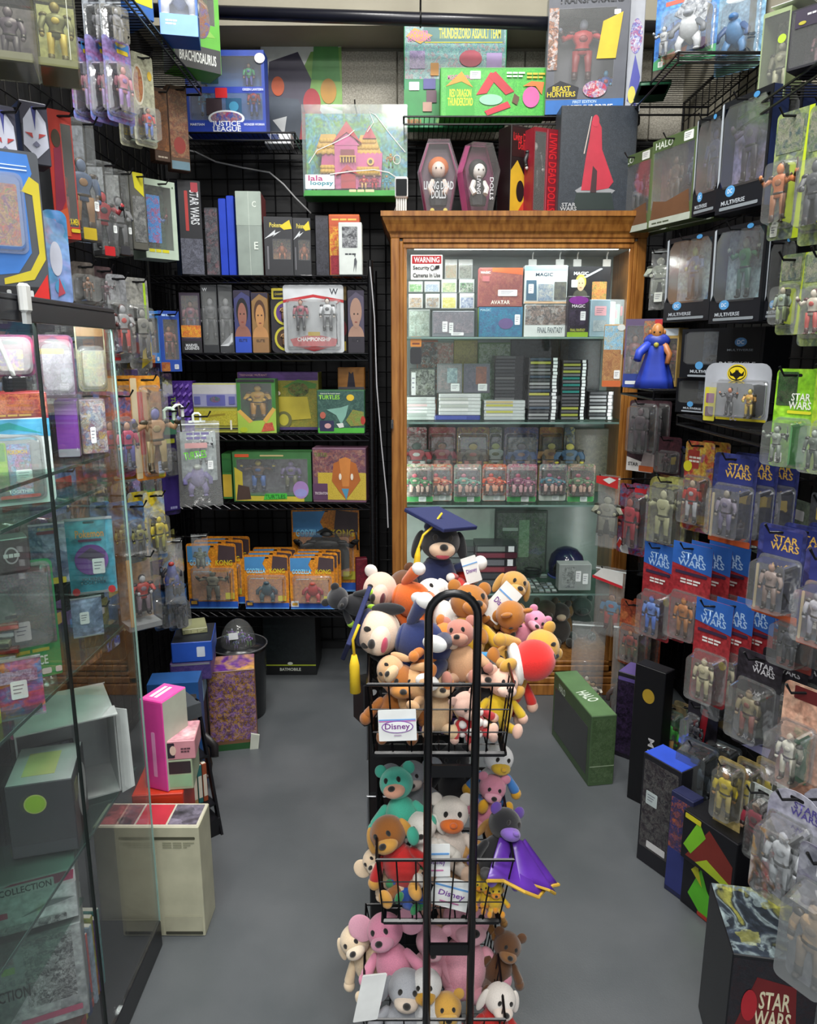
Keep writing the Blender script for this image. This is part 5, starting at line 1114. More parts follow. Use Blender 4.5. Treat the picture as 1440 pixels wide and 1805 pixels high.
# on the high wire shelf
winbox('big blue edged window box with a white toy on the high wire shelf', (277, 345, -130, 62), ('Z', 2.674, None, 12), .12, '2f62b8', (.06, .94, .2, .96), M('9aa8b8'), ((.5, .22, .6, 'd8dce0 c8ccd4 b8bcc4', 'c', 1.6),), (('r', .5, .1, .98, .2, '7aa8d8'), ('b', .3, .12, .3, .06, 'd8e4f0', 2)), side='2a58b0')
winbox('lime green dinosaur box with white name on a grey foot band', (303, 384, -90, 121), ('Z', 2.674, None, 36), .12, '5aa83a', (.1, .9, .4, .92), ART('7a8a5a 8a9a6a 5a7a3a', 8, 3), ((.5, .42, .34, '6a6a70 5a5a62 8a6a4a', 'c', 1.5),), (('p', ((.1, .26), (.2, .6), (.5, .9), (.4, .5), (.9, .3)), '7ab04a'), ('e', .6, .42, .4, .3, '6a6a70 8a5a3a 4a5a9a'), ('r', .5, .1, .98, .2, '3a3c40'), ('t', 'BRACHIOSAURUS', .5, .1, .78, .09, 'e0e4e0'), ('e', .7, .8, .3, .2, '3a5a24 2a4a1c')), side='5a5c5e')
carton('yellow lettered blue box seen from below through the wire shelf', (228, 268, -60, 30), ('Z', 2.674, None, 50), .14, '2a5aa0', (('r', .5, .4, .9, .3, 'c8c02a'),))
# the nearest clear boxes
clearbox('tall clear display box with a dim violet figure at the aisle entrance end', (-40, 54, -40, 106), ('X', -.82, None, 20), .14, ART('5a5460 6a6470 4a4450', 8, 2), ((.5, .1, .7, '6a6070 5a5064 4a4454'),), tint='e8e8dc')
clearbox('tall clear display box with a golden brown figure on a yellow stand', (58, 134, -40, 118), ('X', -.84, None, 22), .16, ART('9a9a70 a8a884 8a8a64 7a8a90', 8, 3), ((.5, .16, .7, '8a7a4a 6a6a54 b09a4a'),), (('r', .8, .5, .02, .8, 'b8bca8'),), tint='e8ead0')
# first row of packs
def lb(label, r, x, art, fig, n=1, a=58, dec=(), bub=(.08, .92, .08, .7), bd=.045, tint='fff', r_=.012, pose=0):
    t = blister(label, r, LX(x, a), '444', bub, bd, ((.5, bub[2] + .03, (bub[3] - bub[2]) * .86, fig, pose),), dec, art=art, tint=tint, r=r_)
    return lh(t, n, bd)
lb('silver foil backed blister beside the golden display box', (178, 214, -20, 92), -.93, ART('8a9098 9aa0a8 7a8088', 10, 2), '9a9ca4 8a8c94 7a7c84', 1)
lb('violet and blue blister with a tall pink figure', (186, 232, 70, 216), -.92, ART('6a6a9a 7a7ab0 8a5a8a 5a7ab8', 12, 2), 'c08a8a b06a80 7a5a9a', 2, dec=(('r', .7, .92, .5, .1, '3a7ab8'), ('r', .7, .86, .4, .05, 'c8b02a')))
lb('clear blister with an oval picture and yellow and red print at its foot', (234, 272, 96, 258), -.93, ART('a8a890 9a9c88 b0b098 8a8a7c', 9, 3), '9a7a6a a83a40 3a5aa0', 1, 50, (('e', .3, .66, .5, .44, 'c8c4b4'), ('e', .3, .66, .4, .38, 'a8503a b08a5a 8a3a34'), ('e', .82, .78, .2, .1, 'c8a83a'), ('t', 'MARVEL', .45, .26, .5, .08, 'd02a30'), ('t', 'LEGENDS', .5, .16, .6, .08, 'd0b82a')), bub=(.1, .95, .04, .42))
carton('brown and gold printed slim box hanging in the corner', (270, 297, 156, 284), LX(-.95, 40), .05, '3a2418', (('r', .5, .55, .9, .8, '5a3420 6a4024 4a2c1c 8a5a30'), ('b', .5, .06, .6, .04, 'a89a8a', 1)))
carton('rust and sand printed slim box hanging beside the brown one', (298, 332, 152, 300), LX(-.93, 34), .05, '5a4434', (('r', .5, .55, .92, .8, '8a5a44 a07a5a 7a4438 6a5c50'), ('e', .5, .3, .6, .2, '9a3430'), ('r', .5, .06, .92, .1, '6a8a9a')))
lh([o for o in COL.objects if o.parent is None and o.get('label', '').startswith('rust and sand')][0]); lh([o for o in COL.objects if o.parent is None and o.get('label', '').startswith('brown and gold printed slim')][0])
# second row
for i, (r, x) in enumerate((((-16, 30, 186, 300), -.86), ((38, 86, 180, 290), -.88))):
    t = carton(('blue and white mask-patterned box at the aisle entrance end of the second row', 'blue and white mask-patterned box next to the red hero box')[i], r, LX(x, 40), .07, '3a3c48', (('r', .5, .8, .98, .36, '2a2a3c'), ('p', ((.05, .3), (.1, .7), (.4, .9), (.5, .6), (.6, .9), (.9, .7), (.95, .3), (.5, .1)), 'b8bccc'), ('p', ((.42, .92), (.5, .55), (.58, .92)), '3a3f8a'), ('p', ((.12, .5), (.4, .42), (.38, .5)), 'a83a3c'), ('p', ((.88, .5), (.6, .42), (.62, .5)), 'a83a3c'), ('p', ((.36, .32), (.5, .28), (.64, .32), (.5, .38)), '6a6c84')), side='4a5a84')
    lh(t, 0)
t = winbox('bright red hero box with orange figure print and yellow logo', (90, 133, 196, 420), LX(-.90, 44), .13, 'a8281e', (.55, .95, .1, .9), ART('8a2c28 a8342a 6a2a34', 10, 3), ((.72, .12, .5, 'a8604a a83a2c 8a2a34'),), (('p', ((.05, .1), (.5, .3), (.5, .75), (.2, .7)), '7a1c3a'), ('e', .32, .78, .36, .14, '3a3024'), ('p', ((.05, .02), (.6, .02), (.55, .25), (.1, .2)), 'b8502a'), ('t', 'X-MEN', .78, .14, .36, .05, 'd8c02a'), ('r', .8, .07, .36, .03, 'c8b02a')), side='5a5c60'); lh(t, 0)
for i, (r, x) in enumerate((((136, 174, 212, 424), -.93), ((176, 206, 285, 452), -.95), ((206, 232, 300, 450), -.97))):
    t = clearbox(('wrinkled clear pack with a steel blue figure beside the red hero box', 'wrinkled clear pack with a red clawed figure', 'wrinkled clear pack with white tag in the middle of the row')[i], r, LX(x, 56), .06, ART(('6a7078 7a8088 5a6068', '8a9094 7a8084 9aa0a4', '9aa0a4 b0b4b4 8a8e90')[i], 12, i), ((.5, .08, .6, ('5a6a84 4a5a74 8a6a4a', 'a83a40 8a2c34 34343c', '8a8c90 7a7c80 6a6c70')[i], i),), (('r', .4, .06, .6, .1, ('b8a02a', 'b8242a', '3a3a40')[i]), ('s', .8, .3, .2, .08, 'dfe4e4')), body='2a2a2e'); lh(t, 0)
carton('thin yellow flag-topped card pack in front of the pale round-window box', (232, 258, 305, 440), LX(-.98, 50), .03, '5a5a54', (('p', ((.3, .8), (.9, .7), (.9, 1), (.2, 1)), 'c8c02a'), ('r', .5, .4, .8, .6, '4a4c50 6a6c6c 8a8c8c')))
lh([o for o in COL.objects if o.parent is None and o.get('label', '').startswith('thin yellow flag')][0])
t = winbox('pale mint box with a big round window and yellow title', (254, 311, 318, 456), LX(-.95, 46), .1, 'aebfae', (.06, .86, .12, .92), ART('3a5a5a 4a6a5a 5a7a6a 2a4a4a', 10, 3), ((.45, .16, .5, '9a5a5a 3a6ab0 a8343c', 1),), (('r', .3, .5, .4, .6, '3a7ab8 5a8ac0 a8404a'), ('b', .4, .1, .6, .07, 'c8c02a', 1), ('e', .92, .93, .04, .02, '4a5a4a')), side='8a9a8c'); lh(t, 0)
# third row
for i, (r, x) in enumerate((((126, 168, 462, 540), -.95), ((160, 200, 470, 545), -.97), ((192, 226, 484, 640), -.93), ((224, 264, 490, 650), -.95))):
    lb(('smoky blister with a brown hooded figure above the case top', 'dark blister with a round grey head figure above the case top', 'crinkled clear blister with red corner beside the lime striped one', 'crinkled clear blister with a lime side stripe')[i], r, x, ART(('4a4440 5a5450 3a3634', '3a2c30 4a3a3c 2a2428', '7a7c80 8a8c90 6a6c70', '6a6c70 8a8a84 7a7a78')[i], 12, i), ('8a5a34 6a4a34 4a3a34', '7a6a70 5a3a44 3a2a34', '9a9ca0 8a8a8c a83a34', '8a8a84 7a7a74 5a5a58')[i], 2, 54, ((), (), (('r', .25, .1, .4, .14, 'b02a2c'),), (('r', .85, .6, .1, .7, '9ac02a'), ('p', ((.5, .0), (1, .1), (1, .3), (.6, .2)), 'c8b02a')))[i], pose=i % 3)
def blx(label, r, x, yaw, tone):
    t = winbox(label, r, LX(x, yaw), .06, tone, (.25, .9, .2, .86), ART('8a5a40 6a4a54 a87a4a', 14, 3), ((.58, .24, .5, 'a87a5a 8a4a3a 6a3a3a'),), (('b', .5, .93, .6, .06, 'a8c0e0', 1), ('r', .25, .08, .4, .15, '8a4434 b07a3a'), ('s', .75, .08, .2, .08, 'c8ccd4')), side='1c3a80'); lh(t, 0); return t
blx('sky blue narrow figure box next to the royal blue window box', (262, 281, 548, 640), -.98, 40, '2a6ab0')
blx('royal blue figure box with a gold rimmed window', (280, 318, 548, 655), -.96, 36, '24469a')
# fourth row
lb('magenta and blue blister with a white tag low on it', (200, 234, 690, 842), -.90, ART('8a3a5a a85a40 4a5a8a 6a3a5a', 12, 3), 'b08a74 a83a5a 4a4a84', 2, 52, (('s', .8, .2, .3, .16, 'b8ccec'),))
t = blister('tall yellow and red sided card with a bronze figure in a long bubble', (234, 287, 662, 846), LX(-.88, 48), 'c8903a', (.3, .95, .04, .9), .06, ((.6, .08, .6, '6a6a9a 9a7a5a 8a7a54', 1, 1.1),), (('r', .12, .5, .2, .96, 'c8b894'), ('r', .36, .55, .3, .6, 'b8443a'), ('s', .85, .1, .2, .14, 'c0d0ec'), ('r', .85, .03, .2, .03, 'c8c02a')), art=ART('d09a3c c8862c b8642c', 7, 2)); lh(t, 1, .07)
lb('long navy and violet card with lime bars behind the clear bag', (284, 314, 752, 908), -.90, ART('1c1c30 2a2448 3a2a6a', 8, 4), '8a8c90 6a6c74 4a4c54', 0, 44, (('r', .5, .84, .8, .05, 'a8b02a'), ('r', .5, .25, .96, .4, '3a2a78'), ('b', .6, .08, .4, .05, '9a9ac8', 1)), bub=(.1, .9, .45, .75), bd=.03)
t = zipbag('large clear zip bag with green and violet toy parts on a white hanger', (312, 390, 742, 892), ('Y', 2.72, None, 16), .07, ((.45, .12, .42, '8a80b0 a8b0a8 7a74a8', 'c', 1.3), (.6, .5, .3, 'b8bcc0 a8acb4 9aa0a8', 1)), (('t', 'TURTLES', .42, .62, .5, .09, '6ac83a', -6), ('r', .45, .73, .5, .06, 'c89a9a'), ('b', .5, .84, .5, .1, '7a74a0', 2), ('s', .75, .5, .12, .1, 'e4e8e8')), insert=ART('a8b4b4 b8c4c4 98a4a8', 6, 2), hanger=True, seed=31)
hook(t.location + Vector((0, 0, t['h'] + .016)), 'L', .04)
for i, (px, py) in enumerate(((298, 722), (314, 716))):
    p = hitX(px, py + 14, -.84)
    t = thing('hang_tab', ('clear green-tinted hang tab on the hook beside the zip bag', 'clear white hang tab on the hook beside the zip bag')[i], 'hang tab', p, R_(30))
    G().tube([(x * .016, 0, z * .02 + .01) for x, z in ((-1, -1), (-1, .7), (-.4, 1.1), (.4, 1.1), (1, .7), (1, -1))], .006, 6).obj('tab_loop', M(('c8e4d0', 'e4eae8')[i], .35), t)
    G().prism(rrect(-.022, .022, -.06, -.008, .004), -.001, .001).obj('tab_card', M(('2c5a44', '4a4e50')[i]), t)
    hook(p + Vector((0, 0, .022)), 'L')
# fifth row
lb('blue topped card with olive foot beside the teal card pack', (222, 256, 884, 992), -.86, ART('3a6aa8 5a8ab8 4a4a5a 7a7a3a', 8, 3), '8a8a4a 7a7a44 3a3a34', 2, 50, bub=(.15, .9, .1, .7))
lb('blue topped card with bright yellow foot', (256, 292, 866, 988), -.87, ART('4a7ab0 8a9ab0 c8b83a c8b02a', 8, 4), 'c8b83a b8a834 8a8a40', 1, 50, bub=(.15, .9, .1, .7))
t = clearbox('rounded clear box pack with a red and white figure on an orange card', (222, 284, 972, 1112), LX(-.84, 40), .08, ART('b8946a a88460 9aa0a0 8a8c90', 7, 3), ((.6, .15, .5, 'b8bcc0 a83a34 7a6a74', 2),), (('r', .12, .5, .1, .85, 'b8905a'),), body='8a8e90'); lh(t, 0)
t = zipbag('small bag of blue, red and black parts with a green scrap on top', (288, 324, 950, 1064), ('Y', 2.55, None, 20), .05, ((.4, .3, .4, '3a4ab0 a83a34 2c2c34', 'c', 1.2), (.6, .12, .3, 'c88a6a 1c3a8a 3a3c44', 2)), (), seed=41); hook(t.location + Vector((0, 0, t['h'] - .01)), 'L')
t = zipbag('slim clear bag with a white zip hanging by the lowest wire tier', (338, 368, 942, 1012), ('Y', 3.05, None, 10), .04, ((.5, .15, .5, '6a8a70 5a7a64 8a9a8a', 2, 1.2),), (), seed=43); hook(t.location + Vector((0, 0, t['h'] - .01)), 'L')
lb('navy and sky card behind the small bag of parts', (296, 330, 1030, 1110), -.86, ART('2a5a9a 3a6aa8 1c1c24 14141a', 8, 3), '4a4c54 3a3c44 2a2c34', 1, 44)
# boxes stacked on the floor under that row
def fl(label, r, pl, d, body, dec=(), **kw): return carton(label, r, pl, d, body, dec, **kw)
fl('dark plain storage carton on the floor under the blue boxes', (296, 360, 1240, 1300), ('Y', 2.62, 0.0, 10), .15, '17181c', (('r', .5, .5, .9, .9, '1c1d22'),))
z0 = hitY(331, 1240, 2.62).z
t = fl('white and sky blue boxed game lying on the dark carton', (296, 358, 1200, 1240), ('Y', 2.62, z0 + .002, 10), .15, '8ab0cc', (('r', .5, .6, .95, .6, 'b0c4d0 8ab0cc c8b0a8'), ('r', .2, .2, .4, .3, 'b8402c')))
t2 = fl('violet boxed game lying under the royal blue box', (300, 372, 1168, 1198), ('Y', 2.62, t.location.z + t['h'] + .002, 10), .22, '4a3a74', (('r', .5, .5, .95, .8, '3a3068 54447c'), ('r', .5, .9, .95, .1, '7a7c88')))
t3 = fl('royal blue box with a white code panel lying on the violet one', (302, 374, 1132, 1166), ('Y', 2.62, t2.location.z + t2['h'] + .002, 10), .2, '1f4aa8', (('r', .5, .5, .96, .9, '2450b0'), ('r', .72, .5, .2, .5, 'c8d0dc')), top='20242c')
fl('olive and white leaflet box lying on top of the royal blue box', (322, 366, 1108, 1130), ('Y', 2.70, t3.location.z + t3['h'] + .002, 20), .12, '8a8c68', (('b', .5, .5, .8, .6, 'c8c89a', 3),))
winbox('blue box with an orange pane and dark ball toy in front of the white game', (262, 352, 1205, 1300), ('Y', 2.45, 0.0, 8), .1, '24508a', (.55, .95, .1, .9), ART('c8582c b84a28', 6, 1), ((.75, .1, .6, '3a2c28 2a2024 1c181a', 'c', 1.2),), (('r', .3, .6, .5, .6, '3a6a9a 2a4a7a 5a8ab0'),))
t = carton('violet, gold and blue dragon-scale printed box with a green foot', (368, 452, 1182, 1322), ('Z', 0, None, 12), .16, '6a4a34', (('r', .5, .55, .97, .86, '5a3a7a b08a2c 7a5aa0 4a3020 a87a2a 3a2a4a'), ('r', .5, .04, .99, .08, '1c4a24')), side=ART('7a2c34 5a3a44 8a3a3c', 8, 3), top=ART('c88a3a 6a3a9a d0a04a 5a2a84', 5, 4))
w, h = t['w'], t['h']
G().prism([(w * .32, .0), (w * .5, .0), (w * .54, .06), (w * .36, .07)], -.012, -.002).obj('white_leaflet', M('b8bcb0'), t)
# black magazine rack
loc, w, h, a = place((322, 384, 1266, 1490), ('Z', 0, None, 42))
t = thing('magazine_rack', 'black open rack with blue and orange books beside the beige carton', 'rack', loc, a)
for s in (-1, 1): G().prism([(0, 0), (.02, 0), (.14, h), (.12, h)], -.004, .004).obj('rack_side', M('101014', .35), t, loc=(s * w / 2, 0, 0), rot=(0, 0, PI / 2))
G().box(-w / 2, w / 2, .01, .22, .0, .06).obj('rack_base', M('0e0e12', .35), t)
G().box(-w / 2, w / 2, .10, .22, h - .05, h - .0).obj('rack_top', M('4a4e52', .3), t)
G().box(-w / 2, w / 2, .215, .225, .0, h - .05).obj('rack_back', M('0c0c10', .4), t)
for k in range(2): G().box(-w / 2, w / 2, .03 + k * .04, .21, .10 + k * .16, .108 + k * .16).obj('rack_shelf', M('101014', .35), t)
for k in range(6):
    b = thing('paperback', ('blue', 'orange', 'sky blue', 'tan', 'teal', 'rust')[k] + ' spined book standing in the black rack', 'book', t.matrix_basis @ Vector((-w / 2 + .012 + k * (w - .024) / 6 + .008, .06, .109)), a)
    G().cbox(-.008, .008, 0, .1, 0, .14, .001).obj('cover', M(('2a5a8a', 'b8702c', '5a8aa8', 'a88a5a', '2a6a6a', '9a4a2c')[k]), b)
    G().box(-.0065, .0065, .002, .099, .139, .1405).obj('pages', M('d8d4c4'), b)
    G().box(-.006, .006, -.0006, 0, .02, .1).obj('spine_print', M('d8d0c0'), b)
# pile between the rack and the case
t = fl('flat red carton at the bottom of the pile behind the beige carton', (236, 326, 1400, 1505), ('Y', 1.91, 0.0, 6), .16, 'b8321f', (('r', .5, .5, .95, .94, 'c0381f'),), top='c83a22'); zt = t['h'] + t.location.z
t2 = fl('pale comic box with green spines on the red carton', (286, 340, 1340, 1392), ('Y', 1.93, zt + .002, 8), .13, '9aa88a', (('r', .5, .3, .9, .4, '8ab08a'), ('r', .5, .75, .9, .4, '2c2428'))); zt2 = zt + t2['h'] + .004
G_ = fl('pink comic box with a dark-haired cartoon face on the pile', (288, 344, 1306, 1344), ('Y', 1.93, zt2, 8), .12, 'c88a94', (('r', .2, .5, .3, .8, '2a2430'), ('e', .3, .5, .2, .5, 'd8bcac'), ('b', .7, .5, .3, .3, '5a3a44', 2)), top=ART('d8a0a8 c88a98 e0c0c0', 5, 2))
t4 = fl('hot pink box standing behind the beige carton', (250, 288, 1236, 1336), ('Y', 1.93, zt + .002, -20), .11, 'd8409a', (('r', .5, .5, .95, .96, 'd44498'), ('r', .5, .4, .16, .5, 'e49ac8')), top='e05aa8', side='b8bcac')
for k in range(2): G().box(-.02 + k * .016, -.01 + k * .016, .02, .09, t4['h'] + .001, t4['h'] + .0016).obj('lid_print', M('f4e8f0'), t4)
t5 = fl('big beige storage carton with red panels on its lid', (172, 356, 1458, 1650), ('Z', 0, None, 0), .11, 'b0ae96', (('r', .56, .5, .004, .98, '8a8a76'), ('r', .76, .9, .4, .025, '4a4a3c'), ('b', .8, .84, .3, .06, '8a8a74', 3), ('r', .8, .12, .36, .14, 'a4a28c'), ('r', .8, .035, .36, .03, '3a3a30')), top='b8b4a4')
w, h = t5['w'], t5['h']
for k, (xa, xb, c) in enumerate(((-.46, -.12, '8a4a4c 3a3034 a8585a'), (-.1, .18, 'b0303c'), (.2, .47, '4a444c 7a7484 2c2830'))): G().box(xa * w, xb * w, .01, .10, h + .001, h + .0018).obj('lid_panel', ART(c, 7, k) if ' ' in c else M(c), t5)

# ================================================================== in and on the glass case
def K(x=-.74, a=44, z=None): return ('X', x, z, a)
# on top
t = blister('large blue and yellow bordered card pack standing on the case top', (-60, 76, 262, 506), ('X', -.80, GZ + .001, 34), '2f6ac0', (.06, .74, .34, .84), .02, (), (('p', ((0, .3), (.0, .98), (.86, .98), (.9, .86), (.78, .74), (.8, .34), (.6, .2), (0, .16)), '3a78c8'), ('p', ((.74, .74), (.86, .84), (.98, .8), (.98, .3), (.8, .16), (.4, .12), (.4, .16), (.76, .22), (.9, .34), (.88, .72)), 'c8b82a'), ('r', .38, .58, .6, .4, '8a6a40 a8804a 6a3a6a b8502c 5a7a3a'), ('r', .5, .06, .98, .1, '17171b'), ('p', ((.7, .0), (.98, .0), (.98, .2)), 'd0241f'), ('r', .44, .875, .8, .008, 'd0e0f0'), ('r', .44, .9, .8, .006, 'd0e0f0'), ('e', .6, .06, .07, .035, 'd0d4d4'), ('r', .74, .06, .05, .05, 'd0d4d4'), ('r', .44, .06, .06, .05, 'b0b4b4')), art=M('4a4e54'), hole=False, r=.01)
loc, w, h, a = place((77, 120, 372, 512), ('X', -.76, GZ + .001, 40))
t = thing('collector_tin', 'lavender and blue tin with rounded corners standing on the case top', 'tin', loc, a)
g = G(); g.prism(rrect(-w / 2, w / 2, 0, h, .016, 5), 0, .035); g.obj('tin_body', ART('8a90c8 7a84c0 9aa8d8 6aa0c8', 4, 2, .15), t)
g = G(); g.prism(rrect(-w / 2 - .001, w / 2 + .001, -.0005, h + .001, .017, 5), -.004, .004); g.obj('tin_lid', ART('a0a4d4 8a94cc 4a8ac0 6aa8c8 b87a7a', 5, 3, .15), t)
decals(t, w, h, (('e', .45, .5, .5, .36, 'c8ccdc'), ('e', .5, .2, .4, .14, '4a9ac8'), ('p', ((.4, .1), (.5, .3), (.7, .14)), 'b84a5a')), y=-.005)
t = thing('wall_charger', 'white wall charger with a cord hanging on the case door', 'charger', hitX(42, 552, GX + .012))
g = G(); G().cbox(-.004, .012, -.012, .012, 0, .05, .005).obj('charger_body', M('dcdedc', .35), t); G().box(.0, .008, -.008, .008, -.018, 0).obj('plug_prongs', M('b8bcbc', .3), t)
t = thing('white_rod', 'thin white plastic rod leaning inside the case', 'rod', hitX(24, 662, -.76))
e = hitX(-30, 540, -.76) - t.location; G().tube([(0, 0, 0), tuple(e)], .004, 8).obj('rod', M('d8d8d4', .4), t); G().cbox(-.01, .01, -.03, .03, -.03, 0, .004).obj('rod_foot', M('101014', .3), t)
# hanging and standing card packs
def pack(label, r, x, a, arts, dec, z=None, foil=True):
    """a foil card pack with crimped ends"""
    loc, w, h, an = place(r, ('X', x, z, a))
    t = thing('card_pack', label, 'card pack', loc, an)
    g = G(); n = 8; rows = []
    for j in range(n + 1):
        v = j / n; th = .006 * math.sin(PI * v) ** .5 if 0 < j < n else .0006
        rows.append([(-w / 2, 0, v * h), (-w / 6, -th, v * h), (w / 6, -th, v * h), (w / 2, 0, v * h), (w / 6, th, v * h), (-w / 6, th, v * h)])
    g.loft(rows); g.obj('foil', arts, t)
    for zz in (.015, .985): G().box(-w / 2, w / 2, -.0025, .0025, h * (zz - .015), h * (zz + .015)).obj('crimp', M('a8b0b4', .25, .5), t)
    decals(t, w, h, dec, y=-.0075)
    t['w'] = w; t['h'] = h
    return t
blister('big white card pack with a lime card and a blue pack under clear plastic', (-50, 95, 738, 922), ('X', -.79, GSZ[2] + .001, 36), 'd0d8d8', (.1, .86, .06, .8), .02, (), (('p', ((.3, .84), (1, .78), (1, .99), (.3, .99)), '4a9ac0'), ('p', ((0, .86), (.5, .96), (.9, .82), (.5, .88), (.2, .82)), '2a8a8a'), ('r', .3, .45, .26, .56, '9ac83a'), ('r', .3, .62, .22, .2, '6aa84a'), ('r', .58, .4, .28, .62, '5a8ab8 8aa8c8 a87a9a 7a9a8a'), ('t', 'POKEMON', .56, .62, .24, .05, 'd0b02a'), ('s', .62, .34, .2, .14, 'e8ecec'), ('t', 'TOGETHER', .56, .16, .3, .04, 'e0e4e8'), ('r', .55, .1, .5, .04, 'b8302c')), hole=False, r=.012)
pack('teal and violet foil card pack with orange logo hanging behind the glass', (119, 202, 912, 1046), -.745, 22, ART('3a8aa0 4a9ab0 5aa8b8', 6, 3, .25), (('t', 'Pokemon', .5, .8, .6, .1, 'd8902a'), ('r', .5, .715, .5, .035, '5a2a4a'), ('e', .5, .46, .72, .4, '6a3a8a'), ('p', ((.2, .5), (.5, .62), (.8, .5), (.6, .4), (.4, .48)), '4a3a54'), ('s', .64, .37, .26, .2, 'e4e8e8'), ('t', 'JOURNEY\nTOGETHER', .5, .18, .56, .09, '2a3a4a'), ('e', .12, .05, .16, .1, 'b8202a'), ('e', .88, .05, .16, .1, 'b8202a'), ('r', .5, .95, .24, .03, '1c3a44')))
pack('grey and navy foil card pack behind the teal one', (54, 118, 922, 1030), -.78, 32, ART('6a7a9a 8a94ac 4a5470 b0b4c0', 12, 3, .25), (('r', .5, .86, .6, .05, '7a3a4a'), ('t', 'Pokemon', .5, .92, .5, .05, 'a8903a'), ('r', .5, .06, .8, .1, 'c8b02a')))
pack('second grey foil card pack low behind the teal one', (128, 182, 1052, 1150), -.755, 30, ART('6a7a94 8a9ab8 4a5a7a', 12, 5, .25), (('s', .4, .5, .3, .3, 'e0e4e4'),), z=.947)
carton('taupe card box with a ring emblem standing in the case', (-20, 52, 950, 1010), K(-.76, 36), .05, '5a4a50', (('r', .5, .5, .96, .94, '5c4c52'), ('e', .55, .5, .36, .5, 'b8a8b0'), ('e', .55, .5, .28, .4, '5c4c52'), ('b', .55, .5, .4, .2, 'd0c4c8', 1)))
t = blister('green footed card box with a pink and violet scene and white title', (-50, 98, 992, 1154), ('X', -.79, .945, 34), '2c8a54', (.06, .95, .28, .97), .025, (), (('r', .5, .62, .94, .66, '8a9aa8 b07a8a 6a8a80 7a6a90 c89a8a'), ('e', .35, .62, .3, .3, '5a7a6a'), ('p', ((.1, .4), (.5, .5), (.9, .35), (.5, .3)), '4a5460'), ('s', .56, .42, .2, .16, 'e4e8e8'), ('r', .5, .14, .99, .28, '2f9458'), ('b', .56, .24, .6, .05, 'c8c04a', 1), ('t', 'ONE PIECE', .58, .15, .5, .08, 'e0ece4'), ('r', .8, .05, .12, .05, 'd8c8c8'), ('r', .95, .05, .08, .05, 'd8c8c8')), hole=False)
pack('red, yellow and blue foil card pack standing by the shelf edge', (-10, 76, 1160, 1266), -.74, 30, ART('b8a03a 4a6ab0 c8502c 8a3a7a 3a8ab0', 12, 3, .25), (('r', .5, .72, .8, .2, '6a2a5a b0a8c0'), ('s', .5, .5, .34, .3, 'e8ecec'), ('r', .04, .5, .08, .98, 'd0c02a')))
blister('dark plum card with white beasts print hanging in the case', (62, 132, 590, 702), K(-.765, 36), '3a2438', (.1, .9, .1, .9), .02, (), (('r', .5, .4, .9, .7, '6a5a74 8a7a94 3a2c44 b0a8b8'), ('r', .4, .74, .7, .08, 'a89a3a'), ('p', ((.0, .8), (.5, .98), (.9, .8), (.9, .98), (0, .98)), '5a1c34')), art=ART('4a2a44 3a2038 5a3450', 8, 2))
blister('dark plum card with pink and yellow print at the aisle entrance end of the case', (-20, 60, 590, 664), K(-.76, 36), '3a2438', (.1, .9, .1, .9), .02, (), (('r', .4, .4, .7, .5, 'b86a9a 5a3a84 c8b03a'),), art=ART('6a2a44 3a2038 7a2c44', 8, 4))
blister('tan and green card with a dark hanger hanging at the back of the case', (134, 186, 560, 690), K(-.725, 34), '6a5a44', (.1, .9, .05, .6), .02, (), (('r', .5, .3, .9, .5, '8a9a5a 6a7a50 a8a04a 7a5a3c'), ('r', .5, .66, .9, .2, '1c1c1e'), ('r', .5, .85, .9, .2, '6a5030')), art=ART('8a8a70 7a7a64', 8, 2))
carton('flat scarlet and gold boxed card set lying in the case', (-20, 84, 692, 742), K(-.80, 34), .1, '8a2c2c', (('r', .5, .6, .96, .7, 'a83a3c 8a2a34 c87a4a b0504a'), ('b', .4, .2, .6, .12, 'c8a03a', 1)))
carton('plain violet card box with a picture panel on one side', (98, 138, 706, 792), K(-.765, 20, GSZ[3] + .001), .10, '5a2478', (('r', .5, .5, .96, .96, '60267e'), ('r', .5, .08, .96, .14, '7a7c84')), side=ART('8a6a7a a83a44 5a6a8a b8b0b0 6a5a3a', 12, 3))
carton('mixed print card box beside the violet one', (142, 188, 704, 792), K(-.73, 40, GSZ[3] + .001), .05, '6a5a64', (('r', .5, .5, .96, .96, '8a5a5a a8a4a0 5a6a84 6a4a54 9a8a4a'), ('s', .45, .35, .2, .3, 'e4e8e8')))
for k in range(9):
    zz = .941 + k * .017
    t = thing('card_bundle', ('lowest', 'second', 'third', 'fourth', 'fifth', 'sixth', 'seventh', 'eighth', 'topmost')[k] + ' wrapped card bundle in the pile on the case shelf', 'card bundle', (-.86 + .006 * math.sin(k * 2), 1.42 + .008 * math.cos(k * 3), zz), R_(20 + 7 * math.sin(k)))
    G().cbox(-.06, .06, -.05, .05, 0, .015, .002).obj('bundle', ART(('6a7a8a b0b8c0 4a5460', '8a3a3c 5a2c30 a86a5a', '8a8a70 a8a890 5a6a5a')[k % 3], 16, k), t)
    G().box(-.06, .06, -.0515, -.0495, .004, .011).obj('edge_label', M(('c8ccd0', 'b82a30', '3a3c44')[k % 3]), t)
for k in range(5):
    t = thing('card_bundle', ('bottom', 'lower', 'middle', 'upper', 'top')[k] + ' mixed loose card bundle behind the green footed box', 'card bundle', (-.84, 1.20, .941 + k * .02), R_(30 + 9 * math.sin(k * 2)))
    G().cbox(-.065, .065, -.05, .05, 0, .018, .002).obj('bundle', ART('8a7a5a 6a8a7a b0a890 7a3a44', 14, k), t)
    G().box(-.065, .065, -.0515, -.0495, .004, .013).obj('edge_label', M(('c8b02a', '5a8a8a')[k % 2]), t)
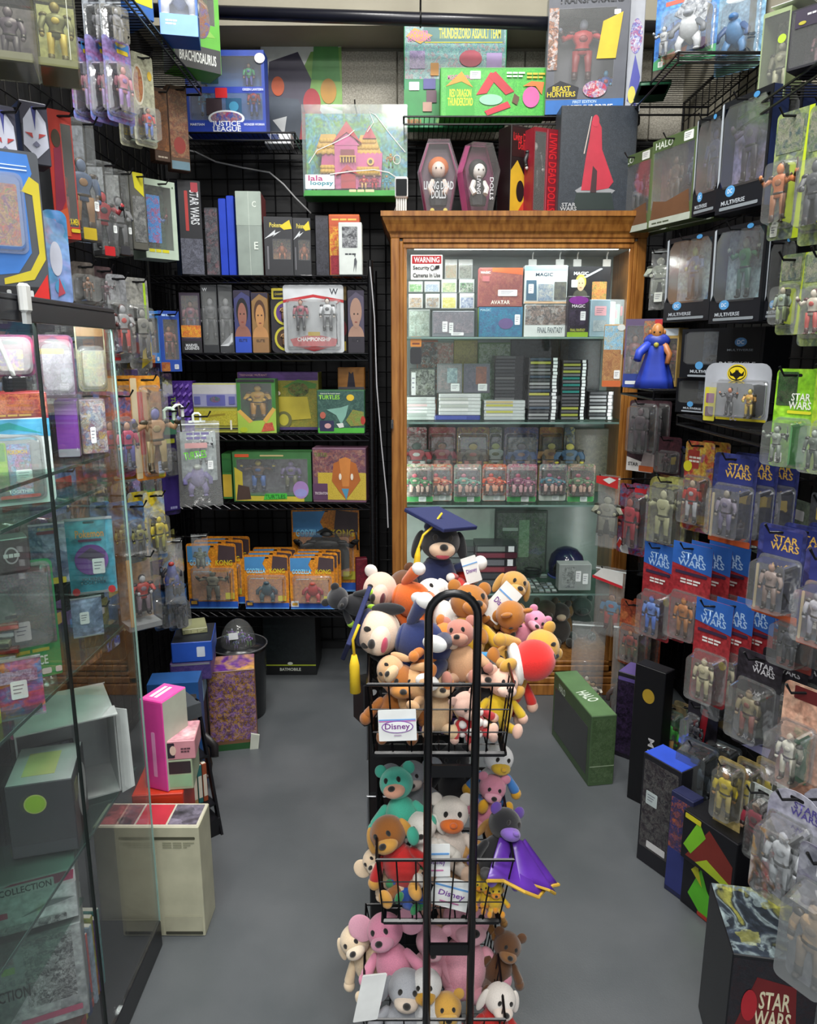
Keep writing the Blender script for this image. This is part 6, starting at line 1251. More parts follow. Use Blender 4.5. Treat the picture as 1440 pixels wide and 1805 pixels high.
# middle shelf: open white carton, black box with a lime disc
zs = GSZ[0] + .001
loc, w, h, a = place((34, 214, 1262, 1500), ('X', -.80, zs, 30))
t = thing('open_carton', 'open pale grey-white carton lying on its side in the case', 'carton', loc, a)
WC = M('b4bab8', .6)
w = .215; h = min(h, .30); d = .15
for nm, b in (('carton_top', (-w / 2, w / 2, 0, d, h - .004, h)), ('carton_bottom', (-w / 2, w / 2, 0, d, 0, .004)), ('carton_side', (-w / 2, -w / 2 + .004, 0, d, 0, h)), ('carton_side', (w / 2 - .004, w / 2, 0, d, 0, h)), ('carton_back', (-w / 2, w / 2, d, d + .004, 0, h))): G().box(*b).obj(nm, WC, t)
G().prism([(w / 2, 0), (w / 2 + .03, .01), (w / 2 + .026, h - .01), (w / 2, h)], -.01, -.007).obj('side_flap', WC, t)
G().box(-w / 2, w / 2, -.05, 0, h, h + .003).obj('top_flap', WC, t)
for k in range(4): carton(('lowest', 'second', 'third', 'uppermost')[k] + ' dark game sleeve stacked inside the open carton', (0, 10, 0, 10), ('Y', 1, 0, 0), .12, '4a4450', (('r', .5, .5, .9, .5, 'a8acb0'),), name='game_sleeve').matrix_basis
sl = [o for o in bpy.data.objects if o.name.startswith('game_sleeve')]
for k, o in enumerate(sl):
    for ch in list(o.children): bpy.data.objects.remove(ch)
    p = t.matrix_basis @ Vector((-.04, .02, .005 + k * .024)); o.location = p; o.rotation_euler = (0, 0, a)
    G().cbox(-.06, .06, 0, .12, 0, .022, .002).obj('sleeve', M(('4a4654', '5a5462')[k % 2]), o); G().box(-.06, .06, -.001, 0, .006, .014).obj('spine', M('a8acb0'), o); G().box(-.05, .05, .01, .11, .022, .0228).obj('cover_print', ART('6a6478 8a8494 4a4454', 12, k), o)
loc = hitX(92, 1592, -.775); loc.z = zs
t = thing('toy_carton', 'black box with a grey lid and a lime disc sticker in the case', 'box', loc, R_(16)); w, h, d = .13, .17, .16
G().cbox(-w / 2, w / 2, 0, d, 0, h, .002, side=1, top=2).obj('carton', [M('33353a'), M('16171b'), M('a8aeae')], t)
decals(t, w, h, (('e', .42, .72, .34, .26, 'b8c86a'), ('e', .42, .72, .3, .23, '9ac82a'), ('r', .5, .1, .96, .16, '3c3e44')))
G().prism([(.0 + .05 * math.cos(u), h * .5 + .06 * math.sin(u)) for u in [2 * PI * q / 20 for q in range(20)]], 0, .0008).obj('side_disc', M('b0b4b4'), t, loc=(w / 2 + .0008, d * .62, 0), rot=(0, 0, PI / 2))
G().box(w / 2, w / 2 + .001, d * .1, d * .32, h * .62, h * .86).obj('side_label', M('6a6a44'), t)
G().box(-w * .3, w * .2, d * .2, d * .8, h, h + .001).obj('lid_print', M('b8b878'), t)
# bottom of the case
zb = .081
def low(label, zz, w, h, art, dec):
    t = thing('toy_carton', label, 'box', (-.815, 1.32, zz), R_(24))
    G().cbox(-w / 2, w / 2, 0, .14, 0, h, .002, 1).obj('carton', [M('8a9494'), art], t)
    decals(t, w, h, dec)
low('silver and hot pink collection box on the lower shelf of the case', .421, .24, .118, ART('c0c8c8 d0d8d8 b0b8b8', 8, 3), (('r', .55, .86, .9, .26, 'c8c8c8'), ('p', ((.1, .72), (.98, .8), (.99, .98), (.5, .98)), 'b02a5a'), ('r', .48, .84, .7, .2, 'd0d4d4'), ('t', 'LEADER COLLECTION', .48, .84, .66, .13, '1c1c20'), ('b', .25, .4, .4, .2, 'c8305a', 1), ('p', ((.55, .3), (.8, .5), (.98, .45), (.7, .36)), '6a7474'), ('r', .5, .1, .8, .14, '3a3c40 a8acac')))
low('grey collection box with black and white art under the silver one', .171, .24, .235, ART('9aa0a2 b0b6b6 6a6e72', 9, 4), (('r', .72, .6, .4, .7, '4a4c50 a8acac 2c2c30 c8cccc'), ('t', 'COLLECTION', .3, .45, .5, .12, '1c1c20'), ('b', .3, .7, .3, .12, '9ac83a', 1), ('e', .12, .72, .12, .16, 'c8b82a'), ('r', .7, .12, .5, .06, 'b04a6a')))
for zz in (.42, .17): G().box(-.20, .19, -.43, .16, zz - .007, zz).obj('lower_shelf', CLEAR('glass', 'd9efe6'), CASE)
for k in range(8):
    t = thing('comic_book', ('red', 'yellow', 'navy', 'scarlet', 'pale blue', 'lime and orange', 'violet', 'teal')[k] + ' spined comic standing at the end of the case floor', 'book', (-.745 - .004 * (k % 2), 1.42 + k * .017, zb), R_(90))
    G().cbox(-.007, .007, 0, .13, 0, .2 + .01 * (k % 3), .001).obj('cover', ART(('a82430 c83a34', 'c8b02a d0c04a', '24346a 34508a', 'b82a24 c84a30', '8aa8c0 a8c0d0', '8ab03a c8702a', '5a3a84 7a5aa0', '2a7a7a 4a9a94')[k] , 10, k), t)
    G().box(-.0055, .0055, .001, .129, .2, .2012 + .01 * (k % 3)).obj('pages', M('d8d4c8'), t)
# packs in shade against the left grid wall
for i in range(30):
    yy = 1.75 + (i % 10) * .15; zz = (.62, 1.02, 1.42)[i // 10] + rnd.uniform(-.02, .02)
    c = rnd.choice(('3a5a8a 5a7ab0 8a9ab0', '6a6c70 8a8c90 4a4c50', '8a4a3a a86a44 5a3a34', '5a5a3a 8a8a4a 3a3c2c', '4a3a6a 6a5a8a 342a4a'))
    nm = {'3': 'blue', '6': 'grey', '8': 'rust', '5': 'olive', '4': 'violet'}[c[0]]
    hgt = rnd.uniform(.18, .25); w = .13
    t = thing('blister_pack', nm + ' carded toy hanging in the shade between case and wire shelving', 'toy pack', (-1.04, yy, zz), R_(82), nm + ' packs in the shade by the case')
    G().prism(rrect(-w / 2, w / 2, 0, hgt, .01), 0, .0016).obj('backing_card', ART(c, 12, i), t)
    G().prism(rrect(-w * .38, w * .38, hgt * .1, hgt * .62, .012), -.045, -.001, 0, .9, (1, 0)).obj('bubble', CLEAR('blister'), t)
    figure(t, 0, -.022, hgt * .13, hgt * .44, rnd.choice(('9a8a7a 5a6a84 3a3c44', 'b0a890 8a5a40 4a3a34', '8a9094 6a7c74 54585f')), i % 3, 1, depth=.036)
    G().prism(rrect(-w * .3, w * .3, hgt * .72, hgt * .86, .004), -.0008, -.0002).obj('title_panel', M(rnd.choice(('c8b060', 'd0d0d4', 'a83a34', '5a8ac0'))), t)
    t['h'] = hgt; hook(t.location + Vector((0, 0, hgt - .0145)), 'L')

# ================================================================== the wall beside the oak cabinet
def RX(x, a=-62, z=None): return ('X', x, z, a)
SWL = ('t', 'STAR\nWARS', .6, .84, .6, .12, 'c8a848')
# on the high wire shelf
blister('big blue shield-shaped card with a silver dragon skull toy on the high wire shelf', (1158, 1264, -40, 112), ('Z', 2.622, None, -38), '2f6ab8', (.15, .95, .05, .62), .06, ((.6, .1, .5, 'b8bcc0 8a9098 5a6068', 'c', 1.5), (.2, .1, .35, 'b0b4b8 a0a4a8 8a8e94', 1)),
    (('r', .3, .75, .3, .05, 'c05a4a'), ('b', .6, .83, .5, .08, '8ab84a', 2), ('p', ((0, 0), (1, 0), (1, .16), (.45, .1), (.3, .22), (0, .1)), '3a8a5a'), ('p', ((.12, .14), (.55, .22), (.5, .1), (.14, .04)), 'b86a4a'), ('s', .12, .06, .08, .07, 'e0e8e0'), ('e', .78, .2, .16, .14, '4a1c5a'), ('p', ((.3, .6), (.5, .78), (.9, .7), (.8, .45), (.5, .5)), 'c8ccd0 9aa0a8 3a3e48')), art=ART('3a7ac8 4a8ad0 2a5aa8 6a9ac0', 10, 2), hole=False)
blister('pale blue window card with a small blue machine inside on the high wire shelf', (1266, 1345, -30, 126), ('Z', 2.622, None, -48), '8ab0cc', (.1, .9, .12, .8), .07, ((.5, .15, .5, '5a8ab8 4a7ab0 3a5a8a', 'c', 1.4),), (('e', .5, .85, .7, .12, 'd0dce4'), ('r', .5, .06, .9, .1, '4a6a5a')), art=ART('9ac0d8 8ab0cc 7aa0b8 4a7a9a', 9, 6), hole=False)
carton('dark green flat box lying across the high wire shelf', (1128, 1180, 150, 190), ('Y', 3.12, 2.622, -10), .2, '1c4a34', (('r', .5, .5, .94, .9, '1f5a3c 2a6a48'),))
# tall clear boxes with lime discs
for i, (r, xx) in enumerate((((1340, 1386, 20, 196), 1.02), ((1390, 1470, 8, 182), 1.0))):
    winbox(('tall clear box with lime disc and olive stripes on the end shelf', 'tall clear box with a dark panel, pink figure and lime disc')[i], r, ('X', xx, 2.302, -50), .1, ('8a9a70', '2a2a30')[i], (.05, .95, .05, .95), (ART('9aa87a b0b890 7a8a6a a89ab0', 9, 1), ART('3a3440 4a3c44 2a2830', 9, 2))[i], ((.5, .08, .6, ('9a9a84 8a8a70 a8a888', 'b0808a a87a80 8a6a70')[i]),),
        (('e', (.75, .22)[i], (.66, .72)[i], (.3, .2)[i], .1, 'a8c83a'),) + (() if i == 0 else (('r', .35, .82, .5, .3, '3a3444'), ('b', .5, .86, .3, .06, 'c8c8cc', 1), ('e', .26, .74, .16, .06, 'b0a83a'))), name='tall_clear_box')
carton('white flat box lying on top of the tall clear boxes', (1360, 1420, 2, 24), ('X', 1.04, hitX(1386, 20, 1.05).z + .01, -50), .12, 'd8dad8', (('r', .5, .5, .8, .7, 'e4e6e6'),))
# green-banded window boxes
for i, (r, xx) in enumerate((((1086, 1146, 272, 409), .93), ((1148, 1223, 238, 392), .96))):
    t = winbox(('olive banded window box with a blue armoured figure, nearer the oak cabinet', 'olive banded window box with a brown armoured figure and rust ledge')[i], r, RX(xx, -68), .055, '5a6a44', (.05, .95, .2, .86), ART('5a4440 6a5048 4a3a38 7a6058', 12, i), ((.45, .26, .5, ('4a5a7a 3a4a6a 5a5a60', '6a5040 5a4438 4a4440')[i]), (.82, .4, .3, '6a7478 5a6468 4a5458')),
        (('r', .5, .93, .97, .13, '4a5c38'), ('t', 'HALO', .28, .93, .4, .08, 'd0d8cc'), ('s', .82, .93, .2, .1, 'e0e4e0'), ('p', ((.05, .06), (.1, .3), (.4, .26), (.9, .34), (.95, .06)), '6a4a34'), ('r', .5, .04, .94, .08, 'b0b8ac'), ('b', .3, .035, .4, .03, '4a5440', 1)), side='4a5a3a')
    hang(t, 'R', 1, bd=.07)
# black boxes with octagonal windows
OCT = lambda x0, x1, z0, z1, c: ((x0 + c, z0), (x1 - c, z0), (x1, z0 + c), (x1, z1 - c), (x1 - c, z1), (x0 + c, z1), (x0, z1 - c), (x0, z0 + c))
def dcbox(label, r, xx, a, fig, n, bc, sd='14161c', t_=True):
    t = winbox(label, r, RX(xx, a - 10), .06, '101218', (.05, .95, .24, .94), ART(bc, 10, n), ((.48, .26, .6, fig, n % 3),), (('p', ((.0, .0), (1, 0), (1, .24), (.8, .2), (.2, .2), (0, .24)), '15171e'), ('e', .3, .19, .2, .1, '5aa0d8'), ('t', 'DC', .3, .19, .1, .04, 'e8f0f8'), ('t', 'MULTIVERSE', .38, .09, .5, .04, 'b8c0c8'), ('r', .5, .04, .8, .03, '8a9298'), ('p', ((0, .98), (.04, .99), (.06, .3), (.02, .24)), 'a8b0b8'), ('e', .7, .96, .12, .05, '4a90c8')), side=sd, shape=OCT(.04, .96, .22, .95, .1))
    hang(t, 'R', 1, bd=.075); return t
dcbox('black octagon-window box with a navy figure, first of the upper pair', (1226, 1268, 205, 376), 1.0, -62, '3a4068 2c3460 24284a', 0, '8a94c0 9aa4d0 7a84b4')
dcbox('black octagon-window box with a grey-violet figure beside the upper navy one', (1270, 1352, 168, 368), .98, -60, '6a5a70 54486a 3a3444', 1, '9a9ac8 aaa4d0 a89aa8', '22305a')
dcbox('black octagon-window box with a green and blue figure, first of the lower pair', (1174, 1254, 415, 566), .98, -60, '7a9a5a 3a5a8a 4a5a6a', 2, 'a0c0d0 90a8c4 aac8bc')
dcbox('black octagon-window box with a bright green caped figure in the lower pair', (1256, 1345, 396, 568), .96, -62, '8a9a8a 2a7a4a 3a6a5a', 1, 'a8c8d0 b8d0d6 98b8c0')
t = zipbag('clear bagged white figure hanging beside the cabinet stile', (1146, 1182, 440, 545), RX(1.0, -45), .05, ((.5, .15, .7, 'b0b4a8 a0a898 8a9284', 2, 1.5),), (('s', .6, .2, .4, .16, 'dfe4dc'),), seed=4); hang(t, 'R')
# neon edged cards at the far right
def neon(label, r, xx, cols, n, body='9ab02a', a=-62, extra=()):
    t = blister(label, r, RX(xx, a), body, (.08, .72, .1, .62), .045, ((.4, .12, .46, cols, n % 3),), (('p', ((.72, 0), (1, 0), (1, 1), (.86, 1)), 'b8cc2a'), ('r', .4, .82, .7, .28, '6a7a5a 8a8a7a 4a5a5a')) + tuple(extra), art=ART('7a8a4a 5a6a58 9aa86a 6a7078', 14, n))
    hang(t, 'R', 2, bd=.05); return t
neon('lime edged blister with an orange robed figure at the wall end', (1362, 1424, 196, 420), .95, 'c07a4a b0683c 8a5a3a', 1, extra=(('s', .2, .08, .2, .1, 'e0e4d8'),))
neon('lime edged blister with a dark grey figure beside the orange robed one', (1418, 1500, 180, 428), .92, '54565a 44464a 3a3c40', 2)
neon('lime edged blister with a pale figure under the orange robed one', (1372, 1420, 448, 590), .95, 'b0a890 8a9a8a 7a8a5a', 3)
neon('lime edged blister with a beige figure and red foot, lower row', (1412, 1500, 440, 610), .9, 'c8c0b0 b8b0a0 a8443c', 4)
dcbox('black octagon-window box half hidden behind the lime edged cards', (1352, 1400, 420, 562), 1.02, -62, '3a3c44 2c2e36 24262c', 0, '4a4c5a 3a3c48 5a5c6a')
# shelf with a loose caped figure
zf = hitY(1125, 684, 2.7).z + .001
carton('sand and sky printed small figure box on the narrow shelf', (1063, 1098, 572, 672), ('Y', 2.78, zf, -14), .05, 'a8885a', (('r', .5, .75, .95, .46, '6aa0c0 8ab4c8 a8a080'), ('r', .45, .35, .9, .5, 'b08a54 8a5a3c a87a4a'), ('r', .5, .05, .95, .1, 'c0602c'), ('e', .85, .95, .4, .1, 'c8ccc8'), ('s', .75, .2, .3, .14, 'dfe0dc')))
winbox('tall red and blue figure box standing behind the loose caped figure', (1100, 1164, 562, 682), ('Y', 2.74, zf, -18), .07, '5a4a6a', (.05, .5, .1, .9), ART('8a4a40 6a4a54 7a8a9a 5a5a70', 16, 3), ((.28, .15, .6, '8a6a5a 7a3c3c 5a4a50'),), (('r', .74, .62, .46, .7, '8a4a34 5a7a6a b86a3a 6a3a3a'), ('r', .9, .93, .2, .12, 'b8242a'), ('r', .3, .1, .6, .2, '243a8a'), ('r', .32, .07, .5, .05, 'd8dcdc')), side='2a2440')
loc = hitY(1152, 685, 2.66); loc.z = zf
t = thing('loose_figure', 'loose bald figure in a long blue robe standing on the narrow shelf', 'figurine', loc, R_(-20))
hh = hitY(1152, 575, 2.66).z - zf
RB = M('2a44b8', .45, var=.12)
G().loft([[( (1 + .13 * math.sin(5 * u)) * rx * math.cos(u), (1 + .1 * math.sin(5 * u)) * ry * math.sin(u), z * hh) for u in [2 * PI * k / 20 for k in range(20)]] for z, rx, ry in ((0, .065, .03), (.15, .058, .028), (.35, .045, .026), (.55, .034, .024), (.68, .038, .025), (.76, .03, .02))]).obj('robe', RB, t, True)
G().tube([(.02, -.01, .74 * hh), (.045, -.015, .55 * hh), (.04, -.03, .4 * hh)], [.013, .011, .009], 8).obj('arm', M('a86a3c'), t, True)
G().tube([(-.02, -.01, .74 * hh), (-.055, -.02, .58 * hh), (-.06, -.035, .46 * hh)], [.015, .016, .014], 8).obj('sleeve', RB, t, True)
G().ell((0, 0, .76 * hh), (.045, .03, .03), 14, 8).obj('shoulder_mantle', M('23389a', .4), t, True)
G().ell((0, -.002, .9 * hh), (.022, .025, .032), 14, 10).obj('head', M('b87a40'), t, True)
G().ell((0, -.032, .7 * hh), (.009, .005, .009), 8, 6).obj('brooch', M('a8a03a'), t, True)
for s in (-1, 1): G().ell((s * .009, -.024, .905 * hh), (.004, .003, .003), 6, 5).obj('eye', M('1c140e'), t, True)
for s in (-1, 1): G().ell((s * .024, 0, .9 * hh), (.005, .006, .01), 6, 5).obj('ear', M('b07238'), t, True)
winbox('yellow and red boxed figure behind the blue robed figure', (1166, 1194, 578, 684), ('Y', 2.80, zf, -50), .06, 'b89a5a', (.08, .92, .1, .82), ART('a83a3a c8b87a 7a5a4a', 16, 5), ((.5, .12, .6, '8a6a5a 8a4a44 5a4a44'),), (('r', .5, .93, .9, .12, 'd0dce4'),))
# two stacked black vehicle boxes and a yellow oval emblem pack on the wide shelf
zv = 1.402
def vbox(label, r, xx, zz, fig):
    t = winbox(label, r, ('X', xx, zz, -62), .12, '121419', (.06, .5, .3, .93), ART('8a9ab0 7a8aa4 9aa8b8', 9, 3), ((.28, .34, .3, fig, 'v', 1.2),), (('r', .72, .6, .5, .7, '0e1014'), ('e', .74, .72, .14, .17, '5a90c8'), ('t', 'DC', .74, .72, .08, .08, 'e8f0f8'), ('t', 'MULTIVERSE', .74, .57, .3, .04, '8a929a'), ('t', 'BATCYCLE', .72, .3, .42, .09, 'c8ccd0'), ('e', .26, .26, .1, .16, '5aa0d8'), ('t', 'MULTIVERSE', .3, .14, .3, .06, 'c0c8d0'), ('r', .3, .05, .36, .04, '9aa2aa')), side='101218', shape=OCT(.04, .5, .28, .94, .06), name='boxed_vehicle')
    return t
t1 = vbox('lower black vehicle box with silver octagon window on the wide shelf', (1190, 1300, 668, 768), .99, zv, '5a5c64 3a3c44 1c1c20')
t2 = vbox('upper black vehicle box stacked on another on the wide shelf', (1200, 1345, 578, 672), 1.0, zv + t1['h'] + .002, '54585f 34363e 17171b')
t = blister('silver card with yellow oval bat emblem and an orange caped figure', (1240, 1356, 640, 768), ('X', .92, zv, -58), 'a8acb4', (.22, .96, .14, .72), .05, ((.5, .16, .44, 'b86a3c 4a4a50 3a3c40', 1), (.8, .14, .45, 'b8a83a c0903a a8902a', 2)),
    (('p', ((.0, .0), (1, 0), (1, .08), (.0, .12)), '101014'), ('r', .6, .1, .76, .04, 'c8b82a'), ('t', 'DC', .5, .12, .1, .09, 'c8c0d0'), ('e', .5, .84, .3, .28, 'd8c020'), ('e', .5, .84, .27, .24, '17150f'), ('e', .5, .84, .25, .2, 'd8c020'), ('p', ((.39, .88), (.43, .83), (.47, .86), (.485, .9), (.5, .88), (.515, .9), (.53, .86), (.57, .83), (.61, .88), (.6, .8), (.55, .79), (.52, .76), (.5, .73), (.48, .76), (.45, .79), (.4, .8)), '14120c'), ('r', .12, .32, .18, .56, 'c8c040'), ('r', .12, .42, .13, .16, '8a5a7a'), ('r', .12, .2, .13, .16, '7a6a70')), r=.03, hole=True)
t = blister('lime green card with white title and a green saber box bubble', (1362, 1432, 650, 826), RX(.90, -58), '8ac82a', (.1, .95, .02, .5), .06, ((.35, .06, .36, '8a9488 7a8478 6a746a', 1),), (('r', .3, .8, .5, .34, '2a2c2a 3a5a34 4a4a40'), ('r', .7, .25, .4, .44, '2a9a2c'), ('t', 'STAR\nWARS', .66, .68, .56, .16, 'e4e8dc'), ('r', .66, .57, .6, .03, 'c8c82a'), ('s', .25, .1, .18, .1, 'e4e8e0')), art=ART('8ac82a 7ab82a 9ad03a', 8, 1)); hang(t, 'R', 2, bd=.07)
t = blister('second lime green card with white title at the aisle entrance end of its row', (1430, 1500, 646, 840), RX(.86, -58), '8ac82a', (.1, .95, .02, .5), .06, ((.35, .06, .36, '8a9488 4a544a 3a443a'),), (('t', 'STAR\nWARS', .6, .68, .56, .16, 'e4e8dc'),), art=ART('9ac02a b0c83a 6a9a2a', 8, 2)); hang(t, 'R', 1, bd=.07)
# row of carded figures, middle height
def carded(label, r, xx, art, fig, n=1, a=-60, dec=(), bub=(.08, .92, .08, .62), bd=.045, tint='fff', r_=.012, pose=0, hole=True):
    t = blister(label, r, RX(xx, a), '444', bub, bd, ((.5, bub[2] + .03, (bub[3] - bub[2]) * .86, fig, pose),), dec, art=art, tint=tint, r=r_)
    hang(t, 'R', n, bd=bd); return t
carded('dark maroon blister with a white wedge foot beside the cabinet stile', (1107, 1158, 706, 832), 1.0, ART('3a2c30 4a343a 2a2024', 14, 2), '5a4a50 44383e 3a2c34', 1, -50, (('p', ((0, 0), (.9, .0), (.9, .1), (0, .2)), 'd8d4d0'), ('p', ((.5, .08), (.95, .08), (.95, .26), (.6, .3)), 'a89a98'), ('r', .7, .05, .5, .08, 'b85a2c'), ('t', 'STAR', .25, .1, .36, .05, '2a2a2e')), bub=(.08, .92, .26, .95))
carded('dim burgundy blister in the shade under the wide shelf', (1160, 1200, 770, 838), 1.08, ART('4a2a34 38222a 5a3038', 14, 4), '6a4a50 54383e 3a2c34', 0, -55)
t = zipbag('red and yellow topped bag with a clear front hanging low beside the stile', (1052, 1090, 838, 965), ('Y', 3.1, None, -35), .05, ((.5, .15, .55, '9a9c88 8a8c7a 7a7c6a', 2, 1.4),), (('p', ((0, .9), (1, .84), (1, 1), (0, 1)), 'b82a2a'), ('p', ((.3, .95), (.6, .9), (.9, .96), (.6, .99)), 'd0d4d0')), seed=9); hang(t, 'R')
carded('slim blue and red figure card with a purple star outline', (1090, 1140, 854, 978), .96, ART('4a5a84 5a6a8a 8a2430 a82c3a', 16, 4), 'a05a50 a82c3a 8a2430', 1, -52, (('r', .72, .93, .4, .06, 'c02a34'), ('p', ((0, .12), (.2, .0), (.45, .0), (.4, .1), (.1, .22)), 'd8d8d8'), ('p', ((.0, .1), (.1, .2), (.2, .15), (.1, .05)), 'b83028'), ('p', ((.66, .02), (.72, .08), (.82, .08), (.75, .12), (.78, .2), (.7, .14), (.62, .18), (.65, .11), (.58, .07), (.66, .07)), '7a3a9a')), bub=(.4, .95, .1, .88))
carded('olive wavy clear card with a pale skeletal figure', (1142, 1208, 842, 982), .95, ART('8a8c4a 7a7c44 9a9a5a 6a5a34', 12, 2), 'a8a88a 9a9c7a 8a8c6a', 1, -55, (('p', ((.0, 0), (1, 0), (1, .12), (.5, .2), (0, .1)), '4a4a1c'), ('e', .7, .1, .4, .1, '8a9a2a')), bub=(.1, .9, .16, .92), pose=1, r_=.03)
carded('red and yellow figure card hanging behind the blue title card', (1204, 1254, 778, 938), 1.0, ART('8a3a34 a8443a b8a040 5a6a9a', 14, 6), 'b8a890 a8342c 9a9ca0', 1, -58, (('r', .3, .8, .4, .2, '9a3a30'), ('b', .35, .8, .4, .08, 'd8d4c8', 2), ('e', .12, .72, .3, .12, 'c8c02a'), ('r', .75, .14, .3, .1, 'c8a83a')))
def swblue(label, r, xx, fig, n=2, a=-60): return carded(label, r, xx, ART('2c3468 38407a 24284e 4a4a84', 9, 2), fig, n, a, (('r', .52, .82, .8, .28, '2a3270'), ('t', 'STAR\nWARS', .58, .82, .6, .16, 'd0a850'), ('r', .5, .04, .98, .07, 'b0502c'), ('s', .35, .26, .2, .12, 'e4e4e4'), ('r', .06, .3, .06, .5, 'c8b890')), bub=(.1, .95, .08, .66), bd=.05)
swblue('navy card with gold title and a grey robed figure, upper of the gold titled pair', (1254, 1330, 800, 962), .93, '8a8478 7a7484 54506a')
swblue('navy card with gold title and a hooded brown figure, lower of the gold titled pair', (1332, 1414, 926, 1092), .86, '9a7a6a 8a7a74 6a5a54', 3)
swblue('navy card with gold title and silver figure nearest the aisle entrance', (1412, 1500, 970, 1150), .82, '8a8a90 a0a0a8 7a7a84', 2)
def blue3(label, r, xx, fig, n=2, a=-55, tone='8a2a30 a8343a 7a2228'):
    return carded(label, r, xx, ART(tone, 9, 3), fig, n, a, (('p', ((0, .78), (1, .72), (1, 1), (0, 1)), '2f62b4'), ('t', 'STAR\nWARS', .5, .84, .7, .14, 'a8c8ec'), ('r', .5, .7, .8, .03, '3a2c44'), ('b', .5, .62, .5, .06, 'e0dcd8', 2), ('e', .85, .42, .2, .08, 'd0b82a')), bub=(.08, .94, .04, .5), bd=.05)
blue3('blue and red card with a small yellow seal, nearer the oak cabinet', (1132, 1184, 958, 1128), .93, '5a7ac8 6a8ad0 4a6ab8')
blue3('blue and red card with an orange brown figure behind a wavy bubble', (1182, 1250, 958, 1134), .90, 'b87a3c a86a34 8a5a30')
blue3('blue and red card with a pale figure holding a green saber', (1222, 1284, 1058, 1244), .86, 'c8c0a0 b0a88a 9a9474', 3)
t = zipbag('clear bag with red and white header and a blue striped card, near the cabinet foot', (1048, 1100, 1000, 1120), ('X', .88, None, -40), .06, ((.6, .1, .5, 'a87a5a 4a8ab8 b0342c', 0, 1.3),), (('p', ((0, .86), (1, .78), (1, .98), (.3, 1.0)), 'd8d8d4'), ('p', ((0, .84), (1, .76), (1, .8), (0, .88)), 'c02a34')), seed=12); hang(t, 'R')
carded('orange and rust book-like card under the blue bagged one', (1092, 1142, 1060, 1176), .95, ART('8a3c2c a85434 6a2c24 b87a4a', 14, 5), 'b88a6a 8a3c34 5a2c2c', 1, -50)
def saga(label, r, xx, fig, n, dec, a=-60): return carded(label, r, xx, ART('2c2a30 3a363e 222026 4a4450', 10, 7), fig, n, a, dec, bub=(.08, .9, .12, .7), bd=.055, r_=.01)
saga('black card with white title and a rounded bubble holding a tan figure', (1296, 1370, 1150, 1325), .88, 'a89478 8a8064 7a4a44', 3, (('t', 'STAR\nWARS', .6, .86, .5, .12, 'd8d8dc'), ('r', .4, .1, .7, .07, '2c3058'), ('t', 'SAGA', .4, .1, .4, .05, 'e0e0e4'), ('s', .5, .55, .2, .07, 'e4e4e0'), ('p', ((.3, .0), (.9, .0), (.95, .1), (.5, .06)), '8a8ab0')))
saga('black card with silver print behind the tan figure card', (1256, 1300, 1100, 1290), .96, '8a8c90 6a6c74 4a4c54', 2, (('t', 'STAR\nWARS', .5, .86, .6, .1, 'c8c8cc'), ('r', .5, .06, .9, .08, '6a5a3a')))
saga('row of dark cards seen edge-on above the green backed bubble', (1372, 1440, 1050, 1190), .90, '5a5c64 44464e 34363c', 3, (('t', 'STAR\nWARS', .5, .84, .6, .12, 'd0d0d8'), ('r', .5, .1, .9, .1, '8a3c34')))
carded('peach card with a big box bubble with green backing', (1376, 1446, 1206, 1400), .82, ART('c8a08a d0ac94 b88a74 8a6a5a', 10, 3), 'c8c8b8 b8b8a8 a8a898', 2, -58, (('r', .6, .92, .7, .12, '5a1c1c'), ('r', .55, .35, .4, .5, '2a8a5a')), bub=(.04, .84, .12, .64), bd=.07)
carded('black card with red vertical title under the green saber figure', (1212, 1262, 1238, 1330), .92, ART('1c1a20 2a2630', 9, 2), '54545a 44444a 34343a', 0, -58, (('p', ((.35, .1), (.6, .15), (.7, .9), (.5, .9)), 'a82430'),), bub=(.05, .4, .1, .7))
carded('small card with lime and orange wheels toy', (1160, 1204, 1240, 1352), .95, ART('7a6a50 8a7a58 5a5a48', 12, 1), '5ac84a 4ab83a c87a3a', 1, -50, bub=(.1, .92, .1, .9), tint='e8fff4')
carded('smoky grey clear box pack with dark contents', (1204, 1260, 1306, 1446), .90, ART('4a5258 3c444a 5a6268', 10, 2), '5a6268 4a5258 3a4248', 1, -52, bub=(.03, .97, .03, .97), bd=.06, tint='c8d4da')
carded('sand coloured card with a yellow weapon figure', (1262, 1306, 1338, 1484), .88, ART('b8a468 a8945c c8b478', 10, 4), 'b88a54 c8b42a a89a5a', 2, -55, bub=(.1, .95, .3, .96))
carded('white card with a long-haired figure print beside the violet logo card', (1318, 1362, 1384, 1520), .84, ART('c8d0cc b8c0bc 7a2434', 10, 5), '8a6a54 8a2a3a 4a2c2c', 1, -58, (('r', .1, .5, .15, .98, '5a5c54'),), bub=(.3, .95, .1, .9))
carded('pale violet card with purple logo and a white dome bubble', (1352, 1440, 1392, 1600), .76, ART('9a9aa8 a8a8b4 8a8a9c', 8, 3), 'c8ccd0 b0b4b8 9aa0a4', 1, -58, (('t', 'STAR\nWARS', .66, .86, .5, .12, '4a4088'), ('s', .55, .45, .14, .06, 'e4e4e4')), bub=(.06, .8, .1, .75), bd=.06, r_=.05)
carded('grey-violet card with clear bubble at the lower aisle entrance end', (1404, 1500, 1500, 1760), .70, ART('6a6c78 5a5c68 8a8c94 4a4060', 8, 5), 'b8a080 a89070 8a7a64', 0, -58, (('r', .6, .85, .6, .1, 'c8c8cc'), ('t', 'SAGA', .6, .85, .4, .06, '6a3a3a')), bub=(.06, .9, .1, .75), bd=.06)
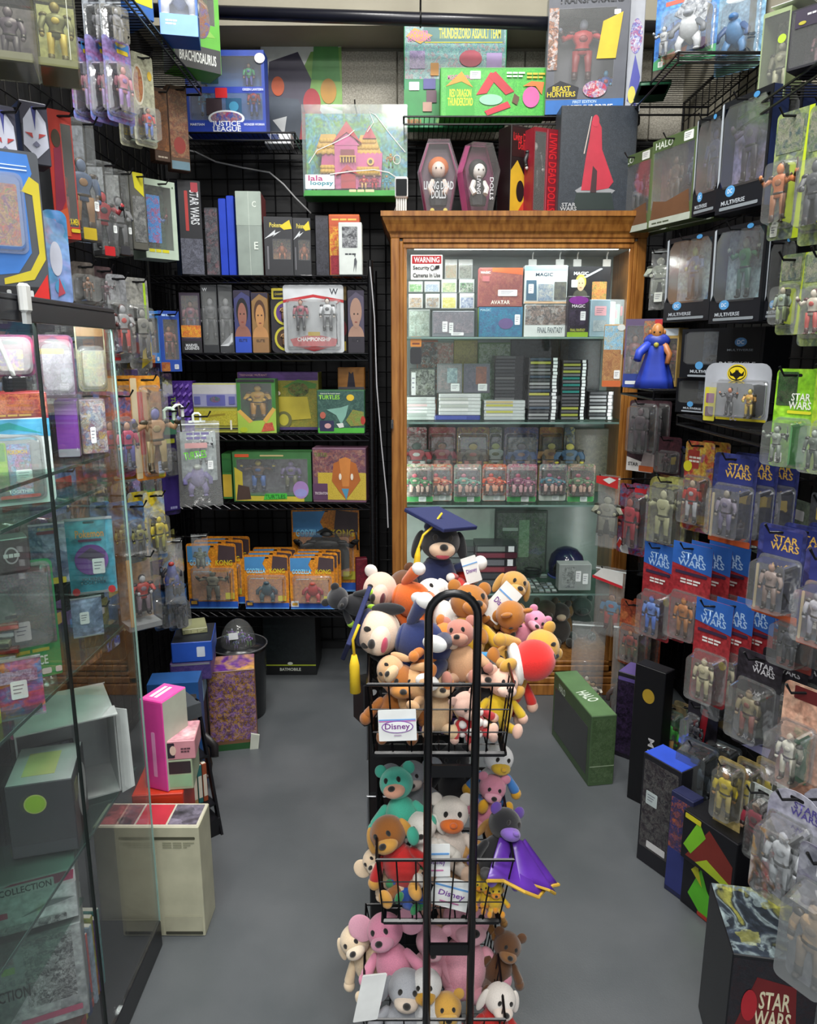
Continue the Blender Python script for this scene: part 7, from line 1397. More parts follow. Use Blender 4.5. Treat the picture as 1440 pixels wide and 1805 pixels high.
# boxes along the foot of this wall
t = carton('mossy green window box on the floor with white letters on its lid', (1040, 1084, 1262, 1384), ('Z', 0, None, 9), .40, '42583a', (('r', .5, .5, .9, .9, '4a6040 3c5034 54684a'), ('r', .5, .28, .98, .01, '8a9a80')), top='5a7a50')
w, h = t['w'], t['h']
letter('HALO', t, 0, .16, h + .0016, .09, .05, 'd8e4d4', rx=-PI / 2, rz=R_(-75))
G().box(-w / 2 - .001, -w / 2, .03, .38, h * .12, h * .8).obj('side_window', M('3a3c3c', .15), t)
letter('HALO', t, -w / 2 - .0016, .3, h * .87, .07, .03, 'd0dccc', rz=-PI / 2)
zipbag('clear bag of tan and white pieces slumped against the cabinet corner', (1006, 1066, 1096, 1222), ('Y', 3.12, .0, -10), .10, ((.3, .05, .3, 'c8a880 d8c8a8 8a5a34', 'c', 1.2), (.7, .08, .25, 'b8946a e0d8c8 6a4a2c', 2, 1.4), (.5, .1, .3, 'd8d0c0 b89a70 a07a4a', 0)), (), seed=21)
zipbag('second clear bag with dark wrinkles leaning behind the green window box', (1078, 1124, 1100, 1240), ('Y', 3.0, .0, -20), .08, ((.4, .1, .4, '5a4a44 6a5a54 4a3c3a', 'c'), (.6, .3, .3, 'b8a07a 9a7a54 5a4430', 0)), (), seed=23)
carton('black box with violet rim beside the mossy green box', (1086, 1144, 1190, 1330), ('Y', 2.70, .0, -40), .12, '1a1620', (('r', .5, .5, .95, .9, '2a2034 1c1824 3a2c4a 14121a'), ('r', .5, .93, .95, .04, '5a4a8a')), top='5a4c84')
carton('tall black box with a gold emblem and white vertical letters', (1116, 1166, 1176, 1345), ('Y', 2.40, .0, -50), .06, '0e0e12', (('e', .5, .8, .4, .1, 'a88a2a'), ('tv', 'MY', .7, .45, .2, .12, 'c8c8cc')))
carton('blue-lidded black box low by the wall', (1132, 1192, 1340, 1500), ('Y', 2.05, .0, -58), .09, '1c1c22', (('r', .5, .55, .9, .8, '2c2a30 3a3438 5a5a58 24222a'), ('s', .3, .62, .3, .12, 'b8c4c4'), ('r', .5, .2, .5, .06, 'c8c8c8')), top='2f4fc0')
carton('navy and orange thin box beside the blue-lidded one', (1180, 1214, 1400, 1540), ('Y', 1.94, .0, -58), .05, '24284a', (('r', .5, .7, .9, .5, 'a85a2c 2a3468 5a3a30'), ('r', .5, .25, .9, .4, '2c3470')))
t = carton('upper lime, yellow and maroon striped black box in the low stack', (1206, 1290, 1454, 1560), ('Y', 1.82, .165, -62), .14, '14141a', (('p', ((.1, .1), (.5, .9), (.95, .5), (.95, .1)), '7a2c24'), ('p', ((.05, .3), (.3, .95), (.45, .7), (.2, .2)), '7ac02a'), ('p', ((.3, .1), (.5, .3), (.95, .12), (.9, .02)), 'a8c02a'), ('r', .2, .92, .3, .1, 'c8c02a')), top='101014')
carton('lower lime, yellow and maroon striped black box in the low stack', (1210, 1326, 1550, 1640), ('Y', 1.80, .0, -62), .16, '14141a', (('p', ((.3, .1), (.5, .95), (.95, .6), (.95, .1)), '7a2c24'), ('p', ((.1, .3), (.25, .95), (.35, .6), (.6, .1), (.3, .05)), '5ab82a'), ('p', ((.12, .8), (.2, .98), (.28, .6)), 'c8c82a'), ('r', .6, .06, .7, .08, 'a8382c')), side='24321c')
t = carton('large black battle toy box with a red patch and white title, at the wall foot', (1284, 1440, 1690, 1840), ('Y', 1.32, .0, -10), .22, '15161a', (('r', .5, .55, .97, .85, '1c1c22 24242a 2c1c20'), ('p', ((.1, .5), (.3, .86), (.75, .82), (.8, .5), (.4, .36)), '6a1a1c'), ('t', 'STAR\nWARS', .52, .64, .42, .26, 'd8d0b0'), ('t', 'EPISODE I', .52, .43, .46, .06, 'c8a890'), ('e', .24, .66, .18, .22, 'a8202a'), ('r', .56, .3, .05, .14, 'b8342c'), ('r', .45, .16, .7, .12, '5a5a5e')), top=ART('2c3440 1c2228 3a4450 8a9a9c 242a32 9a9a4a', 9, 5))
# filler packs in shade behind the front row
for i in range(24):
    yy = 1.62 + (i % 12) * .165; zz = (.55, .98, 1.78)[i // 12] + rnd.uniform(-.02, .02)
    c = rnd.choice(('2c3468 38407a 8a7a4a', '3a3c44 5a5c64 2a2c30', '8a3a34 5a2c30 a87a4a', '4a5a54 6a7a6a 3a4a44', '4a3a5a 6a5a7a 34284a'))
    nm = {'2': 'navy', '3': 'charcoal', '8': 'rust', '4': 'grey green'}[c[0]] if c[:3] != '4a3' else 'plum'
    hgt = rnd.uniform(.2, .26); w = .15
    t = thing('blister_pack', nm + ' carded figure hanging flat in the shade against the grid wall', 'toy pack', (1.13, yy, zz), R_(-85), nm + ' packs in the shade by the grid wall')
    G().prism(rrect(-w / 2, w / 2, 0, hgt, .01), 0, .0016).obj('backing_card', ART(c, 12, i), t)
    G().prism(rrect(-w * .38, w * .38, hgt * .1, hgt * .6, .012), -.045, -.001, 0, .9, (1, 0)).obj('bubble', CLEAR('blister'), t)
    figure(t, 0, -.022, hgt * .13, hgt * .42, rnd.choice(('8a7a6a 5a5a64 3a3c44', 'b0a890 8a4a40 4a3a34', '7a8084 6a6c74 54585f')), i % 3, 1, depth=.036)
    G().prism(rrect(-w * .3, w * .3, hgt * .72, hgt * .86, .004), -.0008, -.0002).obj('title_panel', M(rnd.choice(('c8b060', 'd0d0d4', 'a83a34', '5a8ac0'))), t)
    t['h'] = hgt; hook(t.location + Vector((0, 0, hgt - .0145)), 'R')

# ================================================================== basket stand in the aisle with soft toys
CY0 = 1.25
def cz(y): return hitY(790, y, CY0).z
def cx_(x, y): return hitY(x, y, CY0).x
t = thing('basket_stand', 'black three-tier wire basket stand with a loop handle in the aisle', 'basket stand', (cx_(780, 1200), 1.42, 0))
o0 = t.location; D = .32
FR = M('0b0b0e', .3, .2)
def L(x, y, z): return (x - o0.x, y - o0.y, z)
xl, xr = cx_(755, 1150), cx_(840, 1150); zt = cz(1042); rr = (xr - xl) / 2; xm = (xl + xr) / 2
path = [L(xl, CY0 - .012, .012), L(xl, CY0 - .012, zt - rr)] + [L(xm - rr * math.cos(u), CY0 - .012, zt - rr + rr * math.sin(u)) for u in [PI * q / 12 for q in range(1, 12)]] + [L(xr, CY0 - .012, zt - rr), L(xr, CY0 - .012, .012)]
G().tube(path, .0078, 10).obj('loop_handle', FR, t, True)
path2 = [(x, y + D + .024, z) for x, y, z in path]
G().tube(path2[:1] + [(path2[0][0], path2[0][1], .9)] + [(path2[-1][0], path2[-1][1], .9)] + path2[-1:], .0078, 10).obj('rear_frame', FR, t)
for y in (1352, 1664): G().box(L(xl, 0, 0)[0], L(xr, 0, 0)[0], L(0, CY0 - .016, 0)[1], L(0, CY0 - .009, 0)[1], cz(y) - .012, cz(y) + .012).obj('cross_brace', FR, t)
g = G()
for x in (xl, xr): g.tube([L(x, CY0 - .08, .012), L(x, CY0 + D + .03, .012)], .008, 8)
for x in (xl, xr): G().tube([L(x, CY0 - .08, .012), L(x, CY0 + D + .03, .012)], .008, 8).obj('foot', FR, t)
def basket(zt_, zb_, x0, x1, bx0, bx1):
    top = [L(x0, CY0, zt_), L(x1, CY0, zt_), L(x1 + .012, CY0 + D, zt_), L(x0 - .012, CY0 + D, zt_)]
    bot = [L(bx0, CY0 + .012, zb_), L(bx1, CY0 + .012, zb_), L(bx1, CY0 + D - .02, zb_), L(bx0, CY0 + D - .02, zb_)]
    b = G().tube(top, .004, 6, True).obj('basket', FR, t)
    g = G()
    def lerp(a, b_, k): return tuple(a[i] + (b_[i] - a[i]) * k for i in range(3))
    for i in range(4):
        n = 7 if i % 2 == 0 else 10
        for k in range(n + 1): g.bar(lerp(top[i], top[(i + 1) % 4], k / n), lerp(bot[i], bot[(i + 1) % 4], k / n), .0016)
    for m in (.35, .68):
        g.tube([lerp(top[i], bot[i], m) for i in range(4)], .0016, 4, True)
    for k in range(9): g.bar(lerp(bot[0], bot[1], k / 8), lerp(bot[3], bot[2], k / 8), .0016)
    for k in range(9): g.bar(lerp(bot[0], bot[3], k / 8), lerp(bot[1], bot[2], k / 8), .0016)
    g.obj('wires', FR, b)
    g = G()
    for i in range(4):
        a, c = bot[i], bot[(i + 1) % 4]
        g.tube([a, c], .006, 6)
    g.obj('bottom_rail', FR, b)
basket(cz(1207), cz(1335), cx_(648, 1205), cx_(905, 1205), cx_(660, 1335), cx_(890, 1335))
basket(cz(1516), cz(1632), cx_(664, 1515), cx_(905, 1515), cx_(676, 1632), cx_(880, 1632))
basket(cz(1797), .13, cx_(640, 1797), cx_(890, 1797), cx_(655, 1797), cx_(875, 1797))
# white brand tag on the top basket
loc, w, h, a = place((668, 735, 1251, 1306), ('Y', CY0 - .008, None, 0))
t = thing('brand_tag', 'white tag with a purple script logo clipped on the top basket', 'tag', loc, 0, None, rot=(0, R_(-2), 0))
G().prism(rrect(-w / 2, w / 2, 0, h, .002), 0, .001).obj('tag_card', WHT, t)
decals(t, w, h, (('r', .5, .68, .98, .04, '6aa0d8'), ('r', .5, .64, .98, .03, 'c070b0'), ('e', .5, .46, .84, .4, '8a5aa8'), ('e', .5, .46, .78, .34, 'eceeee'), ('t', 'Disney', .5, .46, .66, .24, '7a3a8a'), ('r', .5, .2, .2, .02, 'a888b0')))
# tall black stand behind the baskets, grey charger on it
t = thing('black_display_stand', 'narrow black metal panel stand behind the basket stand', 'stand', (cx_(668, 1300) + .03, 1.66, 0))
G().cbox(-.075, .15, 0, .05, .02, .96, .004).obj('panel', M('0c0c0f', .3), t)
for s in (-1, 1): G().cbox(.04 + s * .11 - .01, .04 + s * .11 + .01, -.02, .10, 0, .02, .003).obj('foot', FR, t)
for zz in (.3, .62): G().tube([(-.078, -.004, zz), (-.078, -.004, zz + .22), (.0, -.006, zz + .22)], .003, 5).obj('edge_wire', M('9a9ca0', .3, .6), t)
t = thing('power_adapter', 'pale grey power adapter box with looped cable on the black stand', 'adapter', (cx_(668, 1300) + .0, 1.67, .961))
G().cbox(-.035, .03, 0, .03, 0, .055, .004).obj('adapter_body', M('c8ccd0', .4), t)
G().tube([(-.035 - .03 + .03 * math.cos(u), .012, .02 + .026 * math.sin(u)) for u in [2 * PI * q / 14 for q in range(13)]], .003, 6).obj('cable', M('c4c4c8', .4), t)

SPH = G().ell((0, 0, 0), (1, 1, 1), 20, 14).mesh('soft_part', True); SPH.materials.append(None)
LMB = G().lathe([(0, -1.12), (.5, -1.1), (.85, -.95), (1, -.7), (.92, -.2), (.8, .3), (.72, .7), (.5, .95), (0, 1.05)], 14).mesh('soft_limb', True); LMB.materials.append(None)
CAPB = G().cbox(-1, 1, -1, 1, -.05, .05, .02).mesh('cap_board'); CAPB.materials.append(None)
def FUR(c): return M(c, .95, 0, .1, .35, 30, .35)
def soft(nm, parent, loc, r, c, rot=(0, 0, 0), me=None): return link(nm, me or SPH, parent, loc, rot, r, [FUR(c)])
def plush(label, loc, rot, s, body, head, muzzle, limbs, feet, ears='round', earc=None, shirt=None, cap=None, nose='17120f', arms=((-1, 40), (1, 40)), legs=True, tag_=None, eyes=True, mouth=None, tassel=True):
    """a sitting bean-bag animal, s = height; generic round head, muzzle, ears, arms, legs"""
    t = thing('plush_toy', label, 'plush toy', loc, 0, None, rot=tuple(R_(a) for a in rot))
    b = soft('body', t, (0, 0, .27 * s), (.2 * s, .17 * s, .25 * s), shirt or body)
    if shirt: soft('collar', t, (0, 0, .46 * s), (.13 * s, .12 * s, .05 * s), shirt)
    hd = soft('head', t, (0, -.02 * s, .66 * s), (.2 * s, .19 * s, .185 * s), head)
    mz = soft('muzzle', t, (0, -.17 * s, .60 * s), (.13 * s, .11 * s, .085 * s), muzzle)
    soft('nose', t, (0, -.275 * s, .64 * s), (.042 * s, .035 * s, .032 * s), nose)
    if mouth: soft('mouth', t, (0, -.23 * s, .545 * s), (.07 * s, .04 * s, .03 * s), mouth)
    if eyes:
        for q in (-1, 1): soft('eye', t, (q * .075 * s, -.185 * s, .72 * s), (.026 * s, .014 * s, .034 * s), '14100e')
    ec = earc or head
    for q in (-1, 1):
        if ears == 'round': soft('ear', t, (q * .17 * s, .0, .81 * s), (.075 * s, .035 * s, .075 * s), ec)
        elif ears == 'floppy': soft('ear', t, (q * .22 * s, .0, .62 * s), (.055 * s, .04 * s, .15 * s), ec, (0, q * R_(-14), 0))
        elif ears == 'big': soft('ear', t, (q * .29 * s, .03 * s, .70 * s), (.15 * s, .025 * s, .15 * s), ec)
    for q, an in arms:
        A = R_(an)
        L_ = link('arm', LMB, t, (q * (.2 + .08 * math.sin(A)) * s, -.04 * s, (.4 - .1 * math.cos(A)) * s), (R_(-14), -q * A, 0), (.065 * s, .065 * s, .14 * s), [FUR(shirt or limbs)])
        soft('paw', t, (q * (.2 + .22 * math.sin(A)) * s, -.07 * s, (.4 - .26 * math.cos(A)) * s), (.07 * s, .07 * s, .075 * s), feet)
    if legs:
        for q in (-1, 1):
            link('leg', LMB, t, (q * .13 * s, -.16 * s, .1 * s), (R_(82), 0, q * R_(14)), (.075 * s, .075 * s, .13 * s), [FUR(limbs)])
            soft('foot', t, (q * .17 * s, -.31 * s, .12 * s), (.07 * s, .055 * s, .1 * s), feet)
    if cap:
        soft('cap_band', t, (0, .0, .80 * s), (.17 * s, .16 * s, .07 * s), cap)
        link('cap_board', CAPB, t, (0, .02 * s, .885 * s), (R_(16), 0, R_(42)), (.27 * s, .27 * s, .4 * s), [M(cap, .8)])
        if not tassel: return t
        tz = .9 * s
        pth = [(.0, -.02 * s, tz + .01), (-.12 * s, -.16 * s, tz - .09 * s), (-.2 * s, -.2 * s, tz - .16 * s), (-.24 * s, -.22 * s, .62 * s)]
        G().tube(pth, .012 * s, 6).obj('tassel_cord', M('d8b41c', .7), t)
        G().tube([pth[-1], (-.245 * s, -.22 * s, .54 * s), (-.25 * s, -.22 * s, .36 * s)], [.014 * s, .03 * s, .036 * s], 8).obj('tassel', M('dcb81c', .8), t)
    if tag_:
        p, wd, hh, rr_ = tag_
        tg = G().prism(rrect(-wd / 2, wd / 2, -hh, 0, .002), 0, .0012).obj('paper_tag', WHT, t, loc=p, rot=tuple(R_(a) for a in rr_))
        letter('Disney', tg, 0, -.001, -hh * .55, wd * .7, hh * .2, '7a4a9a')
        G().box(-wd / 2, wd / 2, -.0012, -.0004, -hh * .3, -hh * .26).obj('tag_stripe', M('6aa0d8'), tg)
    return t
def pt(x, y, Y): return hitY(x, y, Y)
NV = '18244e'
# on top of the pile
plush('black and cream dog plush in navy gown and graduation cap, waving', pt(768, 1068, 1.60), (-6, 4, 6), .225, '1b2450', '15151a', 'd8b89c', NV, 'e8e6e4', 'floppy', '15151a', shirt=NV, cap='1a2352', arms=((-1, 20), (1, 105)), mouth='a8404e', tag_=((.06, -.03, .12), .035, .06, (0, -20, 0)))
plush('pale peach plush in an orange shirt lying on its side across the pile', pt(770, 1072, 1.50), (0, -78, -20), .2, 'd86a24', 'e0b8a4', 'e4c0ae', 'd86a24', 'e8e6e4', 'round', 'e4dcd4', shirt='d8641e', mouth='5a1c24', arms=((-1, 30), (1, 60)))
plush('cream faced plush in navy gown and cap lying toward the shelving', pt(800, 1150, 1.36), (0, -80, -16), .235, NV, 'e2c6ae', 'e8d0ba', NV, 'e8e8e6', 'floppy', '15151a', shirt='1b2a5e', cap='1a2352', mouth='b8405a', arms=((-1, 25), (1, 70)), tassel=False)
p0 = bpy.data.objects[[o.name for o in COL.objects if o.parent is None and o.get('label', '').startswith('cream faced plush in navy')][0]]
q0 = pt(622, 1128, 1.30)
for nm, me_ in (('tassel_cord', G().tube([q0 + Vector((.012, .0, .03)), q0, q0 + Vector((.002, 0, -.03))], .0028, 6)), ('tassel', G().tube([q0 + Vector((.002, 0, -.03)), q0 + Vector((.002, 0, -.05)), q0 + Vector((.003, 0, -.105))], [.005, .0095, .0105], 10))):
    tt = me_.obj(nm, M('dcb81c', .8), p0, True); tt.matrix_parent_inverse = p0.matrix_basis.inverted()
plush('golden brown plush with blue sleeves in the middle of the pile', pt(820, 1175, 1.42), (-20, 10, 15), .2, 'b87a2c', 'a8681e', 'b87428', '2a8ac4', 'a8681e', 'round', shirt='d8a828')
plush('dusty pink and tan bear plush slumped against the loop handle', pt(818, 1205, 1.35), (-15, -8, -10), .15, 'c89a74', 'b8786a', 'c08a74', 'c89a74', 'b87a6a', 'round')
plush('honey yellow bear plush in a red nightcap hanging over the basket', pt(862, 1185, 1.40), (0, 72, 20), .19, 'c8963a', 'cc9a3e', 'd4a850', 'c8963a', 'c8963a', 'round', shirt='cc9a3e')
loc = pt(927, 1166, 1.40)
t = thing('red_nightcap', 'soft red nightcap with white band on the honey bear plush', 'cap', loc, 0, None, rot=(0, R_(80), 0))
soft('cap_cone', t, (0, 0, .015), (.042, .042, .045), 'd8201c'); soft('cap_band', t, (0, 0, -.022), (.047, .047, .016), 'ecebe6')
plush('tan plush with a hanging paper tag at the cabinet side of the pile', pt(880, 1110, 1.55), (-10, 20, 10), .16, 'b8883c', 'b88a42', 'c89a54', 'b8883c', 'b8883c', 'floppy', tag_=((-.02, -.06, .10), .05, .085, (0, 25, 0)))
plush('brown and white plush behind the loop handle, face down', pt(850, 1085, 1.56), (70, 0, 30), .16, 'a86a24', 'a8681e', 'a86a20', 'a86a24', '2a8ac4', 'round')
plush('pink plush peeking out behind the paper tags', pt(900, 1140, 1.50), (0, 40, 0), .12, 'd88aa0', 'd88aa8', 'e0a0b4', 'd88aa0', 'd88aa0', 'round', legs=False)
plush('scarlet and white plush tucked under the waving dog', pt(795, 1062, 1.56), (-30, 60, 30), .14, 'c8241c', 'cc2a20', 'e8e4e0', 'c8241c', 'e8e4e0', 'round')
plush('lime green and black plush half hidden by the peach one', pt(650, 1075, 1.52), (20, -60, 0), .12, '1c1c20', '1c1c20', '2a2a2e', '1c1c20', '9ac82a', 'round', eyes=False)
# in the top basket
zb1, zb2, zb3 = cz(1335) + .006, cz(1632) + .006, .137
B1 = (('brown plush with a hanging foot at the tag side of the top basket', 690, 1.30, '9a5a1c', '9a5a1c', 'b87a34', .17, 'round', (0, 8, 10)),
      ('tan plush pressed on the wires of the top basket', 740, 1.36, 'c8a078', 'c89e74', 'd8b48c', .17, 'floppy', (-6, -10, -10)),
      ('cream plush sitting in the middle of the top basket', 770, 1.30, 'd8b890', 'dabb94', 'e0c8a4', .15, 'round', (-10, 5, 5)),
      ('black plush with pale face in the top basket', 830, 1.33, '15151a', '15151a', 'd8b4a0', .17, 'round', (-8, 14, 8)),
      ('red polka dot plush in the top basket', 840, 1.29, 'b8242a', 'd8b0a0', 'e0bcac', .13, 'round', (10, -20, 20)),
      ('yellow plush with peach face at the corner of the top basket', 875, 1.31, 'd8b41c', 'e0b4a0', 'e4c0b0', .15, 'round', (-5, 10, 15)),
      ('white and grey plush at the back of the top basket', 760, 1.46, 'c8c8cc', 'd8d8d8', 'e4e0dc', .17, 'floppy', (0, 0, 0)))
for lab, px, Y, bd_, hd_, mz_, s, er, rot in B1:
    p = plush(lab, Vector((hitY(px, 1300, Y).x, Y + .03, zb1)), rot, s, bd_, hd_, mz_, bd_, hd_, er)
    if 'polka' in lab:
        for k in range(14):
            u = k * 2.4; v = -.7 + 1.4 * k / 14
            soft('dot', p, (.2 * s * math.cos(v) * math.cos(u), .17 * s * math.cos(v) * math.sin(u), .27 * s + .25 * s * math.sin(v)), (.008, .008, .008), 'f0ece8')
EX = (('cream lamb plush on its back in the top pile', 745, 1165, 1.47, (40, 30, 20), .15, 'd8c4a4', 'dccaac', 'e4d4bc', 'floppy'),
      ('orange tiger-coloured plush under the navy gown', 742, 1200, 1.34, (-10, 40, 30), .15, 'd07a2c', 'd07c30', 'e4d0b8', 'round'),
      ('white rabbit plush wedged behind the loop handle', 800, 1120, 1.50, (-20, -30, 0), .16, 'dcd8d4', 'e0dcd8', 'e4e0dc', 'floppy'),
      ('yellow plush with blue sleeves beside the loop handle', 838, 1150, 1.46, (-30, 20, 40), .16, 'd8a828', 'a86c22', 'b87c30', 'round'),
      ('tan puppy plush over the rim of the top basket', 760, 1225, 1.31, (-25, -60, 10), .14, 'c89c6c', 'caa074', 'd8b890', 'floppy'),
      ('peach plush with black ears in the top basket corner', 880, 1250, 1.42, (0, 20, 0), .17, 'c8241c', 'e0b49c', 'e4c0ac', 'round'),
      ('violet plush half buried in the top basket', 760, 1290, 1.42, (-20, 10, 0), .13, '6a4a9a', '6e4e9e', '8a6ab4', 'round'),
      ('dark brown plush at the back of the top pile', 745, 1100, 1.60, (0, -25, 20), .17, '5a3418', '5c361a', '8a5c30', 'round'))
for lab, px, py, Y, rot, s, bd_, hd_, mz_, er in EX: plush(lab, pt(px, py, Y), rot, s, bd_, hd_, mz_, bd_, hd_, er)
EX2 = (('white dalmatian-like plush at the wires of the middle basket', 765, 1.34, .04, (-10, -15, 0), .16, 'd8d4cc', 'dcd8d0', 'e4e0d8', 'floppy'),
       ('pink piglet plush at the back rim of the middle basket', 850, 1.47, .06, (0, 10, 0), .15, 'd888a0', 'd88ca4', 'e0a0b4', 'round'),
       ('navy and green plush low in the middle basket', 700, 1.30, .0, (-30, 40, 0), .12, '1f4a9a', '2a7a4a', 'd8b894', 'round'),
       ('tan horse-coloured plush under the violet cape', 840, 1.36, .02, (-20, 30, 0), .15, 'b88848', 'ba8c4e', 'c89c64', 'floppy'),
       ('grey mouse plush at the back of the middle basket', 740, 1.48, .08, (0, -10, 0), .16, '8a8c92', '8e9096', 'b8a8a0', 'big'))
for lab, px, Y, dz, rot, s, bd_, hd_, mz_, er in EX2: plush(lab, Vector((hitY(px, 1560, Y).x, Y, zb2 + dz)), rot, s, bd_, hd_, mz_, bd_, hd_, er)
EX3 = (('peach plush at the back rim of the lowest basket', 790, 1.50, .16, (0, 0, 0), .16, 'd8a890', 'dcae98', 'e4c0b0', 'round'),
       ('cream plush against the wires of the lowest basket', 672, 1.42, .06, (-10, -30, 0), .18, 'd8c0a0', 'dcc6a8', 'e4d4bc', 'floppy'),
       ('pale pink plush tucked beside the grey donkey', 745, 1.40, .06, (-10, 10, 0), .18, 'e0a4b4', 'e0a8b8', 'e8b8c4', 'round'),
       ('dark brown plush behind the red and white one', 866, 1.42, .05, (-10, 20, 0), .16, '5a381c', '5e3c20', '8a6038', 'round'))
for lab, px, Y, dz, rot, s, bd_, hd_, mz_, er in EX3: plush(lab, Vector((hitY(px, 1740, Y).x, Y, zb3 + dz)), rot, s, bd_, hd_, mz_, bd_, hd_, er)
carton('black boxed game with white emblems wedged at the end of the top basket', (642, 668, 1205, 1333), ('Y', 1.36, zb1, 30), .05, '101014', (('e', .6, .78, .5, .14, 'd0d4d4'), ('e', .5, .26, .7, .3, 'd8dcdc'), ('e', .6, .28, .5, .2, '17171b'), ('e', .8, .5, .2, .06, 'b8bcbc')))
# in the middle basket
plush('teal ruffled plush with peach face in the middle basket', Vector((hitY(716, 1450, 1.33).x, 1.36, zb2 + .10)), (-22, -14, -8), .18, '3fa88e', '4ab09a', 'e0a488', '3fa88e', '3fa88e', 'round', '3aa08a')
plush('brown plush in a red waistcoat with tan ears in the middle basket', Vector((hitY(725, 1520, 1.29).x, 1.32, zb2 + .02)), (-8, -24, -10), .19, '9a5c1c', '8a5218', 'c8923e', '8a5218', 'c8923e', 'floppy', 'c8923e', shirt='b81c1c')
plush('white duckling plush with orange bill in the middle basket', Vector((hitY(790, 1520, 1.31).x, 1.36, zb2 + .03)), (-10, 4, 4), .19, 'dccfc4', 'e2d8ce', 'dc6c1c', 'dccfc4', 'e4c4ac', 'round', 'e2d8ce', nose='d8641c')
p = plush('black and violet caped plush leaning out of the middle basket', Vector((hitY(862, 1530, 1.29).x, 1.30, zb2 + .06)), (-12, 24, 20), .17, '17171c', '15151a', '7a5ab0', '17171c', '5a3a94', 'round', '5a3a94', nose='7a5ab0')
g = G(); n = 12     # satin cape with folds
vs = []; fs = []
for i in range(n + 1):
    for j in range(7):
        u, v = i / n, j / 6
        ang = R_(-80 + 190 * u); rad = .05 + .085 * v
        vs.append((rad * math.cos(ang) * 1.15, -abs(rad * math.sin(ang)) * .55 + .012 * math.sin(u * 22) * v, .085 - .07 * v + .008 * math.sin(u * 15)))
for i in range(n):
    for j in range(6): fs.append((i * 7 + j, (i + 1) * 7 + j, (i + 1) * 7 + j + 1, i * 7 + j + 1))
cp = g.add(vs, fs).obj('cape', M('5a2f9a', .3, var=.15), p, True); so = cp.modifiers.new('cloth', 'SOLIDIFY'); so.thickness = .003
G().tube([vs[i * 7 + 6] for i in range(n + 1)], .0035, 6).obj('cape_hem', M('c8a03a', .5), p)
plush('blue and white sailor plush with yellow bill at the back of the middle basket', Vector((hitY(858, 1420, 1.50).x, 1.50, zb2 + .10)), (0, 12, 10), .17, 'e8e8e8', 'e4e4e4', 'd8b02a', '3a7ac0', 'd8a01c', 'none', nose='d8a82a')
plush('black plush sitting at the back of the middle basket', Vector((hitY(800, 1420, 1.50).x, 1.52, zb2 + .08)), (0, 0, -10), .18, '15151a', '15151a', '2a2a30', '15151a', 'e0dcd8', 'round')
plush('cream elephant-eared plush at the bottom of the middle basket', Vector((hitY(712, 1610, 1.31).x, 1.34, zb2)), (-20, -50, 0), .13, 'dcc0a0', 'dfc6a8', 'e6d2b8', 'dcc0a0', 'dcc0a0', 'big')
plush('tan plush with paper tag lying in the middle basket', Vector((hitY(800, 1600, 1.33).x, 1.35, zb2)), (-60, 0, 10), .13, 'c8a078', 'caa47e', 'd8b894', 'c8a078', 'c8a078', 'floppy', tag_=((0, -.07, .10), .06, .06, (30, 40, 0)))
for i in range(3): plush(('yellow chick plush against the corner wires', 'yellow chick plush between its two siblings', 'yellow chick plush next to the paper tag')[i] + ' of the middle basket', Vector((hitY((872, 858, 842)[i], 1600, 1.285).x, 1.285 + .01 * i, zb2)), (0, 0, 10 * i), .075, 'd8b01c', 'dab828', 'd88a1c', 'd8b01c', 'd8901c', 'none')
loc, w, h, a = place((752, 790, 1488, 1545), ('Y', 1.285, None, 0))
for i, (r, rr_) in enumerate((((748, 794, 1488, 1545), -3), ((752, 824, 1548, 1600), 42))):
    loc, w, h, a = place(r, ('Y', 1.262 + i * .006, None, 0))
    t = thing('brand_tag', ('upright white swing tag with blue stripe on the red waistcoat plush', 'tilted white swing tag with purple script in the middle basket')[i], 'tag', loc + Vector((0, 0, .0)), 0, None, rot=(0, R_(rr_ * .4), 0))
    G().prism(rrect(-w / 2, w / 2, 0, h, .002), 0, .001).obj('tag_card', WHT, t)
    decals(t, w, h, (('r', .5, .7, .96, .06, '6aa0d8'), ('t', 'Disney', .5, .45, .66, .24, '7a4a9a'), ('r', .5, .2, .5, .04, 'c070a0')))
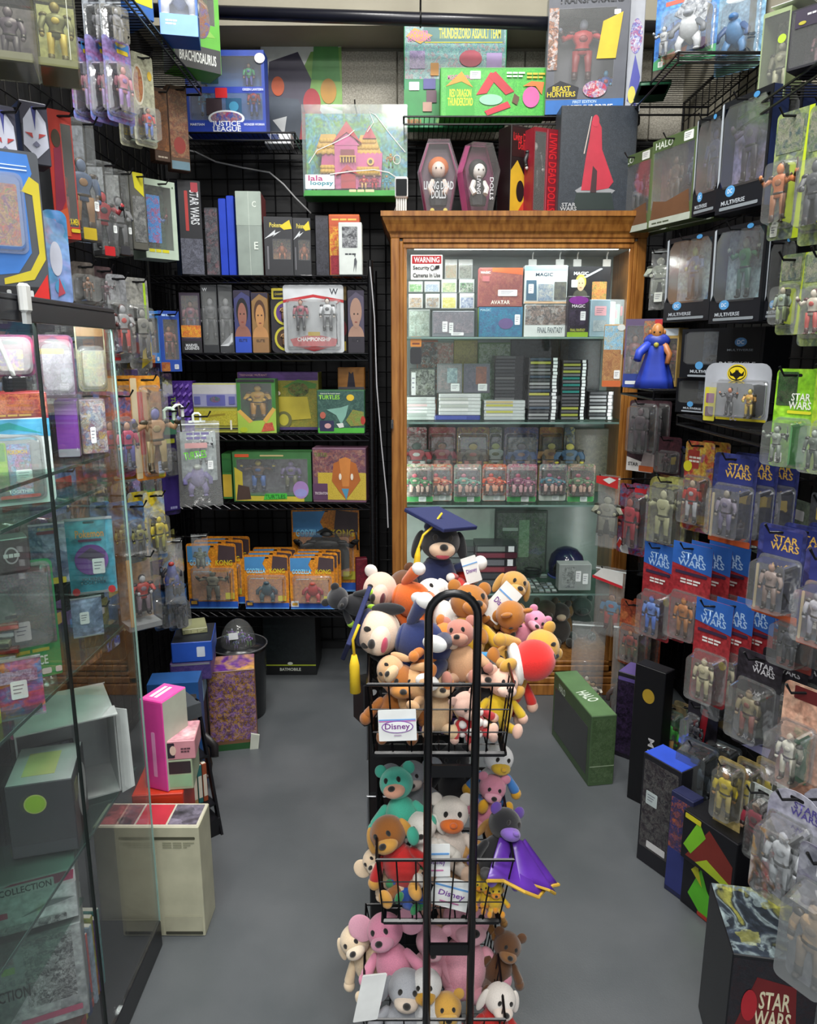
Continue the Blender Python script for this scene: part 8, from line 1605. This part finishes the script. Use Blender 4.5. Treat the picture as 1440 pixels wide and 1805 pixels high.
# in the low basket
plush('pink elephant plush with trunk raised in the lowest basket', Vector((hitY(705, 1700, 1.34).x, 1.36, zb3 + .10)), (-15, -18, -10), .2, 'd88aa4', 'd888a4', 'dc98b0', 'd88aa4', 'd88aa4', 'big', 'dca0b4')
plush('grey donkey plush lying in the lowest basket', Vector((hitY(705, 1790, 1.28).x, 1.30, zb3 + .02)), (-10, 6, 0), .2, '9a9ca2', 'a0a2a8', 'c8b8a8', '9a9ca2', '8a8c92', 'floppy', '8a8c92')
plush('large pale pink pig plush filling the lowest basket', Vector((hitY(815, 1780, 1.36).x, 1.40, zb3 + .03)), (-20, 8, 10), .27, 'e0a0b0', 'e0a2b2', 'e8b0bc', 'e0a0b0', 'd890a4', 'round')
plush('honey yellow bear plush in a red shirt in the lowest basket', Vector((hitY(790, 1800, 1.27).x, 1.285, zb3 + .01)), (-14, 0, 4), .16, 'cc9a3e', 'cf9e44', 'd8ac54', 'cc9a3e', 'cc9a3e', 'round', shirt='b8221e')
plush('red and white plush with a striped tie in the lowest basket', Vector((hitY(862, 1800, 1.30).x, 1.31, zb3 + .01)), (-6, 14, 10), .17, 'b8221e', 'e8e0d8', 'e4d4c8', 'b8221e', 'e8e0d8', 'floppy')
plush('white goose plush with yellow bill between pink and yellow toys', Vector((hitY(760, 1760, 1.28).x, 1.30, zb3 + .05)), (-10, -6, -6), .17, 'dcdcdc', 'e0dedb', 'c8952a', 'd8d8d8', 'b8bcc0', 'none', nose='c88a1c')
plush('small tan plush at the back corner of the lowest basket', Vector((hitY(850, 1665, 1.50).x, 1.50, zb3 + .14)), (0, 10, 0), .13, 'a87a3a', 'aa7e40', 'b88c4c', 'a87a3a', 'a87a3a', 'round')
loc, w, h, a = place((622, 664, 1722, 1800), ('Y', 1.24, None, 20))
t = thing('brand_tag', 'blank white folded tag hanging off the lowest basket corner', 'tag', loc, a, None, rot=(0, R_(12), a))
G().prism(rrect(-w / 2, w / 2, 0, h, .002), 0, .001).obj('tag_card', WHT, t); G().box(-w / 2 + .002, w / 2 - .002, .002, .003, .002, h).obj('tag_fold', M('d8d8d4'), t)

for o in bpy.data.objects:
    for k in ('w', 'h'):
        if k in o: del o[k]
